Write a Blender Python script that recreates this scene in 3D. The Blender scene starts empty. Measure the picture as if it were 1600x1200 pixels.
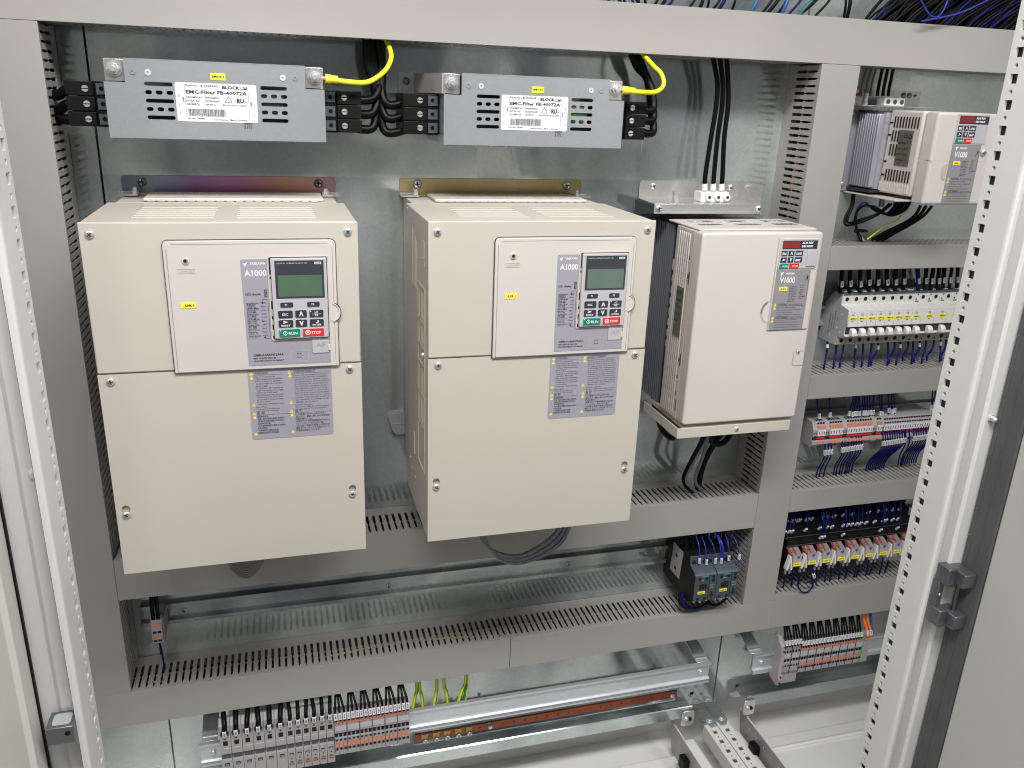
import bpy, bmesh, math, random
from mathutils import Vector, Matrix
from mathutils.geometry import tessellate_polygon
R = random.Random(7)
sc = bpy.context.scene
C = sc.collection
# ---------------------------------------------------------------- camera
F_PX = 1288.32
CP = Vector((0.19317, -1.17963, 0.64659))
CR = Vector((0.96278766, -0.26796288, 0.03515434))
CU = Vector((0.05563023, 0.32378785, 0.94449283))
CW = Vector((0.26447156, 0.90739039, -0.32664578))
cam = bpy.data.cameras.new('camera')
cam.sensor_width = 36.0
cam.lens = 36.0 * F_PX / 1600.0
cam.clip_start = 0.02
cam.clip_end = 50.0
co = bpy.data.objects.new('camera', cam)
C.objects.link(co)
m = Matrix((CR, CU, -CW)).transposed().to_4x4()
m.translation = CP
co.matrix_world = m
sc.camera = co
sc.cycles.filter_width = 1.1
sc.view_settings.view_transform = 'Standard'
sc.view_settings.look = 'None'
sc.view_settings.exposure = 0.0
sc.view_settings.gamma = 1.0
# ---------------------------------------------------------------- light of the workshop: grey surroundings and ceiling tubes
w = bpy.data.worlds.new('World')
sc.world = w
w.use_nodes = True
bg = w.node_tree.nodes['Background']
bg.inputs[0].default_value = (1.0, 1.0, 0.985, 1)
bg.inputs[1].default_value = 0.20


def area(name, loc, aim, sx, sy, power, col=(1, 0.99, 0.97)):
    l = bpy.data.lights.new(name, 'AREA')
    l.shape = 'RECTANGLE'
    l.size = sx
    l.size_y = sy
    l.energy = power
    l.color = col
    o = bpy.data.objects.new(name, l)
    C.objects.link(o)
    o.location = loc
    o.rotation_euler = (Vector(aim) - Vector(loc)).to_track_quat('-Z', 'Y').to_euler()
    return o


area('ceiling_tube_light', (0.40, -1.30, 1.85), (0.45, 0, 0.45), 1.5, 0.30, 56)
area('ceiling_tube_light', (2.1, -1.9, 2.2), (0.6, 0, 0.2), 1.2, 0.35, 20)
area('ceiling_tube_light', (-1.7, -2.4, 2.1), (0.3, 0, 0.2), 1.2, 0.5, 25)


def at(u, v, y):
    """point of the photograph (1600 x 1200) on the vertical plane at depth y"""
    d = CR * ((u - 800) / F_PX) - CU * ((v - 600) / F_PX) + CW
    return CP + d * ((y - CP.y) / d.y)


def atx(u, v, x):
    d = CR * ((u - 800) / F_PX) - CU * ((v - 600) / F_PX) + CW
    return CP + d * ((x - CP.x) / d.x)


def atz(u, v, z):
    d = CR * ((u - 800) / F_PX) - CU * ((v - 600) / F_PX) + CW
    return CP + d * ((z - CP.z) / d.z)


# ---------------------------------------------------------------- materials
MATS = {}


def mat(name, col, rough=0.5, metal=0.0, var=0.05, scale=9.0, bump=0.0, bscale=300.0, rvar=0.08, spec=0.5):
    mt = bpy.data.materials.new(name)
    mt.use_nodes = True
    nt = mt.node_tree
    N = nt.nodes
    L = nt.links
    b = N['Principled BSDF']
    b.inputs['Metallic'].default_value = metal
    b.inputs['Specular IOR Level'].default_value = spec
    tc = N.new('ShaderNodeTexCoord')
    n1 = N.new('ShaderNodeTexNoise')
    n1.inputs['Scale'].default_value = scale
    n1.inputs['Detail'].default_value = 6
    L.new(tc.outputs['Object'], n1.inputs['Vector'])
    cr = N.new('ShaderNodeValToRGB')
    cr.color_ramp.elements[0].position = 0.3
    cr.color_ramp.elements[1].position = 0.7
    cr.color_ramp.elements[0].color = tuple(c * (1 - var) for c in col) + (1,)
    cr.color_ramp.elements[1].color = tuple(min(1, c * (1 + var)) for c in col) + (1,)
    L.new(n1.outputs['Fac'], cr.inputs['Fac'])
    L.new(cr.outputs['Color'], b.inputs['Base Color'])
    mr = N.new('ShaderNodeMapRange')
    mr.inputs['To Min'].default_value = max(0.02, rough - rvar)
    mr.inputs['To Max'].default_value = min(1, rough + rvar)
    L.new(n1.outputs['Fac'], mr.inputs['Value'])
    L.new(mr.outputs['Result'], b.inputs['Roughness'])
    if bump:
        n2 = N.new('ShaderNodeTexNoise')
        n2.inputs['Scale'].default_value = bscale
        n2.inputs['Detail'].default_value = 3
        L.new(tc.outputs['Object'], n2.inputs['Vector'])
        bp = N.new('ShaderNodeBump')
        bp.inputs['Strength'].default_value = bump
        bp.inputs['Distance'].default_value = 0.0005
        L.new(n2.outputs['Fac'], bp.inputs['Height'])
        L.new(bp.outputs['Normal'], b.inputs['Normal'])
    MATS[name] = mt
    return mt


def mat_galv(name, ca, cb, rough, wave=0.4, scratch=True, metal=0.9, spangle=0.10):
    """zinc coated sheet: cloudy tone, fine spangle, scratches and a slow waviness"""
    mt = bpy.data.materials.new(name)
    mt.use_nodes = True
    N = mt.node_tree.nodes
    L = mt.node_tree.links
    b = N['Principled BSDF']
    b.inputs['Metallic'].default_value = metal
    tc = N.new('ShaderNodeTexCoord')
    mp = N.new('ShaderNodeMapping')
    mp.inputs['Scale'].default_value = (1.0, 1.0, 0.45)
    L.new(tc.outputs['Object'], mp.inputs['Vector'])
    n1 = N.new('ShaderNodeTexNoise')
    n1.inputs['Scale'].default_value = 4.2
    n1.inputs['Detail'].default_value = 5
    n1.inputs['Roughness'].default_value = 0.5
    n1.inputs['Distortion'].default_value = 0.8
    L.new(mp.outputs['Vector'], n1.inputs['Vector'])
    vo = N.new('ShaderNodeTexVoronoi')
    vo.inputs['Scale'].default_value = 260
    L.new(tc.outputs['Object'], vo.inputs['Vector'])
    cr = N.new('ShaderNodeValToRGB')
    cr.color_ramp.elements[0].position = 0.32
    cr.color_ramp.elements[1].position = 0.68
    cr.color_ramp.elements[0].color = ca + (1,)
    cr.color_ramp.elements[1].color = cb + (1,)
    L.new(n1.outputs['Fac'], cr.inputs['Fac'])
    mx = N.new('ShaderNodeMixRGB')
    mx.blend_type = 'MULTIPLY'
    mx.inputs['Fac'].default_value = spangle
    L.new(cr.outputs['Color'], mx.inputs['Color1'])
    bw = N.new('ShaderNodeSeparateColor')
    L.new(vo.outputs['Color'], bw.inputs[0])
    L.new(bw.outputs[0], mx.inputs['Color2'])
    last = mx.outputs['Color']
    if scratch:
        # old protective film: bluish darker zinc below a horizontal edge, broad clouds of residue and painted-in reflections
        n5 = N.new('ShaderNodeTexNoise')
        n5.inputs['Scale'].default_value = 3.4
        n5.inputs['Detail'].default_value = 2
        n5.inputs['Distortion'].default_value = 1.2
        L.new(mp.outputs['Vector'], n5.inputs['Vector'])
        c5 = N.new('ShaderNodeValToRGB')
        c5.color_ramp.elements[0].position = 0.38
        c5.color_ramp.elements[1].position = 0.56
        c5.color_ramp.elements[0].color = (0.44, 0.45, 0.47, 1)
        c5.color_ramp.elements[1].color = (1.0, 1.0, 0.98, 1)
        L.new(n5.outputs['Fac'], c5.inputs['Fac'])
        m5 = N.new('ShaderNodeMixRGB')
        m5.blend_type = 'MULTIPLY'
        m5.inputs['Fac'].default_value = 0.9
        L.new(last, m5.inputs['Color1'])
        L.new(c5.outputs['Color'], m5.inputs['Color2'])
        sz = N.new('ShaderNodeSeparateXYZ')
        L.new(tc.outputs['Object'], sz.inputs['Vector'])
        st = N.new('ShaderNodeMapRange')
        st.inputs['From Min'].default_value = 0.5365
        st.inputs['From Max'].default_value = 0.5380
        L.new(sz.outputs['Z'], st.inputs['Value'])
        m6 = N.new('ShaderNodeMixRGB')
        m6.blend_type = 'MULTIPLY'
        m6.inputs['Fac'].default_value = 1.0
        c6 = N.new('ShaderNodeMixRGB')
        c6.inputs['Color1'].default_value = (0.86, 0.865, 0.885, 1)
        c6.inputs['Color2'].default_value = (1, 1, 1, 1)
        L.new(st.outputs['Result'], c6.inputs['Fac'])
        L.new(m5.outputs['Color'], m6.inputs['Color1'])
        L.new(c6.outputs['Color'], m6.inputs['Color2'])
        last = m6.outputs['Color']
        mp2 = N.new('ShaderNodeMapping')
        mp2.inputs['Scale'].default_value = (90, 90, 4)
        mp2.inputs['Rotation'].default_value = (0, 0.5, 0)
        L.new(tc.outputs['Object'], mp2.inputs['Vector'])
        n3 = N.new('ShaderNodeTexNoise')
        n3.inputs['Scale'].default_value = 1.6
        n3.inputs['Detail'].default_value = 4
        L.new(mp2.outputs['Vector'], n3.inputs['Vector'])
        c3 = N.new('ShaderNodeValToRGB')
        c3.color_ramp.elements[0].position = 0.66
        c3.color_ramp.elements[1].position = 0.74
        L.new(n3.outputs['Fac'], c3.inputs['Fac'])
        n4 = N.new('ShaderNodeTexNoise')
        n4.inputs['Scale'].default_value = 10
        L.new(tc.outputs['Object'], n4.inputs['Vector'])
        c4 = N.new('ShaderNodeValToRGB')
        c4.color_ramp.elements[0].position = 0.52
        c4.color_ramp.elements[1].position = 0.66
        L.new(n4.outputs['Fac'], c4.inputs['Fac'])
        mu = N.new('ShaderNodeMath')
        mu.operation = 'MULTIPLY'
        L.new(c3.outputs['Color'], mu.inputs[0])
        L.new(c4.outputs['Color'], mu.inputs[1])
        m3_ = N.new('ShaderNodeMixRGB')
        m3_.inputs['Color2'].default_value = (0.86, 0.88, 0.88, 1)
        mf = N.new('ShaderNodeMath')
        mf.operation = 'MULTIPLY'
        mf.inputs[1].default_value = 0.55
        L.new(mu.outputs[0], mf.inputs[0])
        L.new(mf.outputs[0], m3_.inputs['Fac'])
        L.new(last, m3_.inputs['Color1'])
        last = m3_.outputs['Color']
    L.new(last, b.inputs['Base Color'])
    mr = N.new('ShaderNodeMapRange')
    mr.inputs['From Min'].default_value = 0.56
    mr.inputs['From Max'].default_value = 0.70
    mr.inputs['To Min'].default_value = rough - 0.05
    mr.inputs['To Max'].default_value = rough + (0.30 if scratch else 0.06)
    n7 = N.new('ShaderNodeTexNoise')
    n7.inputs['Scale'].default_value = 3.1
    n7.inputs['Detail'].default_value = 7
    n7.inputs['Distortion'].default_value = 1.0
    L.new(mp.outputs['Vector'], n7.inputs['Vector'])
    L.new(n7.outputs['Fac'], mr.inputs['Value'])
    L.new(mr.outputs['Result'], b.inputs['Roughness'])
    n2 = N.new('ShaderNodeTexNoise')
    n2.inputs['Scale'].default_value = 5
    n2.inputs['Detail'].default_value = 2
    L.new(tc.outputs['Object'], n2.inputs['Vector'])
    bp = N.new('ShaderNodeBump')
    bp.inputs['Strength'].default_value = wave
    bp.inputs['Distance'].default_value = 0.006
    L.new(n2.outputs['Fac'], bp.inputs['Height'])
    L.new(bp.outputs['Normal'], b.inputs['Normal'])
    MATS[name] = mt
    return mt


def mat_plated(name, stops, rough=0.3, a=0.0, b_=0.28):
    """passivated zinc whose interference colour drifts along the strip"""
    mt = bpy.data.materials.new(name)
    mt.use_nodes = True
    N = mt.node_tree.nodes
    L = mt.node_tree.links
    b = N['Principled BSDF']
    b.inputs['Metallic'].default_value = 0.85
    b.inputs['Roughness'].default_value = rough
    tc = N.new('ShaderNodeTexCoord')
    sx = N.new('ShaderNodeSeparateXYZ')
    L.new(tc.outputs['Object'], sx.inputs['Vector'])
    no = N.new('ShaderNodeTexNoise')
    no.inputs['Scale'].default_value = 14
    no.inputs['Detail'].default_value = 4
    L.new(tc.outputs['Object'], no.inputs['Vector'])
    mr = N.new('ShaderNodeMapRange')
    mr.inputs['From Min'].default_value = a
    mr.inputs['From Max'].default_value = b_
    L.new(sx.outputs['X'], mr.inputs['Value'])
    ma = N.new('ShaderNodeMath')
    ma.operation = 'MULTIPLY_ADD'
    ma.inputs[1].default_value = 0.45
    L.new(no.outputs['Fac'], ma.inputs[0])
    sb = N.new('ShaderNodeMath')
    sb.operation = 'SUBTRACT'
    sb.inputs[1].default_value = 0.22
    L.new(mr.outputs['Result'], sb.inputs[0])
    L.new(sb.outputs[0], ma.inputs[2])
    cr = N.new('ShaderNodeValToRGB')
    e = cr.color_ramp.elements
    e[0].position, e[0].color = stops[0][0], stops[0][1] + (1,)
    e[1].position, e[1].color = stops[-1][0], stops[-1][1] + (1,)
    for p, c in stops[1:-1]:
        q = e.new(p)
        q.color = c + (1,)
    L.new(ma.outputs[0], cr.inputs['Fac'])
    L.new(cr.outputs['Color'], b.inputs['Base Color'])
    MATS[name] = mt
    return mt


mat('duct', (0.322, 0.309, 0.293), 0.48, var=0.03, scale=3, bump=0.08, bscale=700)
mat('paint', (0.66, 0.655, 0.64), 0.42, var=0.03, scale=4, bump=0.25, bscale=900)
mat('paint_cream', (0.62, 0.61, 0.56), 0.45, var=0.03, scale=3, bump=0.2, bscale=900)
mat('floor_paint', (0.74, 0.74, 0.72), 0.45, var=0.04, scale=3, bump=0.2, bscale=900)
mat('beige', (0.535, 0.494, 0.438), 0.42, var=0.025, scale=3, bump=0.12, bscale=1200)
mat('beige_warm', (0.60, 0.553, 0.525), 0.38, var=0.02, scale=3, bump=0.08, bscale=1200)
mat('beige_dark', (0.50, 0.43, 0.36), 0.45, var=0.03, scale=5)
mat('sticker', (0.33, 0.32, 0.375), 0.4, var=0.02)
mat('sticker_grey', (0.27, 0.265, 0.28), 0.4, var=0.02)
mat('keypad', (0.47, 0.46, 0.49), 0.42, var=0.02)
mat('ink_black', (0.02, 0.02, 0.025), 0.5, var=0)
mat('ink_grey', (0.10, 0.10, 0.13), 0.5, var=0)
mat('ink_white', (0.85, 0.85, 0.87), 0.5, var=0)
mat('key_dark', (0.035, 0.037, 0.05), 0.35, var=0.05)
mat('lcd_frame', (0.045, 0.047, 0.06), 0.2, var=0.03)
mat('lcd', (0.085, 0.15, 0.095), 0.22, var=0.08, scale=30)
mat('lcd_grey', (0.12, 0.17, 0.14), 0.22, var=0.08, scale=30)
mat('green_key', (0.0, 0.22, 0.14), 0.4, var=0.02)
mat('red_key', (0.68, 0.025, 0.02), 0.4, var=0.02)
mat('led_red', (0.23, 0.03, 0.03), 0.2, var=0.05)
mat('yellow', (0.88, 0.78, 0.06), 0.45, var=0.03)
mat('yellow_wire', (0.78, 0.78, 0.02), 0.4, var=0.05)
mat('green_wire', (0.03, 0.25, 0.06), 0.4, var=0.05)
mat('white_label', (0.67, 0.67, 0.70), 0.4, var=0.02)
mat('white_plastic', (0.74, 0.74, 0.72), 0.4, var=0.03)
mat('breaker', (0.62, 0.61, 0.60), 0.4, var=0.03)
mat('breaker_warm', (0.42, 0.39, 0.33), 0.45, var=0.03)
mat('breaker_side', (0.45, 0.45, 0.47), 0.45, var=0.05)
mat('grey_plastic', (0.36, 0.34, 0.35), 0.42, var=0.03)
mat('grey_mid', (0.22, 0.21, 0.21), 0.45, var=0.05)
mat('dark_grey', (0.07, 0.08, 0.09), 0.42, var=0.05)
mat('contactor', (0.050, 0.066, 0.085), 0.4, var=0.06, scale=20)
mat('contactor_side', (0.010, 0.009, 0.008), 0.5, var=0.1, spec=0.25)
mat('black', (0.006, 0.0058, 0.006), 0.5, var=0.1, spec=0.18)
mat('black_wire', (0.0035, 0.0035, 0.0038), 0.38, var=0.1, spec=0.16)
mat('hole_black', (0.004, 0.004, 0.005), 0.8, var=0)
mat('navy_wire', (0.003, 0.006, 0.10), 0.42, var=0.2, spec=0.18)
mat('blue_wire', (0.02, 0.03, 0.35), 0.36, var=0.1)
mat('sky_wire', (0.015, 0.10, 0.33), 0.4, var=0.1)
mat('teal_wire', (0.02, 0.13, 0.16), 0.4, var=0.1)
mat('red_wire', (0.33, 0.02, 0.02), 0.4, var=0.1)
mat('grey_cable', (0.19, 0.19, 0.22), 0.42, var=0.06)
mat('white_wire', (0.6, 0.6, 0.62), 0.42, var=0.05)
mat('orange', (0.66, 0.24, 0.15), 0.42, var=0.05)
mat('orange_wire', (0.80, 0.16, 0.02), 0.42, var=0.05)
mat('red_bridge', (0.50, 0.02, 0.025), 0.4, var=0.08)
mat('relay_body', (0.40, 0.37, 0.33), 0.35, var=0.08, scale=60)
mat('relay_red', (0.33, 0.05, 0.03), 0.35, var=0.15, scale=60)
mat('relay_blue', (0.05, 0.08, 0.55), 0.35, var=0.05)
mat('green_block', (0.12, 0.42, 0.12), 0.42, var=0.05)
mat('teal_print', (0.06, 0.38, 0.40), 0.4, var=0.02)
mat('copper', (0.30, 0.085, 0.045), 0.38, metal=0.7, var=0.18, scale=40)
mat('brass', (0.45, 0.30, 0.12), 0.38, metal=0.7, var=0.15, scale=60)
mat('screw', (0.72, 0.72, 0.73), 0.26, metal=0.72, var=0.08, scale=80)
mat('rivet', (0.62, 0.62, 0.64), 0.4, metal=0.2, var=0.04)
mat('screw_dark', (0.22, 0.21, 0.19), 0.3, metal=1.0, var=0.1, scale=80)
mat('heatsink', (0.05, 0.052, 0.062), 0.45, metal=0.3, var=0.06)
mat('fin', (0.22, 0.225, 0.26), 0.40, metal=0.4, var=0.06)
mat('heatsink_light', (0.50, 0.50, 0.56), 0.38, metal=0.5, var=0.08)
mat('hinge_metal', (0.20, 0.20, 0.22), 0.4, metal=0.8, var=0.1, scale=30)
mat('gasket', (0.08, 0.084, 0.086), 0.6, var=0.12, scale=18, bump=0.3, bscale=400)
mat('door_grey', (0.47, 0.465, 0.445), 0.5, var=0.03, scale=3, bump=0.15, bscale=900)
mat('rating_plate', (0.17, 0.165, 0.13), 0.35, metal=0.4, var=0.3, scale=160)
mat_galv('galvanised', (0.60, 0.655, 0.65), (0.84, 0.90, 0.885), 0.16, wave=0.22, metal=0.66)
mat_galv('galvanised_bright', (0.58, 0.61, 0.64), (0.64, 0.67, 0.70), 0.36, wave=0.04, scratch=False, metal=0.6, spangle=0.05)
mat_galv('filter_metal', (0.47, 0.49, 0.525), (0.51, 0.53, 0.565), 0.38, wave=0.02, scratch=False, metal=0.65, spangle=0.05)
mat_galv('nickel', (0.60, 0.59, 0.58), (0.70, 0.69, 0.68), 0.28, wave=0.06, scratch=False, metal=0.75, spangle=0.05)
mat_plated('violet_plating', [(0.0, (0.16, 0.22, 0.27)), (0.22, (0.22, 0.25, 0.34)), (0.36, (0.27, 0.16, 0.36)), (0.55, (0.36, 0.16, 0.27)),
                              (0.75, (0.45, 0.24, 0.18)), (1.0, (0.40, 0.21, 0.28))])
mat_plated('brass_plating', [(0.0, (0.55, 0.46, 0.26)), (0.35, (0.42, 0.34, 0.15)), (0.6, (0.50, 0.38, 0.22)), (0.8, (0.36, 0.30, 0.12)),
                             (1.0, (0.30, 0.24, 0.12))])

# ---------------------------------------------------------------- object helpers
ORG = {}


def thing(name, label, cat, loc=(0, 0, 0), group=None):
    o = bpy.data.objects.new(name, None)
    C.objects.link(o)
    o.location = loc
    o.empty_display_size = 0.02
    o['label'] = label
    o['category'] = cat
    if group:
        o['group'] = group
    ORG[o.name] = Vector(loc)
    return o


def tag(o, label, cat, group=None):
    o['label'] = label
    o['category'] = cat
    if group:
        o['group'] = group
    return o


def q3(ax, a, b, d):
    return (a, d, b) if ax == 'y' else ((d, a, b) if ax == 'x' else (a, b, d))


def circle(cx, cy, r, n=12, ph=0.0):
    return [(cx + r * math.cos(ph + 2 * math.pi * i / n), cy + r * math.sin(ph + 2 * math.pi * i / n)) for i in range(n)]


def rrect(x0, x1, z0, z1, r, n=3, corners=(1, 1, 1, 1)):
    """rounded rectangle, corners: bottom left, bottom right, top right, top left"""
    pts = []
    cs = [(x0, z0, 1, 1, math.pi), (x1, z0, -1, 1, 1.5 * math.pi), (x1, z1, -1, -1, 0), (x0, z1, 1, -1, 0.5 * math.pi)]
    for k, (x, z, sx, sz, a0) in enumerate(cs):
        if not corners[k]:
            pts.append((x, z))
            continue
        cx, cz = x + sx * r, z + sz * r
        for i in range(n + 1):
            a = a0 + (math.pi / 2) * i / n
            pts.append((cx + r * math.cos(a), cz + r * math.sin(a)))
    return pts


class MB:
    def __init__(s):
        s.ang = 28
        s.v = []
        s.f = []

    def add(s, vs, fs):
        k = len(s.v)
        s.v += [tuple(v) for v in vs]
        s.f += [tuple(i + k for i in f) for f in fs]
        return s

    def box(s, x0, x1, y0, y1, z0, z1):
        vs = [(x, y, z) for x in (x0, x1) for y in (y0, y1) for z in (z0, z1)]
        return s.add(vs, [(0, 1, 3, 2), (4, 6, 7, 5), (0, 4, 5, 1), (2, 3, 7, 6), (0, 2, 6, 4), (1, 5, 7, 3)])

    def prism(s, poly, ax, d0, d1):
        n = len(poly)
        vs = [q3(ax, a, b, d0) for a, b in poly] + [q3(ax, a, b, d1) for a, b in poly]
        fs = [tuple(range(n)), tuple(range(2 * n - 1, n - 1, -1))]
        fs += [(i, (i + 1) % n, n + (i + 1) % n, n + i) for i in range(n)]
        return s.add(vs, fs)

    def holed(s, outer, holes, ax, d0, d1):
        loops = [outer] + holes
        flat = [p for l in loops for p in l]
        tri = tessellate_polygon([[Vector((a, b, 0)) for a, b in l] for l in loops])
        n = len(flat)
        vs = [q3(ax, a, b, d0) for a, b in flat] + [q3(ax, a, b, d1) for a, b in flat]
        fs = [tuple(t) for t in tri] + [tuple(i + n for i in reversed(t)) for t in tri]
        k = 0
        for l in loops:
            m_ = len(l)
            fs += [(k + i, k + (i + 1) % m_, n + k + (i + 1) % m_, n + k + i) for i in range(m_)]
            k += m_
        return s.add(vs, fs)

    def cyl(s, c, ax, r, d0, d1, n=12, r2=None):
        s.ang = max(s.ang, 360 / n + 3 if n > 6 else 28)
        a, b = c
        p0 = circle(a, b, r, n)
        p1 = circle(a, b, r if r2 is None else r2, n)
        vs = [q3(ax, u, v, d0) for u, v in p0] + [q3(ax, u, v, d1) for u, v in p1]
        fs = [tuple(range(n)), tuple(range(2 * n - 1, n - 1, -1))]
        fs += [(i, (i + 1) % n, n + (i + 1) % n, n + i) for i in range(n)]
        return s.add(vs, fs)

    def dome(s, c, ax, r, d, h, n=12):
        """pan screw head standing h off the plane d (negative h: towards the camera)"""
        s.ang = max(s.ang, 52)
        a, b = c
        rings = [(1.0, 0), (0.97, 0.45), (0.75, 0.85), (0.35, 1.0)]
        vs, fs = [], []
        for rr, hh in rings:
            vs += [q3(ax, u, v, d + h * hh) for u, v in circle(a, b, r * rr, n)]
        for k in range(len(rings) - 1):
            for i in range(n):
                j = (i + 1) % n
                fs.append((k * n + i, k * n + j, (k + 1) * n + j, (k + 1) * n + i))
        fs.append(tuple(range((len(rings) - 1) * n, len(rings) * n)))
        fs.append(tuple(range(n - 1, -1, -1)))
        return s.add(vs, fs)

    def cross(s, c, r, d, ang=0.0):
        """recess cross of a screw, standing a hair proud of the head"""
        for k in (0, 1):
            a = ang + k * math.pi / 2
            ca, sa = math.cos(a), math.sin(a)
            w_ = r * 0.2
            pts = [(-r, -w_), (r, -w_), (r, w_), (-r, w_)]
            pts = [(c[0] + x * ca - z * sa, c[1] + x * sa + z * ca) for x, z in pts]
            s.prism(pts, 'y', d - 0.0001 * (k + 1), d + 0.0004)
        return s

    def tube(s, pts, r, n=6, sub=0):
        s.ang = max(s.ang, 76)
        P = [Vector(p) for p in pts]
        if sub:
            P = smooth_path(P, sub)
        vs, fs = [], []
        t0 = (P[1] - P[0]).normalized()
        up = Vector((0, 0, 1)) if abs(t0.z) < 0.9 else Vector((0, 1, 0))
        nrm = (up - t0 * up.dot(t0)).normalized()
        for i, p in enumerate(P):
            t = (P[min(i + 1, len(P) - 1)] - P[max(i - 1, 0)]).normalized()
            nrm = (nrm - t * nrm.dot(t))
            nrm = nrm.normalized() if nrm.length > 1e-9 else t.orthogonal().normalized()
            bn = t.cross(nrm)
            rr = r[i] if isinstance(r, (list, tuple)) else r
            for k in range(n):
                a = 2 * math.pi * k / n
                vs.append(p + (nrm * math.cos(a) + bn * math.sin(a)) * rr)
        for i in range(len(P) - 1):
            for k in range(n):
                j = (k + 1) % n
                fs.append((i * n + k, i * n + j, (i + 1) * n + j, (i + 1) * n + k))
        fs.append(tuple(range(n)))
        fs.append(tuple(range(len(P) * n - 1, (len(P) - 1) * n - 1, -1)))
        return s.add(vs, fs)

    def mesh(s, name, off=Vector((0, 0, 0))):
        me = bpy.data.meshes.new(name)
        me.from_pydata([(v[0] - off.x, v[1] - off.y, v[2] - off.z) for v in s.v], [], s.f)
        bm = bmesh.new()
        bm.from_mesh(me)
        bmesh.ops.recalc_face_normals(bm, faces=bm.faces)
        bm.to_mesh(me)
        bm.free()
        me.shade_smooth()
        me.set_sharp_from_angle(angle=math.radians(s.ang))
        return me

    def build(s, name, material, parent=None, bevel=0.0, label=None, kind=None, seg=2, loc=None):
        off = Vector((0, 0, 0))
        if parent is not None:
            off = ORG[parent.name]
        elif loc is not None:
            off = Vector(loc)
        me = s.mesh(name, off)
        me.materials.append(MATS[material])
        o = bpy.data.objects.new(name, me)
        C.objects.link(o)
        if parent is not None:
            o.parent = parent
        elif loc is not None:
            o.location = loc
        ORG[o.name] = off
        if bevel:
            b = o.modifiers.new('bevel', 'BEVEL')
            b.width = bevel
            b.segments = seg
            b.limit_method = 'ANGLE'
            b.angle_limit = math.radians(40)
        if label:
            o['label'] = label
        if kind:
            o['kind'] = kind
        return o


def smooth_path(P, sub):
    out = []
    n = len(P)
    for i in range(n - 1):
        p0, p1, p2, p3 = P[max(i - 1, 0)], P[i], P[i + 1], P[min(i + 2, n - 1)]
        for k in range(sub):
            t = k / sub
            out.append(0.5 * ((2 * p1) + (p2 - p0) * t + (2 * p0 - 5 * p1 + 4 * p2 - p3) * t * t + (3 * p1 - p0 - 3 * p2 + p3) * t ** 3))
    out.append(P[-1])
    return out


def B(x0, x1, y0, y1, z0, z1):
    return MB().box(x0, x1, y0, y1, z0, z1)


_TXT = {}


def glyphs(s, bold=0.0):
    k = (s, bold)
    if k not in _TXT:
        c = bpy.data.curves.new('t', 'FONT')
        c.body = s
        c.resolution_u = 1 if len(s) > 14 else 2
        c.offset = bold
        o = bpy.data.objects.new('t', c)
        me = bpy.data.meshes.new_from_object(o)
        vs = [v.co.copy() for v in me.vertices]
        fs = [tuple(p.vertices) for p in me.polygons]
        bpy.data.objects.remove(o)
        bpy.data.curves.remove(c)
        bpy.data.meshes.remove(me)
        x0 = min((v.x for v in vs), default=0)
        x1 = max((v.x for v in vs), default=1)
        _TXT[k] = (vs, fs, x0, x1)
    return _TXT[k]


def put_text(mb, s, x, z, d, size, width=None, ax='y', bold=0.014, rot=0.0, flip=1):
    """flat print: lower left at (x, z), cap height 'size', on the plane d"""
    vs, fs, x0, x1 = glyphs(s, bold if bold == 0.014 else bold + 0.016)
    k = size / 0.69
    kx = k if width is None else width / max(1e-6, x1 - x0)
    ca, sa = math.cos(rot), math.sin(rot)
    out = []
    for v in vs:
        a, b = (v.x - x0) * kx * flip, v.y * k
        out.append(q3(ax, x + a * ca - b * sa, z + a * sa + b * ca, d))
    mb.add(out, fs)
    return mb


def text_part(lines, material, parent, name='lettering', ax='y'):
    mb = MB()
    for l in lines:
        put_text(mb, *l[:5], **(l[5] if len(l) > 5 else {}))
    off = ORG[parent.name]
    me = bpy.data.meshes.new(name)
    me.from_pydata([(v[0] - off.x, v[1] - off.y, v[2] - off.z) for v in mb.v], [], mb.f)
    me.materials.append(MATS[material])
    o = bpy.data.objects.new(name, me)
    C.objects.link(o)
    o.parent = parent
    ORG[o.name] = off
    return o


def kids(o):
    return list(o.children)


def copy_tree(o, parent=None, shift=None, acc=Vector((0, 0, 0))):
    c = o.copy()
    C.objects.link(c)
    c.parent = parent
    if shift is not None:
        c.location = o.location + Vector(shift)
    acc = acc + (Vector(shift) if shift is not None else Vector((0, 0, 0)))
    ORG[c.name] = ORG[o.name] + acc
    for ch in kids(o):
        copy_tree(ch, c, None, acc)
    return c


ORD = ['first', 'second', 'third', 'fourth', 'fifth', 'sixth', 'seventh', 'eighth', 'ninth', 'tenth', 'eleventh', 'twelfth', 'thirteenth',
       'fourteenth', 'fifteenth', 'sixteenth', 'seventeenth', 'eighteenth', 'nineteenth', 'twentieth', 'twenty-first', 'twenty-second',
       'twenty-third', 'twenty-fourth', 'twenty-fifth', 'twenty-sixth', 'twenty-seventh', 'twenty-eighth', 'twenty-ninth', 'thirtieth',
       'thirty-first', 'thirty-second', 'thirty-third', 'thirty-fourth', 'thirty-fifth', 'thirty-sixth', 'thirty-seventh', 'thirty-eighth',
       'thirty-ninth', 'fortieth', 'forty-first', 'forty-second', 'forty-third', 'forty-fourth', 'forty-fifth', 'forty-sixth']


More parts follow.
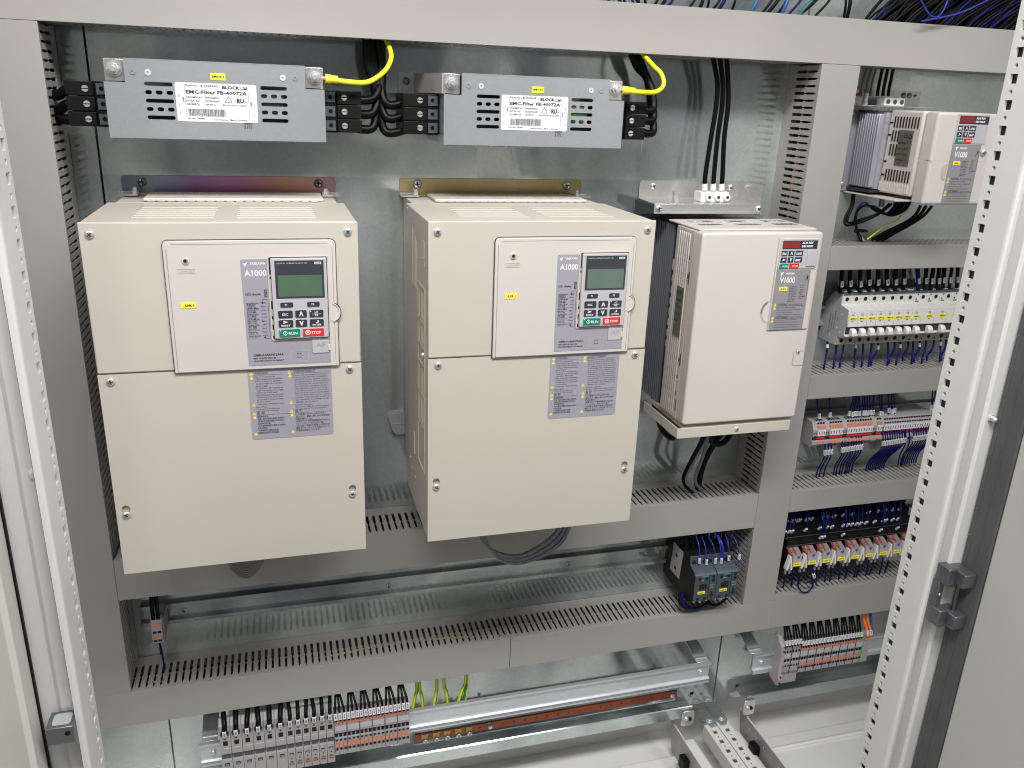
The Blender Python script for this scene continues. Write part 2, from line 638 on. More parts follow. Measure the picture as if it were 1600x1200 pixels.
def wire(pts, r, material, label, group, marker=None, name='wire', cat='wire', n=6, sub=4, ferrule=None):
    """one wire; marker = (t along the path, length) puts a white printed sleeve on it"""
    P = smooth_path([Vector(p) for p in pts], sub)
    o = MB().tube(P, r, n).build(name, material, loc=P[0])
    tag(o, label, cat, group)
    if marker is not None:
        t, ln = marker[:2]
        k = int(t * (len(P) - 1))
        k = max(0, min(len(P) - 2, k))
        d = (P[k + 1] - P[k]).normalized()
        c = P[k]
        hw = max(r * 1.45, 0.0017) if len(marker) < 3 else marker[2]
        # flat sided sleeve, facing the front
        side = d.cross(Vector((0, 1, 0))).normalized()
        out = side.cross(d).normalized()
        if out.y > 0:
            out = -out
        a, b = c - d * ln / 2, c + d * ln / 2
        vs = []
        for e in (a, b):
            for sx, sy in ((-1, -1), (1, -1), (1, 1), (-1, 1)):
                vs.append(e + side * hw * sx + out * max(hw * 0.8, r * 1.15) * sy)
        mm = MB().add(vs, [(0, 1, 2, 3), (7, 6, 5, 4), (0, 4, 5, 1), (1, 5, 6, 2), (2, 6, 7, 3), (3, 7, 4, 0)])
        mk = mm.build('marker_sleeve', 'white_label', o)
        p0 = MB()
        for j in (-1, 0, 1):
            q = c + d * (ln * 0.22 * j) + out * (max(hw * 0.8, r * 1.15) + 0.0002)
            h1, h2 = side * hw * 0.45, d * ln * 0.07
            p0.add([q - h1 - h2, q + h1 - h2, q + h1 + h2, q - h1 + h2], [(0, 1, 2, 3)])
        off = ORG[mk.name]
        p0.build('print', 'ink_grey', mk)
    return o
# ================================================================ THE SETTING
D = 0.0823                      # depth of the wiring ducts
ZT0, ZT1 = 0.7099, 0.7709
XL, XM0, XM1 = -0.0491, 0.9564, 1.0203
ZH2T, ZH2B, ZH3T, ZD0 = 0.0269, -0.0365, -0.1925, -0.2512

bk = MB()
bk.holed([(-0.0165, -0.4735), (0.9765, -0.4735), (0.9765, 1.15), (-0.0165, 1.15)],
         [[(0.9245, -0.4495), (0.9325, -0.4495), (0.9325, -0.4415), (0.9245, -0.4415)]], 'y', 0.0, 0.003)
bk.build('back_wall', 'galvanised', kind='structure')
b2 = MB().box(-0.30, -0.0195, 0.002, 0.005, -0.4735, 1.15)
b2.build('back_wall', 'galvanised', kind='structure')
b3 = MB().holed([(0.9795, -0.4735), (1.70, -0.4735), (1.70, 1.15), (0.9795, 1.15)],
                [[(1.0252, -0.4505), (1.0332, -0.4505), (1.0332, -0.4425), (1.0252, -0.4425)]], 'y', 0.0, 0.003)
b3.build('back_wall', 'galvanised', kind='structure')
B(0.9235, 0.9335, 0.0035, 0.010, -0.4505, -0.4405).build('shade_block', 'hole_black', kind='structure')  # added black block, stands in for the darkness behind the square hole
B(1.0242, 1.0342, 0.0035, 0.010, -0.4515, -0.4415).build('shade_block', 'hole_black', kind='structure')  # same added black block for the right plate's hole
# folded lips along the joints between the plates and dark gap behind
MB().box(-0.0165, -0.0150, 0.003, 0.02, -0.4735, 1.15).box(0.9750, 0.9765, 0.003, 0.02, -0.4735, 1.15) \
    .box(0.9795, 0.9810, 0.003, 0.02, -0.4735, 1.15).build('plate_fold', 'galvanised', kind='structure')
B(-0.6, 1.9, 0.05, 0.06, -0.58, 1.2).build('cabinet_back', 'paint', kind='structure')
# stiffening lips that turn forward along the foot of the plates
for x0, x1 in ((-0.0165, 0.915), (1.0335, 1.70)):
    MB().prism([(0.0, -0.4595), (-0.012, -0.4600), (-0.028, -0.4480), (-0.030, -0.4495), (-0.030, -0.4735), (-0.0275, -0.4735), (-0.0275, -0.4520),
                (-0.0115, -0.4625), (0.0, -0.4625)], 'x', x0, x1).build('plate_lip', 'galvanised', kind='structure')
# side walls, roof and floor of the enclosure (the camera looks in from the front)
B(-0.32, -0.315, -0.45, 0.05, -0.58, 1.2).build('side_wall', 'paint', kind='structure')
B(1.50, 1.505, -0.45, 0.05, -0.58, 1.2).build('side_wall', 'paint', kind='structure')
B(-0.6, 1.9, -0.52, 0.05, 1.2, 1.205).build('cabinet_roof', 'paint', kind='structure')
fl = MB().box(-0.6, 1.9, -0.62, 0.05, -0.585, -0.575).build('floor', 'floor_paint', kind='structure')


def floor_tray(x0, x1, name, label):
    t = thing(name, label, 'floor panel', (x0, 0, -0.575), 'floor panels of the enclosure')
    MB().box(x0, x1, -0.50, -0.030, -0.5735, -0.562).build('panel', 'floor_paint', t, bevel=0.002)
    m1 = MB()
    m1.tube([(x0 + 0.04, -0.064, -0.560), (x1 - 0.035, -0.064, -0.560)], 0.0045, 8)
    m1.build('bead', 'floor_paint', t)
    return t


floor_tray(-0.25, 0.905, 'floor_panel', 'pale grey floor sheet with a raised bead, left of the punched rails')
floor_tray(1.036, 1.55, 'floor_panel', 'pale grey floor sheet with a raised bead, right of the punched rails')

# punched rails running forward across the floor
for k, (x0, x1, lab) in enumerate(((0.9460, 0.9706, 'left one of two punched white floor rails side by side'),
                                   (0.9725, 0.9975, 'right one of two punched white floor rails side by side'))):
    t = thing('punched_rail', lab, 'rail', (x0, 0, -0.5), 'punched rails on the cabinet floor')
    xc = (x0 + x1) / 2
    holes = []
    for j in range(16):
        yy = -0.040 - 0.025 * j
        holes.append([(xc - 0.0042, yy - 0.0042 - 0.0125), (xc + 0.0042, yy - 0.0042 - 0.0125), (xc + 0.0042, yy + 0.0042 - 0.0125),
                      (xc - 0.0042, yy + 0.0042 - 0.0125)])
        holes.append(circle(xc, yy, 0.0017, 8))
    MB().holed([(x0, -0.45), (x1, -0.45), (x1, -0.030), (x0, -0.030)], holes, 'z', -0.5015, -0.5).build('web', 'paint', t)
    MB().box(x0, x0 + 0.0015, -0.45, -0.030, -0.53, -0.5016).box(x1 - 0.0015, x1, -0.45, -0.030, -0.53, -0.5016).build('flange', 'paint', t)
    # galvanised lug under the mounting plate
    c0, c1 = (0.008, 0.002) if k == 0 else (0.002, 0.008)
    MB().prism([(x0 + c0 + 0.004, -0.040), (x1 - c1, -0.040), (x1 + 0.001 - c1 * 0.2, -0.030), (x1, 0.012), (x0 - (0.006 if k == 0 else 0), 0.012), (x0 - (0.003 if k == 0 else 0), -0.018)],
               'z', -0.4985, -0.4955).build('lug', 'galvanised', t)
    MB().dome((xc, -0.027), 'z', 0.0042, -0.4955, 0.004).cyl((xc, -0.027), 'z', 0.006, -0.4956, -0.4945).build('screw', 'screw', t)
# tray angles with row of small holes
for k, (xa, sgn, lab) in enumerate(((0.888, -1, 'grey perforated floor angle left of the white punched rails'),
                                    (1.040, 1, 'grey perforated floor angle right of the white punched rails'))):
    t = thing('floor_angle', lab, 'angle bracket', (xa, 0, -0.5), 'perforated angles on the cabinet floor')
    holes = [circle(-0.045 - 0.0255 * j, -0.516, 0.0022, 8) for j in range(15)]
    MB().holed([(-0.45, -0.560), (-0.006 - 0.012, -0.560), (-0.004, -0.5), (-0.45, -0.5)], holes, 'x', xa, xa + 0.0015).build('web', 'grey_plastic', t)
    MB().box(xa, xa + 0.0022, -0.45, -0.004, -0.4999, -0.4984).build('edge', 'paint', t)
    for j, yy in enumerate((-0.080, -0.24)):
        x_ = xa - 0.013 if k == 0 else xa - 0.015
        MB().box(x_, x_ + 0.0125, yy - 0.011, yy + 0.011, -0.545, -0.520).build('clip', 'black', t, bevel=0.0015)
# light raised floor strips each side of the rails
MB().box(0.9015, 0.934, -0.45, -0.02, -0.5615, -0.536).box(1.008, 1.033, -0.45, -0.02, -0.5615, -0.536).build('floor_strip', 'floor_paint', bevel=0.004, kind='structure')
# plate fixing tongues at the foot of the plate
for x, lab in ((0.905, 'bent fixing tongue with screw at the foot of the left plate'), (1.0385, 'square zinc fixing tongue with bolt at the foot of the right plate')):
    t = thing('fixing_tongue', lab, 'bracket', (x, -0.03, -0.47), 'plate fixing tongues')
    MB().prism(rrect(x - 0.012, x + 0.014, -0.4905, -0.4555, 0.005), 'y', -0.0345, -0.0315).build('plate', 'nickel', t, bevel=0.0008)
    MB().dome((x - 0.003, -0.472), 'y', 0.0048, -0.0345, -0.004).build('bolt', 'screw', t)
    MB().cyl((x + 0.0045, -0.473), 'y', 0.0035, -0.0372, -0.0346, 8).build('nut', 'black', t)


# ================================================================ WIRING DUCTS
def finger_cells(s0, s1, pitch=0.010):
    n = max(1, int(round((s1 - s0) / pitch)))
    return [(s0 + (s1 - s0) * i / n, s0 + (s1 - s0) * (i + 1) / n) for i in range(n)]


def duct_wall(s0, s1, plane, thick, normal):
    """slotted side wall: fingers with a break-off neck between slots, all real openings"""
    mb = MB()
    h, g = 0.0021, 0.0016
    if normal == 'z':
        conv = lambda s, t: (s, -t)
        ax = 'z'
    else:
        conv = lambda s, t: (-t, s)
        ax = 'x'
    p0, p1 = plane, plane + thick
    mb.prism([conv(s0, 0.0005), conv(s1, 0.0005), conv(s1, 0.0225), conv(s0, 0.0225)], ax, p0, p1)
    for a, b in finger_cells(s0, s1):
        l, r_ = a + h, b - h
        l2, r2 = a + g, b - g
        pts = [(l, 0.0225), (l, 0.046), (l - 0.0013, 0.0478), (l - 0.0013, 0.0497), (l2, 0.0515), (l2, 0.0700), (a, 0.0760), (a, 0.0812),
               (b, 0.0812), (b, 0.0760), (r2, 0.0700), (r2, 0.0515), (r_ + 0.0013, 0.0497), (r_ + 0.0013, 0.0478), (r_, 0.046), (r_, 0.0225)]
        mb.prism([conv(s, t) for s, t in pts], ax, p0, p1)
    return mb


def duct(label, x0, x1, z0, z1, walls, lids=None, fill=True):
    """walls: letters t b l r for the slotted walls that exist; lids: list of lid rectangles"""
    t = thing('wiring_duct', label, 'wiring duct', ((x0 + x1) / 2, 0, (z0 + z1) / 2), 'slotted grey wiring ducts')
    th = 0.0016
    e = 0.0008
    if 't' in walls:
        duct_wall(x0, x1, z1 - th - e, th, 'z').build('slotted_wall', 'duct', t)
    if 'b' in walls:
        duct_wall(x0, x1, z0 + e, th, 'z').build('slotted_wall', 'duct', t)
    if 'l' in walls:
        duct_wall(z0, z1, x0 + e, th, 'x').build('slotted_wall', 'duct', t)
    if 'r' in walls:
        duct_wall(z0, z1, x1 - th - e, th, 'x').build('slotted_wall', 'duct', t)
    B(x0 + 0.003, x1 - 0.003, -0.0020, -0.0004, z0 + 0.003, z1 - 0.003).build('duct_back', 'duct', t)
    for (a, b, c, d) in (lids or [(x0, x1, z0, z1)]):
        MB().box(a, b, -D - 0.0006, -D + 0.0012, c, d).build('cover', 'duct', t, bevel=0.0004)
        if x1 - x0 > z1 - z0:
            MB().box(a, b, -D + 0.0012, -D + 0.0042, d - 0.0008, d).box(a, b, -D + 0.0012, -D + 0.0042, c, c + 0.0008).build('cover_lip', 'duct', t)
        else:
            MB().box(b - 0.0008, b, -D + 0.0012, -D + 0.0042, c, d).box(a, a + 0.0008, -D + 0.0012, -D + 0.0042, c, d).build('cover_lip', 'duct', t)
    if fill:
        mb = MB()
        hor = x1 - x0 > z1 - z0
        for k in range(9):
            rr = 0.0055 + 0.002 * R.random()
            yy = -0.012 - 0.055 * R.random()
            if hor:
                zz = z0 + 0.012 + (z1 - z0 - 0.024) * R.random()
                mb.tube([(x0 + 0.01 + (x1 - x0 - 0.02) * i / 8, yy + 0.004 * R.uniform(-1, 1), zz + 0.003 * R.uniform(-1, 1)) for i in range(9)], rr, 6)
            else:
                xx = x0 + 0.012 + (x1 - x0 - 0.024) * R.random()
                mb.tube([(xx + 0.003 * R.uniform(-1, 1), yy + 0.004 * R.uniform(-1, 1), z0 + 0.01 + (z1 - z0 - 0.02) * i / 8) for i in range(9)], rr, 6)
        mb.build('wire_fill', 'black_wire', t, kind='stuff')
    return t


duct('horizontal duct along the top above both filters', -0.30, 1.60, ZT0, ZT1, 'tb')
duct('tall vertical duct at the left edge of the enclosure', -0.118, XL, ZH3T, ZT0 - 0.0004, 'lr')
duct('tall vertical duct between the inverters and the breaker rows', XM0, XM1, ZH3T, ZT0 - 0.0004, 'lr', lids=[(XM0, XM1, ZH3T - 0.0001, ZT0 - 0.0004)])
duct('horizontal duct just below the two big inverters', XL + 0.0004, XM0 - 0.0004, ZH2B, ZH2T, 'tb')
h3 = duct('long bottom duct above the copper bar with a cover joint', -0.30, XM1, ZD0, ZH3T, 'tb',
          lids=[(-0.30, 0.5265, ZD0, ZH3T - 0.0002), (0.5275, XM1 + 0.0005, ZD0, ZH3T - 0.0002)])
duct('short duct directly under the small inverter, above the breakers', XM1 + 0.0004, 1.60, 0.4103, 0.4478, 'tb')
duct('short duct between the breaker row and the red-bridged terminals', XM1 + 0.0004, 1.60, 0.1948, 0.2352, 'tb')
duct('short duct between the red-bridged terminals and the relays', XM1 + 0.0004, 1.60, -0.0139, 0.0259, 'tb')
duct('lowest right duct under the relay row', XM1 + 0.0004, 1.60, ZD0, -0.1826, 'tb', lids=[(XM1 + 0.0006, 1.60, ZD0, -0.1826)])
# green-yellow earth wires lying in the bottom duct, seen through the slots
for k in range(3):
    pts = []
    for i in range(15):
        x = -0.03 + 0.62 * i / 14
        pts.append((x, -0.056 - 0.012 * math.sin(i * 0.55 + k * 1.3) - 0.004 * k, ZH3T - 0.0075 - 0.003 * k))
    wire(pts, 0.0019, 'yellow_wire' if k != 1 else 'green_wire',
         ['yellow earth wire nearest the front inside the bottom duct', 'green earth wire inside the bottom duct seen through its slots',
          'yellow earth wire deepest inside the bottom duct'][k], 'earth wires inside the bottom duct', sub=3)
for k in range(3):
    wire([(XM0 + 0.008 + 0.004 * k, -0.035 - 0.006 * k, 0.44), (XM0 + 0.007 + 0.003 * k, -0.03 - 0.008 * k, 0.50), (XM0 + 0.009, -0.04 - 0.003 * k, 0.56), (XM0 + 0.02, -0.03, 0.62)],
         0.002, 'orange_wire', ['left', 'middle', 'right'][k] + ' orange wire inside the middle vertical duct', 'orange wires inside the vertical duct')

# ================================================================ CORNER POSTS AND DOORS


def post(side):
    left = side < 0
    X = 0.0 if left else 0.917
    s = side
    t = thing('corner_post', 'perforated pale grey corner post at the ' + ('left edge of the photo' if left else 'right, in front of the breaker rows'), 'post', (X, -0.47, -0.5), 'perforated corner posts')
    z0, z1 = -0.56, 1.05
    zc = (0.4010 if left else 0.3585)
    holes = []
    yc = -0.4610
    zz = zc - 0.025 * 38
    while zz < z1 - 0.02:
        if zz > z0 + 0.02:
            holes.append([(yc - 0.0047, zz - 0.0047), (yc + 0.0047, zz - 0.0047), (yc + 0.0047, zz + 0.0047), (yc - 0.0047, zz + 0.0047)])
            if zz + 0.0125 < z1 - 0.01:
                holes.append(circle(yc, zz + 0.0125, 0.0023, 8))
        zz += 0.025
    # split in bands so that the triangulation stays tidy
    for i in range(0, len(holes), 16):
        hs = holes[i:i + 16]
        lo = z0 if i == 0 else (min(p[1] for p in hs[0]) - 0.0016)
        nxt = holes[i + 16:i + 17]
        hi = (min(p[1] for p in nxt[0]) - 0.0016) if nxt else z1
        MB().holed([(-0.4935, lo), (-0.4500, lo), (-0.4500, hi), (-0.4935, hi)], hs, 'x', X, X + s * 0.0035).build('perforated_face', 'paint', t)
    a, b = sorted((X + s * 0.0065, X + s * 0.0085))
    MB().box(a, b, -0.4900, -0.4530, z0, z1).build('shade_backing', 'dark_grey', t)  # added dark sheet behind the face, makes the holes look shaded inside
    # rounded front fold
    f = X - 0.0002 * s
    MB().prism([(X, -0.4935), (X + s * 0.0006, -0.4958), (X + s * 0.003, -0.4975), (X + s * 0.006, -0.4975), (X + s * 0.006, -0.4935)], 'z', z0, z1).build('front_fold', 'paint', t)
    a, b = sorted((X + s * 0.006, X + s * 0.020))
    if left:
        MB().prism([(-0.0061, -0.4935), (-0.0061, -0.4820), (-0.0200, -0.4825), (-0.0240, -0.4790), (-0.0600, -0.4770), (-0.0600, -0.4740), (-0.0040, -0.4740), (-0.0040, -0.4935)], 'z', z0, z1).build('outer_flange', 'paint', t)
        MB().prism([(X + s * 0.0040, -0.4500), (X + s * 0.045, -0.4500), (X + s * 0.045, -0.4730), (X + s * 0.043, -0.4730), (X + s * 0.043, -0.4520), (X + s * 0.0040, -0.4520)], 'z', z0, z1).build('back_fold', 'paint', t)
        return t
    MB().box(a, b, -0.4860, -0.4840, z0, z1).build('gutter', 'paint', t)
    MB().prism([(X + s * 0.020, -0.4840), (X + s * 0.0202, -0.4990), (X + s * 0.024, -0.5015), (X + s * 0.060, -0.5015), (X + s * 0.060, -0.4840)], 'z', z0, z1).build('outer_flange', 'paint', t)
    MB().prism([(X + s * 0.0040, -0.4500), (X + s * 0.045, -0.4500), (X + s * 0.045, -0.4830), (X + s * 0.043, -0.4830), (X + s * 0.043, -0.4520), (X + s * 0.0040, -0.4520)], 'z', z0, z1).build('back_fold', 'paint', t)
    return t


post(-1)
post(1)

# doors, both standing open towards the camera
t = thing('cabinet_door', 'open cream left door with a dark edge line and grey handle', 'door', (-0.034, -0.5, 0.2), 'open cabinet doors')
dx = at(24, 905, -0.482).x
MB().prism([(dx - 0.0005, -0.4820), (dx - 0.0005, -0.5100), (dx - 0.0045, -0.5140), (dx - 0.050, -1.15), (dx - 0.070, -1.15), (dx - 0.025, -0.4820)], 'z', -0.6, 1.2).build('leaf', 'paint_cream', t)
MB().box(dx - 0.0005, dx + 0.0014, -0.4860, -0.4830, -0.6, 1.2).build('seal', 'black', t)
hp = [atx(u, v, dx - 0.010) for u, v in ((19, 1108), (25, 1108), (40, 1196), (34, 1230), (22, 1200), (16, 1138))]
MB().prism([(p.y, p.z) for p in hp], 'x', dx - 0.016, dx - 0.006).build('handle', 'grey_mid', t, bevel=0.001)

t = thing('cabinet_door', 'open grey right door with a dark foam gasket along its hinge side', 'door', (0.955, -0.5, 0.2), 'open cabinet doors')
MB().box(0.9528, 0.972, -0.5380, -0.5030, -0.6, 1.2).build('gasket_strip', 'gasket', t, bevel=0.002)
MB().box(0.9524, 0.9528, -0.5100, -0.5070, -0.6, 1.2).box(0.9522, 0.9528, -0.5225, -0.5200, -0.6, 1.2).build('gasket_ridge', 'gasket', t)
MB().box(0.9545, 0.975, -1.2, -0.5385, -0.6, 1.2).build('leaf', 'door_grey', t, bevel=0.002)
for k in range(26):
    MB().dome((-0.5065, 0.5985 - 0.0345 * k), 'x', 0.0011, 0.9524, -0.0008, 6).build('rivet', 'screw_dark', t)

# lock catch on the left post
t = thing('lock_catch', 'dark cast metal lock catch between left door edge and post', 'lock catch', (-0.015, -0.515, 0.115))
lx0, lx1 = at(72, 1150, -0.507).x, -0.0062
lz0, lz1 = at(75, 1166, -0.507).z, at(70, 1141, -0.507).z
MB().box(lx0, lx1, -0.5070, -0.4840, lz0, lz1).build('frame', 'hinge_metal', t, bevel=0.0008)
MB().prism(rrect(lx0 + 0.004, lx1 - 0.003, -0.5035, -0.4880, 0.003), 'z', lz1 + 0.0001, lz1 + 0.0004).build('pocket', 'galvanised_bright', t)
MB().cyl((lx1 - 0.005, (lz0 + lz1) / 2 + 0.002), 'y', 0.0024, -0.5074, -0.5071, 10).build('screw_hole', 'black', t)
# hinge on the right post
t = thing('door_hinge', 'dark cast door hinge with two knuckles on the right post', 'hinge', (0.93, -0.51, 0.1))
hz = at(1475, 925, -0.505).z
for dz in (0.028, -0.028):
    MB().box(0.9235, 0.9350, -0.5180, -0.4990, hz + dz - 0.011, hz + dz + 0.011).build('knuckle', 'hinge_metal', t, bevel=0.0012)
    MB().box(0.9351, 0.9515, -0.5300, -0.5016, hz + dz - 0.009, hz + dz + 0.009).build('knuckle', 'hinge_metal', t, bevel=0.0012)
MB().box(0.9235, 0.9310, -0.5080, -0.4990, hz - 0.0169, hz + 0.0169).build('web', 'hinge_metal', t, bevel=0.001)
MB().cyl((0.944, -0.516), 'z', 0.0026, hz - 0.019, hz + 0.019, 10).build('pin', 'screw_dark', t)
MB().dome((0.9272, hz), 'y', 0.0018, -0.5080, -0.0012).build('screw', 'screw', t)
# bolt between right post flange and gasket, cap on the left one
bz = at(1552, 655, -0.505)
t = thing('bolt', 'shiny bolt on the right post flange beside the gasket', 'bolt', (bz.x, -0.5015, bz.z))
MB().cyl((bz.x, bz.z), 'y', 0.0042, -0.5035, -0.5016).build('washer', 'screw', t)
MB().dome((bz.x + 0.0005, bz.z), 'y', 0.0034, -0.5035, -0.006).build('head', 'screw', t)
cz = at(56, 742, -0.484)
t = MB().dome((cz.x, cz.z), 'y', 0.0062, -0.4822, -0.0022, 16).build('plug', 'paint', loc=(cz.x, -0.4822, cz.z))
tag(t, 'small round pale plug on the left post flange', 'plug')
# ================================================================ EMC FILTERS
def slot(x0, x1, z, h):
    return rrect(x0, x1, z - h / 2, z + h / 2, h / 2 - 1e-5, 3)


def emc_filter(X, label, tagtxt):
    """X = left end of the front sheet; the front stands 120 mm off the plate"""
    t = thing('emc_filter', label, 'mains filter', (X, 0, 0.589), 'mains filters')
    W, z0, z1, Y = 0.2395, 0.5892, 0.6735, -0.120
    outer = [(X, z0), (X + W, z0), (X + W, z1 - 0.0245), (X + W - 0.0218, z1 - 0.0245), (X + W - 0.0218, z1), (X + 0.0222, z1), (X + 0.0222, z1 - 0.0245), (X, z1 - 0.0245)]
    holes = []
    for xa, xb in ((X + 0.0415, X + 0.0715), (X + 0.1665, X + 0.1965)):
        for k, z in enumerate((0.6483, 0.6393, 0.6303, 0.6213, 0.6123)):
            if k % 2 == 0:
                holes.append(slot(xa, xb, z, 0.0042))
            else:
                for j in range(3):
                    c = xa + 0.0038 + 0.0112 * j
                    holes.append(slot(c - 0.0036, c + 0.0036, z, 0.0044))
    MB().holed(outer, holes, 'y', Y, Y + 0.0012).build('front_sheet', 'filter_metal', t)
    MB().box(X + 0.0222, X + W - 0.0218, Y - 0.0002, Y + 0.004, z1, z1 + 0.0010).build('top_fold', 'filter_metal', t)
    MB().box(X + 0.0010, X + 0.0022, Y + 0.0013, -0.012, z0 + 0.001, z1 - 0.0250).box(X + W - 0.0022, X + W - 0.001, Y + 0.0013, -0.012, z0 + 0.001, z1 - 0.0250) \
        .box(X + 0.0023, X + W - 0.0023, -0.012, -0.009, z0 + 0.001, z1 - 0.0010).box(X + 0.0223, X + W - 0.0219, Y + 0.0041, -0.0121, z1 - 0.0012, z1 - 0.0001) \
        .box(X + 0.0023, X + W - 0.0023, Y + 0.0013, -0.0121, z0 + 0.001, z0 + 0.0022).build('housing', 'filter_metal', t)
    MB().box(X + 0.010, X + W - 0.010, -0.100, -0.013, z0 + 0.010, z1 - 0.028).build('choke', 'black', t, bevel=0.006)
    MB().box(X + W - 0.075, X + W - 0.045, -0.1075, -0.1001, z0 + 0.030, z1 - 0.030).build('capacitor', 'green_block' if X > 0.2 else 'dark_grey', t, bevel=0.002)
    # bottom edge tabs
    mb = MB()
    for k in range(12):
        xx = X + 0.004 + k * 0.0198
        mb.box(xx, xx + 0.0165, Y - 0.0006, Y + 0.003, z0 - 0.0011, z0 - 0.0001)
    mb.build('edge_tabs', 'dark_grey', t)
    # side brackets with stud
    for sx, xa in ((0, X + 0.0005), (1, X + W - 0.0222)):
        MB().box(xa, xa + 0.0215, -0.1120, -0.1100, 0.6497, 0.6735).build('stud_bracket', 'nickel', t, bevel=0.0006)
        MB().box(xa, xa + 0.0215, -0.1099, -0.0120, 0.6497, 0.6509).build('stud_shelf', 'nickel', t)
        cx = xa + (0.0105 if sx == 0 else 0.0118)
        cz = 0.6630
        MB().cyl((cx, cz), 'y', 0.0085, -0.1135, -0.1121, 18).build('washer', 'screw', t)
        MB().cyl((cx, cz), 'y', 0.0066, -0.1172, -0.1136, 6).build('nut', 'screw', t, bevel=0.0005)
        MB().cyl((cx, cz), 'y', 0.0034, -0.1215, -0.1173, 10).build('stud', 'screw', t, bevel=0.0004)
    # mounting ear at the upper left, on the plate
    if X > 0.2:
        MB().box(X - 0.0395, X + 0.0004, -0.0035, -0.0005, 0.6500, 0.6745).build('mounting_ear', 'filter_metal', t)
        MB().prism([(X - 0.0180, -0.0036), (X + 0.0003, -0.0036), (X + 0.0003, -0.1119), (X - 0.0010, -0.1119)], 'z', 0.6500, 0.6740).build('ear_gusset', 'grey_plastic', t)
        MB().dome((X - 0.029, 0.6640), 'y', 0.0050, -0.0035, -0.002).cross((X - 0.029, 0.6640), 0.003, -0.0056, 0.4).build('screw', 'screw_dark', t)
    # terminal blocks
    for sx in (0, 1):
        s = -1 if sx == 0 else 1
        xe = X if sx == 0 else X + W
        tb = thing('terminal_block', '', 'x') if False else None
        a, b = sorted((xe, xe + s * 0.0165))
        MB().box(a, b, -0.0870, -0.020, 0.5990, 0.6490).build('terminal_base', 'black', t, bevel=0.001)
        a, b = sorted((xe + s * 0.0165, xe + s * 0.0460))
        head = MB()
        for k in range(3):
            zc = 0.6408 - 0.0166 * k
            head.box(a, b, -0.0910, -0.022, zc - 0.0079, zc + 0.0079)
        hd = head.build('terminal_head', 'black', t, bevel=0.0008)
        sc_ = MB()
        rc = MB()
        for k in range(3):
            zc = 0.6408 - 0.0166 * k
            xc = xe + s * 0.0250
            sc_.cyl((xc, zc), 'y', 0.0036, -0.0922, -0.0911, 14)
            rc.box(xc - 0.0034, xc + 0.0034, -0.0924, -0.0921, zc - 0.0005, zc + 0.0005)
            MB().holed([(xe + s * 0.0020, zc - 0.0060), (xe + s * 0.0140, zc - 0.0060), (xe + s * 0.0140, zc + 0.0060), (xe + s * 0.0020, zc + 0.0060)],
                       [circle(xe + s * 0.0085, zc, 0.0026, 10)], 'y', -0.0885, -0.0871).build('contact_cover', 'dark_grey', t)
        sc_.build('clamp_screws', 'screw', hd)
        rc.build('screw_slots', 'black', hd)
    # rivets
    for xx, zz in ((0.0307, 0.6605), (0.0467, 0.6603), (0.1925, 0.6603), (0.2065, 0.6606)):
        big = xx in (0.0467, 0.1925)
        MB().holed(circle(X + xx, zz, 0.0034 if big else 0.0030, 14), [circle(X + xx, zz, 0.0012, 8)], 'y', Y - 0.0010, Y - 0.0001).build('rivet', 'rivet' if big else 'filter_metal', t)
    # rating label
    lx0, lx1, lz0, lz1 = X + 0.0735, X + 0.1620, 0.6090, 0.6512
    lab = MB().prism(rrect(lx0, lx1, lz0, lz1, 0.002), 'y', Y - 0.0004, Y - 0.0001).build('rating_label', 'white_label', t)
    yy = Y - 0.0006
    ix = lx0 + 0.0105
    L_ = [('Part.No.: B 0908065', ix + 0.001, lz1 - 0.0040, yy, 0.0021, dict(width=0.034)),
          ('UN=480V AC', ix + 0.001, lz1 - 0.0165, yy, 0.0019, dict(width=0.017)), ('f=50/60Hz', ix + 0.021, lz1 - 0.0165, yy, 0.0019, dict(width=0.016)),
          ('I=72A AC', ix + 0.001, lz1 - 0.0203, yy, 0.0019, dict(width=0.014)), ('SCCR=26kA', ix + 0.021, lz1 - 0.0203, yy, 0.0019, dict(width=0.016)),
          ('25/085/21', ix + 0.001, lz1 - 0.0240, yy, 0.0018, dict(width=0.014)), ('ta=50°C', ix + 0.021, lz1 - 0.0240, yy, 0.0018, dict(width=0.011)),
          ('EN 60939-2:12/2023', lx1 - 0.0110 - 0.027, lz1 - 0.0240, yy, 0.0015, dict(width=0.0265)),
          ('FA No.: 702903', ix + 0.001, lz0 + 0.0028, yy, 0.0015, dict(width=0.018)),
          ('www.block.eu • Made in Germany', ix + 0.029, lz0 + 0.0020, yy, 0.0015, dict(width=0.037)),
          ('LINE', lx0 + 0.0090, lz0 + 0.0215, yy, 0.0018, dict(rot=math.pi / 2)), ('LOAD', lx1 - 0.0060, lz0 + 0.0165, yy, 0.0018, dict(rot=math.pi / 2)),
          ('c', lx1 - 0.0245, lz1 - 0.0195, yy, 0.0018), ('us', lx1 - 0.0140, lz1 - 0.0195, yy, 0.0018)]
    text_part(L_, 'ink_black', lab)
    text_part([('BLOCK', lx1 - 0.0375, lz1 - 0.0055, yy, 0.0031, dict(width=0.0195, bold=0.02)),
               ('EMC-Filter FB-40072A', ix + 0.0008, lz1 - 0.0117, yy, 0.0036, dict(width=0.0665, bold=0.012)),
               ('RU', lx1 - 0.0222, lz1 - 0.0203, yy, 0.0046, dict(bold=0.03, width=0.0075))], 'ink_black', lab)
    text_part([('KON', lx1 - 0.0155, lz0 - 0.0021, Y - 0.0008, 0.0026, dict(width=0.0085)), ('5171', lx1 - 0.0160, lz0 - 0.0065, Y - 0.0002, 0.0028, dict(width=0.0085))], 'ink_black', t)
    bc = MB()
    xx = ix + 0.002
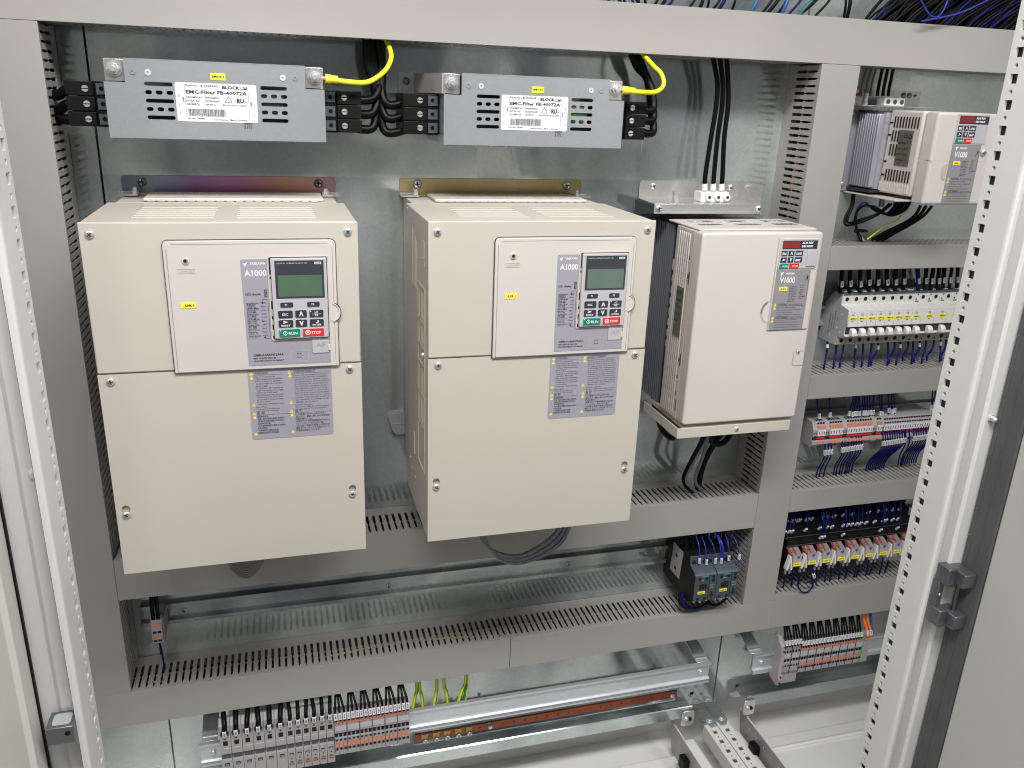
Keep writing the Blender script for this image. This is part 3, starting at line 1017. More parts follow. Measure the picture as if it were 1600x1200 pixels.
    while xx < ix + 0.0425:
        wd = R.choice((0.0003, 0.0005, 0.0007))
        bc.box(xx, xx + wd, yy, yy + 0.0001, lz0 + 0.0060, lz0 + 0.0140)
        xx += wd + R.choice((0.0004, 0.0006))
    bc.build('barcode', 'ink_black', lab)
    ln = MB().box(ix - 0.0004, ix - 0.0001, yy, yy + 0.0001, lz0 + 0.002, lz1 - 0.002).box(lx1 - 0.0094, lx1 - 0.0091, yy, yy + 0.0001, lz0 + 0.002, lz1 - 0.002)
    c = lx1 - 0.0315
    for a, b in (((c - 0.0038, lz1 - 0.0203), (c + 0.0038, lz1 - 0.0203)), ((c + 0.0038, lz1 - 0.0203), (c, lz1 - 0.0136)), ((c, lz1 - 0.0136), (c - 0.0038, lz1 - 0.0203))):
        dx, dz = b[0] - a[0], b[1] - a[1]
        q = 0.00028 / math.hypot(dx, dz)
        ln.prism([(a[0] - dz * q, a[1] + dx * q), (b[0] - dz * q, b[1] + dx * q), (b[0] + dz * q, b[1] - dx * q), (a[0] + dz * q, a[1] - dx * q)], 'y', yy, yy + 0.0001)
    for k in range(3):
        for xs in (lx0 + 0.0030, lx1 - 0.0035):
            zz = lz0 + 0.0075 + 0.0095 * k
            ln.box(xs, xs + 0.0016, yy, yy + 0.0001, zz, zz + 0.0003).box(xs, xs + 0.0016, yy, yy + 0.0001, zz + 0.0017, zz + 0.0020).box(xs, xs + 0.0003, yy, yy + 0.0001, zz + 0.0004, zz + 0.0016)
    ln.build('printed_lines', 'ink_grey', lab)
    MB().box(lx1 - 0.0172, lx1 - 0.0105, yy, yy + 0.0001, lz1 - 0.0057, lz1 - 0.0024).build('logo_flag', 'ink_black', lab)
    MB().box(lx1 - 0.0166, lx1 - 0.0142, yy - 0.0002, yy - 0.0001, lz1 - 0.0052, lz1 - 0.0030).box(lx1 - 0.0135, lx1 - 0.0111, yy - 0.0002, yy - 0.0001, lz1 - 0.0040, lz1 - 0.0030).build('logo_cut', 'white_label', lab)
    tg = MB().box(X + 0.1128, X + 0.1288, Y - 0.0005, Y - 0.0001, 0.6549, 0.6622).build('tag_label', 'yellow', t)
    text_part([(tagtxt, X + 0.1142, 0.6575, Y - 0.0007, 0.0023, dict(width=0.013, bold=0.01))], 'ink_black', tg)
    return t


emc_filter(0.0175, 'left steel mains filter with yellow tag EMC8.1, hung above the first big inverter', 'EMC8.1')
emc_filter(0.4010, 'right steel mains filter with yellow tag EMC9.1, hung above the second big inverter', 'EMC9.1')


def gy_wire(pts, label, lug):
    o = wire(pts, 0.0030, 'yellow_wire', label, 'green-yellow earth wires at the filters', n=8, sub=6)
    P = smooth_path([Vector(p) for p in pts], 6)
    # green stripe running along the underside
    MB().tube([p + Vector((0, 0.0012, -0.0016)) for p in P[2:]], 0.0021, 6).build('stripe', 'green_wire', o)
    a, b = Vector(lug[0]), Vector(lug[1])
    MB().tube([a, a + (b - a) * 0.45, a + (b - a) * 0.5, b], [0.0052, 0.0050, 0.0043, 0.0044], 10).build('lug_sleeve', 'yellow', o)
    d = (a - b).normalized()
    MB().tube([a, a + d * 0.006], 0.0024, 8).build('lug_barrel', 'screw', o)
    return o


gy_wire([at(520, 124, -0.108), at(545, 128, -0.108), at(575, 128, -0.105), at(600, 112, -0.095), at(611, 92, -0.085), at(609, 76, -0.075), at(603, 62, -0.060)],
        'bright green-yellow earth wire curling up from the left filter', (at(508, 122.5, -0.110), at(527, 124.5, -0.108)))
gy_wire([at(985, 142, -0.112), at(1003, 144, -0.112), at(1026, 143, -0.112), at(1037, 132, -0.112), at(1033, 115, -0.105), at(1022, 104, -0.095), at(1004, 84, -0.070)],
        'bright green-yellow earth wire curling up from the right filter', (at(973, 140.5, -0.114), at(991, 142.5, -0.112)))

# black power cables
g = 'thick black cables at the filters'
names = ['top', 'middle', 'bottom']
# left filter, left side, entering the left duct
for k, (v0, v1) in enumerate(((137, 148), (160, 172), (183, 184))):
    wire([at(119, v0, -0.055), at(104, v0 + 4, -0.055), at(92, v1, -0.052), at(80, v1 + 1, -0.050)], 0.0060, 'black_wire',
         names[k] + ' thick black cable between the left duct and the left filter', g, n=10)
# left filter right side -> up between the filters
for k, (v, ux, yb) in enumerate(((153, 592, -0.052), (175, 588, -0.040), (198, 584, -0.030))):
    o = wire([at(552, v, -0.060), at(566, v + 4, -0.060), at(583, v + 1, -0.058), at(592 - 2 * k, v - 14 - 6 * k, -0.052), at(590 - 3 * k, 130, -0.048), at(584 - 5 * k, 100, -0.046), at(580 - 4 * k, 60, -0.045)],
             0.0056, 'black_wire', names[k] + ' black cable leaving the right side of the left filter', g, n=10)
    MB().tube([at(553, v, -0.060), at(558, v + 1, -0.060)], 0.0062, 10).build('heat_shrink', 'green_wire', o)
for k, v in enumerate((156, 177, 199)):
    o = wire([at(648, v, -0.060), at(632, v + 4, -0.060), at(612, v + 9, -0.060), at(601 - k * 1, v + 2, -0.056), at(596 - k, v - 16 - 8 * k, -0.050), at(597 - k, 120, -0.046), at(596, 100, -0.044), at(590 + 3 * k, 60, -0.045)],
             0.0056, 'black_wire', names[k] + ' black cable reaching the left side of the right filter', g, n=10)
    MB().tube([at(648, v, -0.060), at(642, v + 1, -0.060)], 0.0062, 10).build('heat_shrink', 'green_wire', o)
for k, v in enumerate((170, 186, 206)):
    wire([at(1000, v, -0.055), at(1014, v + 3, -0.055), at(1021, v - 3, -0.052), at(1018, v - 30, -0.045), at(1012, 125, -0.040), at(1004 - 4 * k, 105, -0.036), at(995 - 4 * k, 82, -0.035)],
         0.0056, 'black_wire', names[k] + ' black cable leaving the right side of the right filter', g, n=10)

# ================================================================ BIG INVERTERS
EN = ['Risk of electric shock.', '•Read manual before installing.', '•Wait 5 minutes for capacitor', 'discharge after disconnecting', 'power supply.', '•To conform to CE requirements,',
      'make sure to ground the supply', 'neutral for 400V class.', '•After opening the manual guide,', 'replace the drive unit cover,', 'ground and 5 minute intervals',
      'between, before', 'connecting or during the work.']
EN2 = ['Hot surfaces', '•Top and side surfaces may', 'become hot. Do not touch.']
FR = ['Risque de décharge électrique.', '•Lire le manuel avant l\'installation.', '•Attendre 5 minutes après la coupure', 'de l\'alimentation, pour permettre', 'la décharge des condensateurs.',
      '•Pour répondre aux exigences CE, il', 'faut que le neutre soit relié', 'à la terre, pour la série 400V.', '•Après avoir déconnecté la protection', 'entre le driver et le moteur, veuillez',
      'patienter 5 minutes avant d\'effectuer', 'une opération de montage ou de', 'câblage du variateur.']
FR2 = ['Surfaces Chaudes', '•Dessus et cotés du boitier peuvent', 'devenir chaud. Ne pas toucher.']
CN = ['有触电的危险。', '•安装、运行前请务必阅读使用说明书。', '•通电中及切断电源后5分钟以内,', '请勿拆卸前外罩。', '•400V级变频器时,请确认电源的', '中性点接地。', '•打开操作时,请确认前盖。', '变频器可能变热,请勿触摸。']
JP = ['けが.感電のおそれがあります。', '•据え付け、運転の前には必ず取扱説', '明書を読むこと。', '•通電中および電源遮断後5分以内は', 'フロントカバーを外さない事。', '•400V級の場合は電源の中性点が', '接地されていることを確認すること。', '変換器は高温になります。']


def tri_icon(mb, x, z, s, y):
    mb.prism([(x, z), (x + s, z), (x + s / 2, z + s * 0.9)], 'y', y, y + 0.0002)


def pan_screw(c, y, r, parent, dark=False, ang=0.3):
    MB().dome(c, 'y', r, y, -r * 0.62, 14).build('screw', 'screw', parent)
    MB().cross(c, r * 0.55, y - r * 0.66, ang).build('screw_recess', 'screw_dark', parent)


def big_inverter(label):
    t = thing('frequency_inverter', label, 'inverter', (0, 0, 0.107), 'big wall mounted inverters')
    W, z0, zs, z1, Y = 0.279, 0.107, 0.3522, 0.5139, -0.258
    # body sheets
    body = MB()
    body.box(0.0006, W - 0.0006, -0.2540, -0.0880, z0 + 0.0006, z1 - 0.0008)
    body = body.build('housing', 'beige', t, bevel=0.0010)
    MB().box(0.0095, W - 0.0095, -0.0879, -0.0060, z0 + 0.004, z1 - 0.0006).build('rear_housing', 'beige', t, bevel=0.0010)
    # upper and lower front covers
    MB().box(0, W, Y, -0.2541, zs + 0.0006, z1).build('upper_cover', 'beige', t, bevel=0.0014)
    lc = MB().holed([(0, z0), (W, z0), (W, zs - 0.0008), (0, zs - 0.0008)],
                    [rrect(0.0062, 0.0152, 0.1845, 0.1955, 0.0044), rrect(W - 0.0188, W - 0.0098, 0.1855, 0.1965, 0.0044)], 'y', Y, -0.2541)
    lc.build('lower_cover', 'beige', t)
    for c in ((0.0105, 0.5020), (0.2680, 0.5029), (0.0122, 0.3440), (0.2656, 0.3450), (0.0107, 0.1838), (0.2645, 0.1851)):
        pan_screw(c, Y, 0.0046, t, ang=R.uniform(0, 1.5))
    # plastic inner cover with its double outline
    ix0, ix1, iz0, iz1 = 0.0778, 0.2538, 0.3505, 0.4950
    tc = (0.2460, 0.4135)
    MB().prism(rrect(ix0 - 0.0009, ix1 + 0.0009, iz0 - 0.0009, iz1 + 0.0009, 0.006, corners=(0, 0, 1, 1)), 'y', Y - 0.0008, Y - 0.0001).build('cover_gap', 'dark_grey', t)
    MB().prism(rrect(ix0, ix1, iz0, iz1, 0.0052, corners=(0, 0, 1, 1)), 'y', Y - 0.0034, Y - 0.0013).build('control_cover', 'beige_warm', t, bevel=0.0008)
    MB().prism(rrect(ix0 + 0.0034, ix1 - 0.0034, iz0 + 0.0010, iz1 - 0.0034, 0.0036, corners=(0, 0, 1, 1)), 'y', Y - 0.0038, Y - 0.0034).build('cover_panel', 'beige_warm', t, bevel=0.0003)
    yp = Y - 0.0038
    mb = MB()
    for a, b, c, d in ((ix0 + 0.0034, ix0 + 0.0038, iz0 + 0.001, iz1 - 0.008), (ix1 - 0.0038, ix1 - 0.0034, iz0 + 0.001, 0.402), (ix1 - 0.0038, ix1 - 0.0034, 0.425, iz1 - 0.008), (ix0 + 0.008, ix1 - 0.008, iz1 - 0.0038, iz1 - 0.0034)):
        mb.box(a, b, yp - 0.0002, yp - 0.0001, c, d)
    mb.build('outline_groove', 'grey_mid', t)
    # thumb recess
    ring = [(tc[0] + 0.0112 * math.cos(a), tc[1] + 0.0112 * math.sin(a)) for a in [math.radians(-75 + 150 * i / 14) for i in range(15)]]
    inn = [(tc[0] + 0.0098 * math.cos(a), tc[1] + 0.0098 * math.sin(a)) for a in [math.radians(75 - 150 * i / 14) for i in range(15)]]
    MB().prism(ring + inn, 'y', yp - 0.0012, Y - 0.0001).build('thumb_rim', 'beige_warm', t, bevel=0.0003)
    ring2 = [(tc[0] + 0.0120 * math.cos(a), tc[1] + 0.0120 * math.sin(a)) for a in [math.radians(-60 + 125 * i / 14) for i in range(15)]]
    inn2 = [(tc[0] + 0.01122 * math.cos(a), tc[1] + 0.01122 * math.sin(a)) for a in [math.radians(65 - 125 * i / 14) for i in range(15)]]
    MB().prism(ring2 + inn2, 'y', yp - 0.0006, Y - 0.0001).build('thumb_gap', 'hole_black', t)
    MB().prism([(tc[0] - 0.002, tc[1] - 0.0097)] + [(tc[0] + 0.0097 * math.cos(a), tc[1] + 0.0097 * math.sin(a)) for a in [math.radians(-90 + 180 * i / 14) for i in range(15)]] + [(tc[0] - 0.002, tc[1] + 0.0097)],
               'y', yp - 0.0004, yp - 0.0001).build('thumb_floor', 'beige_warm', t)
    # charge lamp and its embossed frame
    MB().cyl((0.0995, 0.4740), 'y', 0.0038, yp - 0.0012, yp - 0.0001, 18).build('lamp_collar', 'beige_warm', t, bevel=0.0004)
    MB().cyl((0.0995, 0.4740), 'y', 0.0024, yp - 0.0015, yp - 0.00125, 14).build('charge_lamp', 'brass', t)
    MB().cyl((0.0988, 0.4743), 'y', 0.0016, yp - 0.0017, yp - 0.00155, 10).build('lamp_hole', 'hole_black', t)
    fr = MB().holed([(0.0902, 0.4606), (0.1078, 0.4606), (0.1078, 0.4656), (0.0902, 0.4656)], [[(0.0906, 0.4610), (0.1074, 0.4610), (0.1074, 0.4652), (0.0906, 0.4652)]], 'y', yp - 0.0003, yp - 0.0001)
    fr.build('embossed_frame', 'beige_dark', t)
    text_part([('CHARGE', 0.0925, 0.4619, yp - 0.0002, 0.0023, dict(width=0.013))], 'beige_dark', t)
    # grey print sticker around the keypad
    st = MB().prism([(0.1552, 0.3555), (0.2445, 0.3555), (0.2445, 0.3855), (0.1835, 0.3855), (0.1815, 0.3875), (0.1815, 0.4748), (0.1555, 0.4748), (0.1538, 0.4730)], 'y', yp - 0.0004, yp - 0.0001).build('sticker', 'sticker', t)
    ys = yp - 0.0006
    W_ = [('YASKAWA', 0.1632, 0.4690, ys, 0.0024, dict(width=0.0162, bold=0.015)), ('A1000', 0.1572, 0.4567, ys, 0.0066, dict(width=0.0228, bold=0.005))]
    text_part(W_, 'ink_white', st)
    MB().prism([(0.1562, 0.4712), (0.1582, 0.4702), (0.1610, 0.4722), (0.1584, 0.4668)], 'y', ys, ys + 0.0001).build('logo', 'ink_white', st)
    rows = ['Freq.Reference', '周波数指令', 'FWD/REV SEL', '正転/逆転', 'Output Freq.', '出力周波数', 'Output Current', '出力電流', 'Output Voltage', '出力電圧', 'Monitor', 'モニタ', 'Verify', '確認', 'Setup Mode', 'セットアップ', 'Parameter Set', 'パラメータ', 'Auto-tuning', 'オートチューニング']
    T_ = [('LED display', 0.1566, 0.4357, ys, 0.0022, dict(width=0.0165))]
    for k, r_ in enumerate(rows):
        T_.append((r_, 0.1572, 0.4262 - 0.00205 * k, ys, 0.0013, dict(width=0.0095 + 0.003 * (k % 3 == 0))))
    for k, r_ in enumerate(['F 60.00', 'For', 'out 0.00', 'A 0.00', 'V 0.0', 'Mon', 'vrFY', 'StUP', 'PAr', 'ATUn']):
        T_.append((r_, 0.1722, 0.4262 - 0.0041 * k, ys, 0.0014, dict(width=0.0050)))
    T_ += [('CIMR-AC4A0072AAA', 0.1608, 0.3664, ys, 0.0024, dict(width=0.0325, bold=0.01)), ('REV SPACE 250/180', 0.1608, 0.3630, ys, 0.0017, dict(width=0.0240, bold=0.01)),
           ('UP-PROTECTOR-BODY IS-COMPLIANT', 0.1608, 0.3600, ys, 0.0016, dict(width=0.0325, bold=0.01))]
    text_part(T_, 'ink_black', st)
    mb = MB()
    for a, b, c, d in ((0.1738, 0.1800, 0.4307, 0.4310), (0.1797, 0.1800, 0.3868, 0.4307), (0.1740, 0.1800, 0.3865, 0.3868), (0.1738, 0.1741, 0.4275, 0.4307)):
        mb.box(a, b, ys, ys + 0.0001, c, d)
    for z in (0.4334, 0.4378):
        mb.box(0.1765, 0.1795, ys, ys + 0.0001, z, z + 0.0038)
    mb.prism([(0.1726, 0.4278), (0.1753, 0.4278), (0.1740, 0.4258)], 'y', ys, ys + 0.0001)
    mb.prism(circle(0.1745, 0.3880, 0.0010, 8), 'y', ys, ys + 0.0001)
    mb.build('printed_lines', 'ink_black', st)
    text_part([('0', 0.1773, 0.4341, ys - 0.0001, 0.0024), ('8', 0.1773, 0.4385, ys - 0.0001, 0.0024)], 'sticker', st, 'digit')
    mb = MB()
    for z in (0.3628, 0.3672):
        for x in (0.2075, 0.2105):
            mb.box(x, x + 0.0017, ys, ys + 0.0001, z, z + 0.0009)
    mb.build('port_slits', 'hole_black', st)
    MB().holed([(0.2005, 0.3588), (0.2200, 0.3588), (0.2200, 0.3705), (0.2005, 0.3705)], [[(0.2009, 0.3592), (0.2196, 0.3592), (0.2196, 0.3701), (0.2009, 0.3701)]], 'y', ys, ys + 0.0001).build('port_outline', 'keypad', st)
    ba = MB().box(0.2248, 0.2430, ys - 0.0006, ys, 0.3675, 0.3852).build('badge', 'keypad', t)
    text_part([('AF', 0.2282, 0.3745, ys - 0.0008, 0.0050, dict(width=0.0115))], 'grey_plastic', ba)
    MB().box(0.2247, 0.2249, ys - 0.0002, ys - 0.0001, 0.3665, 0.3855).box(0.2247, 0.243, ys - 0.0002, ys - 0.0001, 0.3853, 0.3855).build('badge_shadow_gap', 'dark_grey', t)
    MB().box(0.2420, 0.2444, ys - 0.0016, ys, 0.3700, 0.3770).build('latch', 'beige_warm', t, bevel=0.0003)
    # keypad in its well
    kx0, kx1, kz0, kz1 = 0.1846, 0.2434, 0.3862, 0.4760
    MB().holed(rrect(kx0 - 0.0032, kx1 + 0.0014, kz0 - 0.0024, kz1 + 0.0012, 0.002), [rrect(kx0 - 0.0018, kx1 + 0.0009, kz0 - 0.0012, kz1 + 0.0010, 0.0015)], 'y', yp - 0.0014, yp - 0.0001).build('keypad_rim', 'beige_warm', t)
    MB().box(kx0 - 0.0018, kx1 + 0.0009, yp - 0.0004, yp - 0.0001, kz0 - 0.0012, kz1 + 0.0010).build('keypad_well', 'hole_black', t)
    mb = MB()
    for a, b in ((0.4555, 0.4580), (0.4290, 0.4530), (0.4120, 0.4195), (0.4020, 0.4080), (0.3900, 0.3960)):
        mb.box(kx0 - 0.0017, kx0 - 0.0004, yp - 0.0020, yp - 0.0005, a, b)
    mb.build('keypad_clips', 'beige_dark', t)
    kp = MB().box(kx0, kx1, yp - 0.0115, yp - 0.0005, 0.3880, 0.4776).build('keypad', 'keypad', t, bevel=0.0008)
    kp.location = (0, 0.0075, -0.0017)
    yk = yp - 0.0116
    MB().box(0.1888, 0.2404, yk - 0.0003, yk, 0.4337, 0.4752).build('display_window', 'lcd_frame', kp)
    MB().box(0.1915, 0.2380, yk - 0.0005, yk - 0.00035, 0.4357, 0.4592).build('lcd_panel', 'lcd', kp)
    text_part([('DIGITAL OPERATOR JVOP-180', 0.1912, 0.4717, yk - 0.0005, 0.0014, dict(width=0.0320))], 'keypad', kp)
    al = MB().box(0.2305, 0.2378, yk - 0.0006, yk - 0.0004, 0.4710, 0.4735).build('alarm_tab', 'white_label', kp)
    text_part([('ALARM', 0.2314, 0.4716, yk - 0.0008, 0.0013, dict(width=0.0055))], 'ink_black', al)

    def key(nm, x0, x1, za, zb, m_, txts, cs=(1, 1, 1, 1)):
        MB().prism(rrect(x0 - 0.0003, x1 + 0.0003, za - 0.0003, zb + 0.0003, 0.0013), 'y', yk - 0.0002, yk).build('key_outline', 'white_label', kp)
        MB().prism(rrect(x0, x1, za, zb, 0.0012, corners=cs), 'y', yk - 0.0006, yk - 0.00025).build(nm, m_, kp)
        if txts:
            text_part(txts, 'ink_white', kp)
    yt = yk - 0.0008
    key('key', 0.1925, 0.2062, 0.4238, 0.4293, 'key_dark', [('F1', 0.1973, 0.4255, yt, 0.0022)])
    key('key', 0.2211, 0.2345, 0.4238, 0.4293, 'key_dark', [('F2', 0.2258, 0.4255, yt, 0.0022)])
    key('key', 0.1896, 0.2052, 0.4118, 0.4201, 'key_dark', [('ESC', 0.1940, 0.4146, yt, 0.0024, dict(width=0.0062))])
    key('key', 0.2078, 0.2202, 0.4118, 0.4201, 'key_dark', [('Λ', 0.2118, 0.4136, yt, 0.0046, dict(bold=0.03, width=0.0046))])
    key('key', 0.2230, 0.2382, 0.4118, 0.4201, 'key_dark', [('LO', 0.2288, 0.4166, yt, 0.0021, dict(width=0.0036)), ('RE', 0.2288, 0.4130, yt, 0.0021, dict(width=0.0036)), ('-', 0.2262, 0.4148, yt, 0.0021, dict(width=0.0090))])
    key('key', 0.1896, 0.2052, 0.4012, 0.4095, 'key_dark', [('>', 0.1946, 0.4052, yt, 0.0036, dict(bold=0.03, width=0.0046)), ('RESET', 0.1925, 0.4021, yt, 0.0020, dict(width=0.0095))])
    key('key', 0.2078, 0.2202, 0.4012, 0.4095, 'key_dark', [('V', 0.2118, 0.4030, yt, 0.0046, dict(bold=0.03, width=0.0046))])
    key('key', 0.2230, 0.2382, 0.4012, 0.4095, 'key_dark', [('ENTER', 0.2260, 0.4021, yt, 0.0020, dict(width=0.0095)), ('L', 0.2325, 0.4056, yt, 0.0026, dict(bold=0.03, flip=-1, width=0.0030))])
    key('run_key', 0.1896, 0.2122, 0.3902, 0.3988, 'green_key', [('RUN', 0.1998, 0.3927, yt, 0.0030, dict(width=0.0092))])
    key('stop_key', 0.2150, 0.2380, 0.3902, 0.3988, 'red_key', [('STOP', 0.2244, 0.3927, yt, 0.0030, dict(width=0.0105))])
    mb = MB()
    mb.holed([(0.1962, 0.3916), (0.1991, 0.3945), (0.1962, 0.3974), (0.1933, 0.3945)], [[(0.1962, 0.3923), (0.1984, 0.3945), (0.1962, 0.3967), (0.1940, 0.3945)]], 'y', yt, yt + 0.0001)
    mb.box(0.1960, 0.1964, yt, yt + 0.0001, 0.3934, 0.3956).box(0.1905, 0.1917, yt, yt + 0.0001, 0.3970, 0.3981).box(0.2238, 0.2250, yt, yt + 0.0001, 0.4183, 0.4194)
    mb.holed(circle(0.2205, 0.3945, 0.0029, 16), [circle(0.2205, 0.3945, 0.0021, 16)], 'y', yt, yt + 0.0001)
    mb.prism([(0.2192, 0.3938), (0.2218, 0.3938), (0.2205, 0.3960)], 'y', yt, yt + 0.0001)
    mb.build('key_symbols', 'ink_white', kp)
    # yellow device tag
    tg = MB().box(0.0905, 0.1058, yp - 0.0005, yp - 0.0001, 0.4232, 0.4297).build('tag_label', 'yellow', t)
    # warning sticker on the lower cover
    ws = MB().prism(rrect(0.1530, 0.2447, 0.2652, 0.3500, 0.0035, corners=(1, 1, 0, 0)), 'y', Y - 0.0004, Y - 0.0001).build('warning_sticker', 'sticker', t)
    yw = Y - 0.0006
    T_ = [('WARNING', 0.1598, 0.3438, yw, 0.0029, dict(width=0.0150)), ('AVERTISSEMENT', 0.2020, 0.3438, yw, 0.0029, dict(width=0.0252))]
    for x, l1, l2, l3, ttl, ww in ((0.1600, EN, EN2, CN, '危 险', 0.0305), (0.2022, FR, FR2, JP, '危 険', 0.0385)):
        for k, s_ in enumerate(l1):
            T_.append((s_, x + (0 if s_[0] == '•' or k == 0 else 0.0012), 0.3402 - 0.00272 * k, yw, 0.0015, dict(width=ww * min(1.0, len(s_) / 31.0))))
        for k, s_ in enumerate(l2):
            T_.append((s_, x, 0.3040 - 0.0025 * k, yw, 0.0015, dict(width=ww * min(1.0, len(s_) / 31.0))))
        T_.append((ttl, x, 0.2958, yw, 0.0026, dict(width=0.0085)))
        for k, s_ in enumerate(l3):
            T_.append((s_, x, 0.2920 - 0.00285 * k, yw, 0.0018, dict(width=ww * min(1.0, len(s_) / 17.0))))
    text_part(T_, 'ink_grey', ws)
    mb = MB()
    for a, b, z in ((0.1590, 0.1905, 0.3428), (0.2000, 0.2442, 0.3428), (0.1598, 0.1985, 0.2948), (0.2015, 0.2442, 0.2948)):
        mb.box(a, b, yw, yw + 0.0001, z, z + 0.00022)
    mb.build('rule_line', 'ink_grey', ws, kind='stuff')
    mb = MB()
    for x, z in ((0.1545, 0.3430), (0.1547, 0.3380), (0.1960, 0.3430), (0.1962, 0.3385), (0.1550, 0.3060), (0.1962, 0.3062), (0.1548, 0.2952), (0.1550, 0.2905), (0.1962, 0.2955), (0.1964, 0.2910), (0.1552, 0.2700), (0.1964, 0.2705)):
        tri_icon(mb, x, z, 0.0042, yw)
    mb.build('warning_icon', 'yellow', ws, kind='stuff')
    mb = MB()
    for x, z in ((0.1545, 0.3430), (0.1960, 0.3430), (0.1548, 0.2952), (0.1962, 0.2955), (0.1550, 0.3060), (0.1962, 0.3062)):
        mb.box(x + 0.0019, x + 0.0023, yw - 0.0001, yw - 0.00005, z + 0.0008, z + 0.0025)
    mb.build('icon_mark', 'ink_black', ws)
    # louvres in the top: fine raised lines and two rows of dimples
    mb = MB()
    for xa, xb in ((0.046, 0.128), (0.152, 0.236)):
        for k in range(6):
            yy = -0.225 + 0.0165 * k
            mb.prism([(yy, z1 - 0.0006), (yy + 0.0020, z1 - 0.0006), (yy + 0.0020, z1 + 0.00025), (yy + 0.0012, z1 + 0.00025)], 'x', xa, xb)
    mb.build('top_louvres', 'beige', t)
    # plastic top grille cap at the back
    mb = MB().box(0.040, 0.253, -0.086, -0.020, z1 + 0.0002, z1 + 0.0042)
    mb.build('top_cap', 'beige_warm', t, bevel=0.0012)
    mb = MB()
    for k in range(26):
        for j in range(3):
            if R.random() < 0.8:
                xx = 0.046 + 0.0078 * k + R.uniform(-0.001, 0.001)
                mb.box(xx, xx + 0.0052, -0.078 + 0.018 * j, -0.072 + 0.018 * j + 0.004 * R.random(), z1 + 0.0043, z1 + 0.0046)
    mb.build('grille_slits', 'beige_dark', t)
    mb = MB()
    for k in range(18):
        xx = 0.045 + 0.0113 * k
        mb.box(xx, xx + 0.0085, -0.0870, -0.0862, z1 + 0.0003, z1 + 0.0020 + 0.001 * R.random())
    mb.build('cap_teeth', 'beige_warm', t)
    # plated hanging strip on the plate
    return t


inv1 = big_inverter('left big beige inverter, upright, under the EMC8.1 filter')
# details only the visible left flank of the second one needs are on both (they are alike)
for side_x, s in ((0.0, -1), (0.279, 1)):
    pz = side_x - 0.0006 * s if side_x else 0.0006
    d0, d1 = (side_x, side_x + 0.0006) if s < 0 else (side_x - 0.0006, side_x)
    mb = MB()
    for k in range(4):
        yy = -0.1420 - 0.0105 * k
        mb.box(d0 - 0.0002 if s < 0 else d0, d1 if s < 0 else d1 + 0.0002, yy - 0.0032, yy, 0.4180, 0.4900 - 0.004 * k)
    mb.box(d0 - 0.0002 if s < 0 else d0, d1 if s < 0 else d1 + 0.0002, -0.2305, -0.2270, 0.4565, 0.4860)
    mb.box(d0 - 0.0002 if s < 0 else d0, d1 if s < 0 else d1 + 0.0002, -0.2240, -0.2215, 0.4565, 0.4870)
    mb.build('side_vents', 'beige_dark', inv1, kind='stuff')
    mb = MB()
    a, b = (d0 - 0.0006, d1) if s < 0 else (d0, d1 + 0.0006)
    mb.holed([(-0.2350, 0.190), (-0.1840, 0.190), (-0.1840, 0.4310), (-0.2350, 0.4310)],
             [[(-0.2320, za), (-0.1870, za), (-0.1870, zb), (-0.2320, zb)] for za, zb in ((0.3870, 0.4270), (0.3560, 0.3840), (0.3330, 0.3530), (0.2930, 0.3300), (0.2530, 0.2900), (0.1930, 0.2500))], 'x', a, b)
    mb.build('side_panel', 'beige_dark', inv1)
    mb = MB()
    for j, (za, zb) in enumerate(((0.3870, 0.4270), (0.3560, 0.3840), (0.2930, 0.3300), (0.2530, 0.2900))):
        for i in range(3):
            yy = -0.1930 - 0.012 * i
            mb.box(a + 0.0001, b, yy - 0.005, yy, za + 0.002, zb - 0.002)
    mb.build('panel_vents', 'beige_dark', inv1, kind='stuff')
    MB().dome((-0.2300, 0.3490), 'x', 0.0030, a, -0.004 if s < 0 else 0.004).build('side_screw', 'screw', inv1)
    MB().box(a, b, -0.1560, -0.1480, 0.185, 0.215).build('side_slot', 'beige', inv1)
    for yy, zz in ((-0.105, 0.5085), (-0.135, 0.5020), (-0.230, 0.4670), (-0.120, 0.165), (-0.135, 0.155), (-0.165, 0.155)):
        MB().dome((yy, zz), 'x', 0.0020, d0 if s < 0 else d1, -0.0008 if s < 0 else 0.0008, 8).build('dimple', 'beige', inv1)
inv2 = copy_tree(inv1, None, (0.3572, 0, 0))
inv2['label'] = 'right big beige inverter, under the EMC9.1 filter, with a grey cable bundle below'
for o in inv2.children:
    for c in o.children:
        if c.name.startswith('lcd_panel'):
            c.data = c.data.copy()
            c.data.materials[0] = MATS['lcd_grey']
yp_ = -0.258 - 0.0038
for inv, s_, dx in ((inv1, '-U8.1', 0), (inv2, '-U9.1', 0.3572)):
    for c in inv.children:
        if c.name.startswith('tag_label'):
            text_part([(s_, 0.0930 + dx, 0.4252, yp_ - 0.0007, 0.0023, dict(width=0.0105, bold=0.01))], 'ink_black', c)

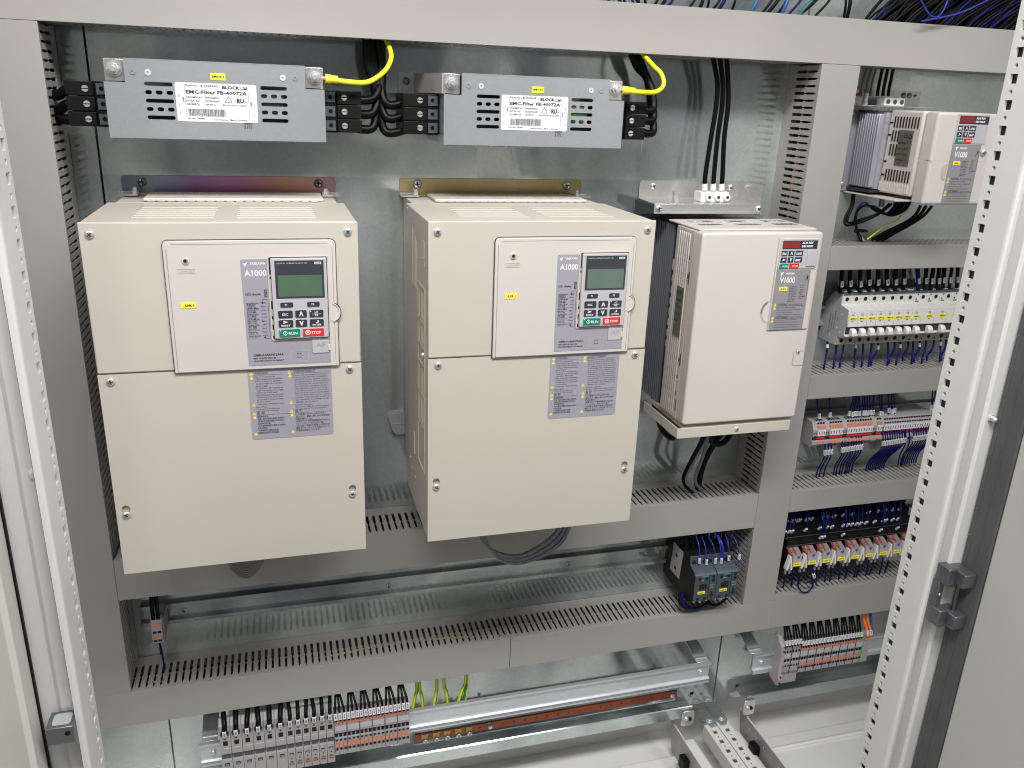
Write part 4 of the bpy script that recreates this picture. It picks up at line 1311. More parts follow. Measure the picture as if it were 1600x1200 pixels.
# hanging strips (own things: the inverters hook over them) -- part of each inverter's fixing
for inv, X, mname, lab in ((inv1, 0.0, 'violet_plating', 'violet iridescent'), (inv2, 0.3572, 'brass_plating', 'yellow brass coloured')):
    st = MB().prism(rrect(X + 0.0050, X + 0.2745, 0.5105, 0.5368, 0.004, corners=(0, 0, 1, 1)), 'y', -0.0030, -0.0004)
    off = ORG[inv.name]
    s0 = st.build('hanging_strip', mname, inv, label=lab + ' hanging strip')
    MB().box(X + 0.0100, X + 0.2690, -0.0180, -0.0031, 0.5142, 0.5160).build('strip_shelf', 'brass_plating', inv)
    for xx in (X + 0.0298, X + 0.2512):
        MB().dome((xx, 0.5288), 'y', 0.0056, -0.0031, -0.0026, 14).build('screw', 'screw_dark' if X == 0 else 'screw', inv)
        MB().cyl((xx, 0.5288), 'y', 0.0068, -0.0033, -0.0030, 16).build('washer', 'screw_dark', inv)
        MB().cross((xx, 0.5288), 0.0036, -0.0060, 0.1).build('screw_recess', 'hole_black', inv)
    for xa, xb, xs in ((X + 0.0025, X + 0.0270, X + 0.0235), (X + 0.2545, X + 0.2785, X + 0.2590)):
        MB().box(xa, xb, -0.034, -0.0190, 0.5146, 0.5166).box(xa, xb - 0.002, -0.0188, -0.0036, 0.5170, 0.5182).build('strip_tab', 'nickel', inv)
        MB().cyl((xs, -0.0275), 'z', 0.0045, 0.5167, 0.5205, 6).cyl((xs, -0.0275), 'z', 0.0032, 0.5206, 0.5245, 10).build('strip_bolt', 'screw', inv)
# foot bracket peeping out at the left of the second inverter
MB().prism([(0.3400, 0.1870), (0.3660, 0.1900), (0.3660, 0.1530), (0.3525, 0.1530), (0.3470, 0.1600)], 'y', -0.0060, -0.0008).build('foot_bracket', 'galvanised_bright', inv2)
MB().box(0.3478, 0.3660, -0.0075, -0.0062, 0.1700, 0.1712).build('bracket_fold', 'galvanised_bright', inv2)

# grey cable bundle sagging below the second inverter
g = 'grey cables sagging below the second big inverter'
for k in range(9):
    f = (k - 4) / 4.0
    dy = 0.004 * math.cos(k * 2.1)
    wire([at(752 + 4 * f, 800, -0.12 + dy), at(757 + 4 * f, 845 + 2 * f, -0.125 + dy), at(778 + 2 * f, 868 + 6 * f, -0.13 + dy), at(812, 874 + 7 * f, -0.13 + dy), at(850 + 4 * f, 858 + 8 * f, -0.13 + dy), at(874 + 7 * f, 838 + 6 * f, -0.12 + dy), at(886 + 8 * f, 812, -0.11)],
         0.0019, 'grey_cable', ORD[k] + ' grey cable from the inside of the sagging bundle under the right inverter', g, sub=6)
for k in range(3):
    wire([at(790 + 4 * k, 815, -0.05), at(800 + 4 * k, 838 + 2 * k, -0.055), at(835, 843 + 3 * k, -0.06), at(872 - 3 * k, 836 + 2 * k, -0.055), at(890, 812, -0.05)],
         0.0022, 'dark_grey', ['upper', 'middle', 'lower'][k] + ' dark cable curving behind the grey bundle', 'dark cables behind the grey bundle', sub=6)
for k in range(9):
    q = 1 - k / 9.5
    wire([at(382 - 26 * q, 868, -0.12), at(382 - 22 * q, 868 + 17 * q, -0.122), at(384 - 4 * q, 868 + 34 * q, -0.126), at(388 + 10 * q, 868 + 28 * q, -0.124), at(392 + 24 * q, 868, -0.12)],
         0.0019, 'grey_mid', ORD[k] + ' dark grey cable, outermost counted first, of the small bundle under the left inverter', 'grey cables below the first big inverter', sub=6)
# ================================================================ COMPACT INVERTERS
def compact_print(t, x0, z0, sx, sz, y, tagtxt):
    """front print of the compact inverter: (x0, z0) = lower left of a 62 x 132 mm field"""
    X = lambda a: x0 + a * sx
    Z = lambda b: z0 + b * sz
    up = MB().box(X(0.0008), X(0.0615), y - 0.0008, y, Z(0.0895), Z(0.1318)).build('keypad', 'keypad', t, bevel=0.0003)
    yy = y - 0.0010
    MB().box(X(0.0040), X(0.0595), yy - 0.0002, yy + 0.0001, Z(0.1178), Z(0.1295)).build('display_window', 'key_dark', up)
    MB().box(X(0.0048), X(0.0315), yy - 0.0004, yy - 0.00025, Z(0.1190), Z(0.1284)).build('led_display', 'led_red', up)
    T_ = [('ALM REV', X(0.0345), Z(0.1250), yy - 0.0004, 0.0026 * sz, dict(width=0.018 * sx, bold=0.03)), ('DRV FOUT', X(0.0345), Z(0.1200), yy - 0.0004, 0.0026 * sz, dict(width=0.018 * sx, bold=0.03))]
    K = [(0.0038, 0.0130, 0.1078, 'ESC'), (0.0150, 0.0240, 0.1078, 'Λ'), (0.0260, 0.0380, 0.1078, 'LO RE'), (0.0038, 0.0130, 0.0985, '>'), (0.0150, 0.0240, 0.0985, 'V'), (0.0260, 0.0380, 0.0985, 'ENT')]
    for a, b, c, s_ in K:
        MB().box(X(a), X(b), yy - 0.0002, yy + 0.0001, Z(c), Z(c + 0.0075)).build('key', 'key_dark', up)
        single = len(s_) == 1
        T_.append((s_, X(a + 0.0028 if single else a + 0.0014), Z(c + 0.0018), yy - 0.0004, (0.0042 if single else 0.0030) * sz, dict(width=((b - a) * (0.42 if single else 0.68)) * sx, bold=0.03)))
    MB().prism([(X(0.0030), Z(0.0935)), (X(0.0045), Z(0.0970)), (X(0.0175), Z(0.0970)), (X(0.0175), Z(0.0900)), (X(0.0030), Z(0.0900))], 'y', yy - 0.0002, yy + 0.0001).build('run_key', 'green_key', up)
    MB().prism([(X(0.0190), Z(0.0900)), (X(0.0190), Z(0.0970)), (X(0.0345), Z(0.0970)), (X(0.0345), Z(0.0930)), (X(0.0330), Z(0.0900))], 'y', yy - 0.0002, yy + 0.0001).build('stop_key', 'red_key', up)
    T_ += [('RUN', X(0.0080), Z(0.0920), yy - 0.0004, 0.0026 * sz, dict(width=0.0080 * sx)), ('STOP', X(0.0235), Z(0.0920), yy - 0.0004, 0.0026 * sz, dict(width=0.0095 * sx))]
    text_part(T_, 'ink_white', up)
    sl = MB().box(X(0.0005), X(0.0560), y - 0.0003, y, Z(0.0002), Z(0.0880)).build('sticker', 'sticker_grey', t)
    text_part([('YASKAWA', X(0.0150), Z(0.0812), y - 0.0005, 0.0027 * sz, dict(width=0.0150 * sx, bold=0.02)), ('V1000', X(0.0075), Z(0.0690), y - 0.0005, 0.0082 * sz, dict(width=0.0245 * sx, bold=0.008))], 'ink_white', sl)
    MB().prism([(X(0.0068), Z(0.0838)), (X(0.0088), Z(0.0842)), (X(0.0125), Z(0.0846)), (X(0.0088), Z(0.0790))], 'y', y - 0.0005, y - 0.0004).build('logo', 'ink_white', sl)
    rows = ['Freq.Reference', 'Output Freq.', 'Output Current', 'Monitor', 'Verify', 'Setup', 'Parameter', 'Auto-Tuning', 'Operation', 'Mode']
    T_ = [(r_, X(0.0250), Z(0.0628 - 0.0024 * k), y - 0.0005, 0.0015 * sz, dict(width=0.0125 * sx * (0.8 if k % 2 else 1))) for k, r_ in enumerate(rows)]
    for k, r_ in enumerate(['F 60.0', 'For', 'out', 'A', 'Mon', 'vrF', 'StUP', 'PAr']):
        T_.append((r_, X(0.0420), Z(0.0640 - 0.0027 * k), y - 0.0005, 0.0016 * sz, dict(width=0.0060 * sx)))
    T_ += [('WARNING', X(0.0095), Z(0.0362), y - 0.0005, 0.0028 * sz, dict(width=0.0160 * sx, bold=0.01)), ('Risk of electric shock.', X(0.0280), Z(0.0366), y - 0.0005, 0.0017 * sz, dict(width=0.0220 * sx)),
           ('AVERTISSEMENT', X(0.0085), Z(0.0172), y - 0.0005, 0.0028 * sz, dict(width=0.0215 * sx, bold=0.01)), ('Risque de décharge', X(0.0320), Z(0.0176), y - 0.0005, 0.0017 * sz, dict(width=0.0200 * sx))]
    for k, r_ in enumerate(['Read manual before installing.', 'Wait 5 minutes for capacitor discharge after', 'disconnecting power supply.', 'To conform to CE requirements, make sure to']):
        T_.append((r_, X(0.0090), Z(0.0322 - 0.0036 * k), y - 0.0005, 0.0017 * sz, dict(width=0.0400 * sx * min(1, len(r_) / 40))))
    for k, r_ in enumerate(["Lire le manuel avant l'installation.", 'Attendre 5 minutes apres la coupure de', "l'alimentation, pour permettre la decharge", 'des condensateurs. Pour repondre aux']):
        T_.append((r_, X(0.0080), Z(0.0138 - 0.0036 * k), y - 0.0005, 0.0017 * sz, dict(width=0.0420 * sx * min(1, len(r_) / 40))))
    text_part(T_, 'ink_grey', sl)
    mb = MB()
    for a, b, c, d in ((0.0485, 0.0545, 0.0735, 0.0738), (0.0542, 0.0545, 0.0490, 0.0735), (0.0485, 0.0545, 0.0487, 0.0490), (0.0485, 0.0488, 0.0705, 0.0735), (0.0505, 0.0530, 0.0745, 0.0790), (0.0480, 0.0495, 0.0480, 0.0497),
                       (0.0060, 0.0550, 0.0353, 0.0356), (0.0050, 0.0550, 0.0163, 0.0166)):
        mb.box(X(a), X(b), y - 0.0005, y - 0.0004, Z(c), Z(d))
    mb.build('printed_lines', 'ink_black', sl)
    mb = MB()
    for a, b in ((0.0035, 0.0350), (0.0030, 0.0305), (0.0025, 0.0160), (0.0020, 0.0115)):
        tri_icon(mb, X(a), Z(b), 0.0045 * sx, y - 0.0005)
    mb.build('warning_icon', 'yellow', sl, kind='stuff')
    tg = MB().prism(rrect(X(0.0080), X(0.0215), Z(0.0575), Z(0.0635), 0.0012 * sx), 'y', y - 0.0008, y - 0.0004).build('tag_label', 'yellow', t)
    text_part([(tagtxt, X(0.0100), Z(0.0592), y - 0.0010, 0.0025 * sz, dict(width=0.0090 * sx, bold=0.01))], 'ink_black', tg)


# ---- the larger compact inverter
x0, x1, z0, z1, Y = 0.7465, 0.9355, 0.2045, 0.4850, -0.175
t = thing('compact_inverter', 'compact beige inverter in the middle, heatsink at its back left', 'inverter', (x0, 0, z0), 'compact inverters')
MB().box(x0 + 0.0012, x1 - 0.0012, -0.1640, -0.0950, z0, z1 - 0.0002).build('housing', 'beige_warm', t, bevel=0.002)
MB().prism(rrect(x0, x1, z0 + 0.0005, z1, 0.005), 'y', Y, -0.1520).build('front_cover', 'beige_warm', t, bevel=0.0030, seg=3)
MB().prism(rrect(x0 - 0.0004, x1 + 0.0004, z0 + 0.0005, z1 + 0.0003, 0.005), 'y', -0.1515, -0.1505).build('cover_joint', 'beige_dark', t)
# vertical ribs of the side grille, on both sides
for xs, s in ((x0 + 0.0012, -1), (x1 - 0.0012, 1)):
    mb, md = MB(), MB()
    a, b = sorted((xs, xs + s * 0.0002))
    MB().box(a, b, -0.1440, -0.1040, z0 + 0.003, z1 - 0.005).build('rib_ground', 'beige_dark', t)
    a, b = sorted((xs + s * 0.0003, xs + s * 0.0022))
    for k in range(6):
        yy = -0.1395 + 0.0062 * k
        mb.box(a, b, yy - 0.0012, yy + 0.0012, z0 + 0.004, z1 - 0.006)
    mb.build('side_ribs', 'beige_warm', t, bevel=0.0004, seg=1)
    a2, b2 = sorted((xs + s * 0.0003, xs + s * 0.0006))
    a3, b3 = sorted((xs + s * 0.0003, xs + s * 0.0014))
    mh = MB()
    for k in range(7):
        yy = -0.1426 + 0.0062 * k
        for zz in (0.4450, 0.4190, 0.2960, 0.2700, 0.2440):
            md.box(a2, b2, yy - 0.0014, yy + 0.0014, zz - 0.003, zz + 0.003)
            mh.box(a3, b3, yy - 0.0014, yy + 0.0014, zz - 0.0052, zz - 0.0040)
    for yy, zz in ((-0.1465, 0.4200), (-0.1465, 0.3000), (-0.1465, 0.2300)):
        md.box(a2, b2, yy - 0.0008, yy + 0.0016, zz - 0.012, zz + 0.006)
    md.build('side_slits', 'dark_grey', t, kind='stuff')
    mh.build('slit_bars', 'beige_warm', t)
rp = MB().box(x0 - 0.0016, x0 - 0.0011, -0.1400, -0.1180, 0.3290, 0.4010).build('rating_plate', 'rating_plate', t)
text_part([('CE', -0.1215, 0.3900, x0 - 0.0018, 0.0060, dict(ax='x', flip=-1, width=0.007)), ('O', -0.1300, 0.3900, x0 - 0.0018, 0.0060, dict(ax='x', flip=-1, width=0.006, bold=0.03)),
           ('MODEL', -0.1205, 0.3800, x0 - 0.0018, 0.0030, dict(ax='x', flip=-1, width=0.015)), ('INPUT 3PH', -0.1205, 0.3700, x0 - 0.0018, 0.0030, dict(ax='x', flip=-1, width=0.017)),
           ('OUTPUT 3PH', -0.1205, 0.3600, x0 - 0.0018, 0.0030, dict(ax='x', flip=-1, width=0.017)), ('MASS', -0.1205, 0.3500, x0 - 0.0018, 0.0030, dict(ax='x', flip=-1, width=0.010))], 'ink_black', rp)
# top grille
MB().box(x0 + 0.0022, x1 - 0.002, -0.1600, -0.0640, z1 + 0.0000, z1 + 0.0030).build('top_cover', 'beige_warm', t, bevel=0.0012)
mb = MB()
for cx in (0.785, 0.845, 0.905):
    for cy in (-0.085, -0.115):
        for k in range(5):
            mb.prism([(cx + 0.0075 * k - 0.018, cy), (cx + 0.0075 * k - 0.0135, cy), (cx + 0.0075 * k - 0.0105, cy - 0.011), (cx + 0.0075 * k - 0.015, cy - 0.011)], 'z', z1 + 0.0031, z1 + 0.0034)
mb.build('top_slits', 'dark_grey', t)
mb = MB()
for cx in (0.775, 0.818, 0.860, 0.902):
    mb.prism([(cx - 0.010, -0.098), (cx, -0.092), (cx + 0.012, -0.098), (cx, -0.108)], 'z', z1 + 0.0031, z1 + 0.0040)
mb.build('top_bosses', 'beige_warm', t, bevel=0.0004)
# heatsink with vertical fins
hs = MB().box(x0 + 0.0095, x1 - 0.0095, -0.0940, -0.0005, z0 - 0.0010, z1 - 0.003)
hs.build('heatsink', 'heatsink', t)
for k in range(11):
    yy = -0.0055 - 0.0068 * k
    for xs, s in ((x0 + 0.0095, -1), (x1 - 0.0095, 1)):
        a, b = sorted((xs, xs + s * 0.0045))
        B(a, b, yy - 0.0014, yy + 0.0014, z0 + 0.001, z1 - 0.004).build('fin', 'fin', t)
mb = MB()
for k in range(7):
    mb.box(x0 + 0.0040, x0 + 0.0085, -0.0945, -0.0885, 0.4100 - 0.0165 * k - 0.010, 0.4100 - 0.0165 * k)
mb.box(x0 + 0.0035, x0 + 0.0085, -0.0945, -0.0875, 0.4180, 0.4330)
mb.build('side_clips', 'beige_warm', t)
# control strip
px0 = 0.8655
MB().prism([(px0 - 0.0016, 0.3442), (0.9310, 0.3442), (0.9310, 0.4775), (px0 - 0.0016, 0.4775)], 'y', Y - 0.0004, Y - 0.0001).build('strip_outline', 'beige_dark', t)
MB().box(px0 - 0.0008, 0.9302, Y - 0.0022, Y - 0.0005, 0.3450, 0.4767).build('control_strip', 'beige_warm', t, bevel=0.0006)
MB().box(px0 - 0.001, 0.9304, Y - 0.0024, Y - 0.0023, 0.4326, 0.4332).build('strip_joint', 'beige_dark', t)
compact_print(t, px0, 0.3455, 1.0, 0.9915, Y - 0.0023, '-U7.1')
MB().box(0.9110, 0.9270, Y - 0.0045, Y - 0.0034, 0.4375, 0.4600).build('memory_cover', 'keypad', t, bevel=0.0006)
# thumb dent left of the strip
mb = MB().prism([(px0 - 0.0015, 0.3930 - 0.0215)] + [(px0 - 0.0015 - 0.0135 * math.sin(a), 0.3715 + 0.0165 * math.cos(a)) for a in [math.pi - math.pi * i / 12 for i in range(13)]], 'y', Y - 0.0003, Y - 0.0001)
mb.build('thumb_dent', 'beige_dark', t)
cr_ = [(px0 - 0.0015 - 0.0136 * math.sin(a), 0.3715 + 0.0166 * math.cos(a)) for a in [math.radians(20 + 75 * i / 9) for i in range(10)]]
MB().prism(cr_ + [(px0 - 0.0015 - 0.0108 * math.sin(a), 0.3708 + 0.0140 * math.cos(a)) for a in [math.radians(95 - 75 * i / 9) for i in range(10)]], 'y', Y - 0.0008, Y - 0.0004).build('dent_shade', 'grey_mid', t)  # dark crescent paints the shade under the dent's upper rim
MB().prism([(px0 - 0.0015 - 0.0110 * math.sin(a) + 0.0005, 0.3708 + 0.0145 * math.cos(a)) for a in [math.pi - math.pi * i / 12 for i in range(13)]], 'y', Y - 0.0006, Y - 0.0004).build('thumb_floor', 'beige_warm', t)
# notch with screw lower right
MB().prism(rrect(0.9150, x1 - 0.0025, 0.2890, 0.3120, 0.003), 'y', Y - 0.0005, Y - 0.0001).build('latch_recess', 'beige_dark', t)
MB().prism(rrect(0.9165, x1 - 0.0025, 0.2885, 0.3085, 0.003), 'y', Y - 0.0010, Y - 0.0006).build('latch', 'beige_warm', t, bevel=0.0003)
pan_screw((0.9220, 0.3095), Y - 0.0010, 0.0030, t)
# metal base tray below
zb0, zb1 = 0.1862, 0.2040
MB().box(0.7385, 0.9260, -0.1780, -0.1765, zb0, zb1 - 0.002).box(0.7385, 0.7400, -0.1764, -0.0600, zb0, zb1 - 0.002).box(0.7401, 0.9260, -0.1764, -0.0600, zb0, zb0 + 0.0015).build('base_tray', 'beige', t, bevel=0.0005)
MB().box(0.7500, 0.9300, -0.1700, -0.0600, zb1 - 0.006, zb1 + 0.0003).build('tray_insert', 'beige_dark', t)
pan_screw((0.8350, zb0 + 0.0085), -0.1780, 0.0036, t)

# shield bracket above it
t = thing('shield_bracket', 'shiny folded metal cable bracket above the middle compact inverter', 'bracket', (0.726, 0, 0.511), 'cable shield brackets')
MB().prism([(0.7256, 0.5105), (0.8990, 0.5105), (0.8990, 0.5385), (0.7290, 0.5370), (0.7256, 0.5340)], 'y', -0.0022, -0.0004).build('back_plate', 'nickel', t)
MB().prism([(0.7256, -0.0023), (0.8990, -0.0023), (0.8958, -0.0695), (0.7205, -0.0695)], 'z', 0.5095, 0.5110).build('shelf', 'nickel', t)
MB().box(0.7205, 0.8958, -0.0712, -0.0697, 0.4965, 0.5108).build('front_lip', 'nickel', t, bevel=0.0004)
MB().prism([(-0.0024, 0.5112), (-0.0024, 0.5385), (-0.0060, 0.5390), (-0.0690, 0.5385), (-0.0690, 0.5112)], 'x', 0.8945, 0.8957).build('side_gusset', 'nickel', t)
MB().prism([(-0.0024, 0.5094), (-0.0690, 0.5094), (-0.0690, 0.4970), (-0.0024, 0.4870)], 'x', 0.7205, 0.7218).build('bracket_shade', 'dark_grey', t)  # dark sheet standing in for the shadow the bracket casts
for c, y in (((0.7275, 0.5040), -0.0713), ((0.8905, 0.5035), -0.0713), ((0.7485, 0.5285), -0.0023), ((0.8800, 0.5275), -0.0023)):
    MB().dome(c, 'y', 0.0050, y, -0.0028, 14).build('screw', 'screw', t)
    MB().cross(c, 0.0030, y - 0.0030, R.random()).build('screw_recess', 'hole_black', t)
MB().cyl((0.7680, -0.040), 'z', 0.0056, 0.5111, 0.5160, 6).cyl((0.7680, -0.040), 'z', 0.0042, 0.5161, 0.5225, 12).cyl((0.7680, -0.040), 'z', 0.0056, 0.5226, 0.5255, 14).build('earth_bolt', 'screw', t)
tb = thing('connector_strip', 'small three-pole white screw connector on the middle shield bracket', 'terminal block', (0.83, -0.04, 0.511), 'white three-pole connectors')
MB().box(0.8035, 0.8500, -0.0520, -0.0300, 0.5112, 0.5260).build('body', 'white_plastic', tb, bevel=0.001)
for k in range(3):
    xc = 0.8155 + 0.0150 * k
    MB().cyl((xc, 0.5185), 'y', 0.0052, -0.0565, -0.0521, 14).build('screw_tower', 'white_plastic', tb, bevel=0.0006)
    MB().cyl((xc, 0.5185), 'y', 0.0026, -0.0568, -0.0566, 10).build('screw', 'screw_dark', tb)
for k in range(3):
    u0 = 1101 + 13.3 * k
    o = wire([at(u0, 289, -0.045), at(u0 + 1.5, 270, -0.045), at(u0 + 10 - 3 * k, 215, -0.043), at(u0 + 18 - 4 * k, 165, -0.042), at(u0 + 20 - 5 * k, 130, -0.043), at(u0 + 14 - 3 * k, 95, -0.045), at(u0 + 12 - 3 * k, 80, -0.045)],
             0.0036, 'black_wire', names[k].replace('top', 'left').replace('bottom', 'right') + ' of three black cables dropping to the middle shield bracket', 'three black cables over the shield bracket', n=8, sub=5)
    MB().tube([at(u0, 287, -0.045), at(u0, 297, -0.045)], [0.0042, 0.0046], 8).build('ferrule', 'white_plastic', o)

# cables below the larger compact inverter
wire([at(1020, 605, -0.05), at(1024, 640, -0.05), at(1034, 670, -0.055), at(1048, 684, -0.06), at(1060, 680, -0.065)], 0.0045, 'black_wire', 'black cable looping below the left of the middle compact inverter', 'cables under the middle inverter', n=8, sub=5)
wire([at(1030, 612, -0.05), at(1036, 650, -0.055), at(1050, 674, -0.06), at(1062, 668, -0.065)], 0.0036, 'black_wire', 'thinner black cable inside the loop under the middle inverter', 'cables under the middle inverter', n=8, sub=5)
ub = ((1104, 0.0038, 'grey_cable', 'grey cable'), (1098, 0.0036, 'black_wire', 'black cable'), (1096, 0.0022, 'navy_wire', 'blue wire'), (1108, 0.0030, 'grey_cable', 'thinner grey cable'))
for k, (uu, rr, mm_, nn) in enumerate(ub):
    wire([at(uu + 8, 668, -0.075), at(uu - 2, 690, -0.07), at(uu - 22 + 3 * k, 722, -0.06), at(uu - 34 + 4 * k, 748, -0.055), at(uu - 24 + 3 * k, 763, -0.05), at(uu - 6 + 3 * k, 778, -0.052)],
         rr, mm_, nn + ' dropping into the duct below the middle inverter', 'cables under the middle inverter', n=8, sub=5)
wire([at(1135, 668, -0.07), at(1118, 690, -0.062), at(1099, 725, -0.05), at(1090, 765, -0.045)], 0.0050, 'black_wire', 'thick black cable behind the grey one below the middle inverter', 'cables under the middle inverter', n=8, sub=5)
wire([at(1150, 665, -0.09), at(1130, 692, -0.085), at(1112, 690, -0.085), at(1120, 668, -0.09)], 0.0045, 'black_wire', 'short black cable loop right under the base tray', 'cables under the middle inverter', n=8, sub=5)

# ---- the small compact inverter at the upper right
x0, x1, z0, z1, Y = 1.1045, 1.2150, 0.5290, 0.6510, -0.1560
t = thing('compact_inverter', 'small compact beige inverter at the upper right with silver heatsink fins', 'inverter', (x0, 0, z0), 'compact inverters')
MB().box(x0 + 0.0010, x1, -0.1300, -0.0600, z0, z1).build('housing', 'beige_warm', t, bevel=0.003)
MB().prism(rrect(x0 + 0.0040, x1, z0 - 0.0085, z1 - 0.0005, 0.004), 'y', Y, -0.1301).build('front_cover', 'beige_warm', t, bevel=0.004, seg=3)
MB().box(x0 + 0.004, x1, Y - 0.0002, Y + 0.012, 0.5830, 0.5836).build('cover_joint', 'beige_dark', t)
md, mb = MB(), MB()
for k in range(9):
    yy = -0.1220 + 0.0062 * k
    md.box(x0 - 0.0002, x0 + 0.0012, yy - 0.0010, yy + 0.0010, 0.6260, 0.6420)
    md.box(x0 - 0.0002, x0 + 0.0012, yy - 0.0010, yy + 0.0010, 0.5480, 0.5650)
    if k > 5:
        md.box(x0 - 0.0002, x0 + 0.0012, yy - 0.0010, yy + 0.0010, 0.6060, 0.6220)
        md.box(x0 - 0.0002, x0 + 0.0012, yy - 0.0010, yy + 0.0010, 0.5850, 0.6020)
for k in range(12):
    yy = -0.1240 + 0.0055 * k
    mb.box(x0 - 0.0012, x0 + 0.0012, yy - 0.0008, yy + 0.0008, z0 + 0.003, 0.5460)
md.build('side_slits', 'hole_black', t, kind='stuff')
mb.build('side_ribs', 'beige_warm', t)
md = MB()
for yy, zz in ((-0.0655, 0.6330), (-0.0655, 0.6150), (-0.0655, 0.5760), (-0.0655, 0.5560)):
    md.box(x0 - 0.0003, x0 + 0.0012, yy - 0.003, yy + 0.003, zz - 0.0012, zz + 0.0012)
md.build('side_latches', 'hole_black', t)
rp = MB().box(x0 - 0.0006, x0 + 0.0008, -0.1160, -0.0870, 0.5720, 0.6230).build('rating_plate', 'rating_plate', t)
text_part([('CE', -0.0990, 0.6120, x0 - 0.0010, 0.0060, dict(ax='x', flip=-1, width=0.007)), ('O', -0.1080, 0.6110, x0 - 0.0010, 0.0070, dict(ax='x', flip=-1, width=0.007, bold=0.03)),
           ('MODEL', -0.0890, 0.6030, x0 - 0.0010, 0.0030, dict(ax='x', flip=-1, width=0.018)), ('INPUT AC3PH', -0.0890, 0.5950, x0 - 0.0010, 0.0030, dict(ax='x', flip=-1, width=0.022)),
           ('OUTPUT AC3PH', -0.0890, 0.5870, x0 - 0.0010, 0.0030, dict(ax='x', flip=-1, width=0.022)), ('MASS 2.4kg', -0.0890, 0.5790, x0 - 0.0010, 0.0030, dict(ax='x', flip=-1, width=0.015))], 'ink_black', rp)
# silver heatsink with fins and mounting flange
MB().box(x0 - 0.006, x1 - 0.004, -0.0590, -0.0040, z0 + 0.004, z1 - 0.004).build('heatsink', 'heatsink_light', t)
for k in range(9):
    yy = -0.0100 - 0.0056 * k
    B(x0 - 0.0150, x0 - 0.0061, yy - 0.0010, yy + 0.0010, z0 + 0.006, z1 - 0.006).build('fin', 'heatsink_light', t, bevel=0.0008)
MB().box(x0 - 0.0320, x0 - 0.0062, -0.0035, -0.0008, z0 - 0.004, z1 + 0.003).build('mounting_flange', 'heatsink_light', t)
MB().prism([(x0 - 0.0150, -0.0040), (x0 - 0.0150, -0.0610), (x0 + 0.020, -0.0610), (x0 + 0.020, -0.0040)], 'z', z0 - 0.0015, z0 + 0.0025).build('heatsink_foot', 'heatsink', t)
MB().prism([(x0 - 0.0150, -0.0040), (x0 - 0.0150, -0.0500), (x0 + 0.020, -0.0610), (x0 + 0.020, -0.0040)], 'z', z1 - 0.0045, z1 - 0.0015).build('heatsink_head', 'heatsink', t)
MB().dome((x0 - 0.024, z0 + 0.006), 'y', 0.004, -0.0035, -0.003).dome((x0 - 0.024, z1 - 0.006), 'y', 0.004, -0.0035, -0.003).build('flange_screws', 'screw', t)
compact_print(t, 1.1410, 0.5230, 0.92, 0.955, Y - 0.0002, '-U6.1')
MB().prism([(1.1395 - 0.0085 * math.sin(a), 0.5680 + 0.0120 * math.cos(a)) for a in [math.pi - math.pi * i / 12 for i in range(13)]], 'y', Y - 0.0006, Y - 0.0004).build('thumb_dent', 'beige_dark', t)
pan_screw((1.1985, 0.5960), Y - 0.0004, 0.0050, t)
# base tray and its bracket on top
MB().box(x0 - 0.0180, x1, -0.1250, -0.0020, z0 - 0.0075, z0 - 0.0050).build('base_tray', 'beige_warm', t, bevel=0.0006)
MB().cyl((x0 + 0.006, -0.068), 'z', 0.0042, z0 - 0.022, z0 - 0.0076, 10).build('gland', 'screw_dark', t)

t = thing('shield_bracket', 'small metal cable bracket on top of the upper right inverter', 'bracket', (1.08, 0, 0.66), 'cable shield brackets')
MB().prism(rrect(1.0700, 1.2020, 0.6560, 0.6800, 0.003, corners=(0, 0, 1, 1)), 'y', -0.0022, -0.0004).build('back_plate', 'nickel', t)
MB().box(1.0700, 1.2020, -0.0360, -0.0023, 0.6555, 0.6568).build('shelf', 'nickel', t)
for xx in (1.1700, 1.1810, 1.1920):
    MB().dome((xx, 0.6740), 'y', 0.0042 if xx != 1.1920 else 0.002, -0.0023, -0.0025, 12).build('screw', 'screw_dark', t)
MB().cyl((1.0860, -0.020), 'z', 0.0048, 0.6569, 0.6610, 6).cyl((1.0860, -0.020), 'z', 0.0040, 0.6611, 0.6740, 10).build('earth_bolt', 'screw', t)
MB().box(1.0560, 1.0760, -0.024, -0.016, 0.6690, 0.6740).build('bolt_lug', 'red_wire', t, bevel=0.001)
tb = thing('connector_strip', 'small three-pole white screw connector on the upper right bracket', 'terminal block', (1.12, -0.02, 0.657), 'white three-pole connectors')
MB().box(1.1120, 1.1500, -0.0320, -0.0140, 0.6570, 0.6690).build('body', 'white_plastic', tb, bevel=0.001)
for k in range(3):
    MB().cyl((1.1190 + 0.0125 * k, 0.6630), 'y', 0.0036, -0.0326, -0.0321, 12).build('screw', 'dark_grey', tb)
for k in range(3):
    u0 = 1371 + 8.5 * k
    wire([at(u0, 150, -0.022), at(u0 + 1, 140, -0.022), at(u0 + 5, 120, -0.022), at(u0 + 8.5, 104, -0.025)], 0.0025, 'black_wire', names[k].replace('top', 'left').replace('bottom', 'right') + ' of three black wires into the upper right bracket', 'black wires over the upper right bracket')
for k in range(3):
    u0 = 1345 + 7.5 * k
    wire([at(u0, 150, -0.0035), at(u0 + 3, 128, -0.0035), at(u0 + 10, 104, -0.004)], 0.0015, 'grey_mid', names[k].replace('top', 'left').replace('bottom', 'right') + ' of three thin grey wires left of the black ones at the top right', 'thin grey wires at the top right')

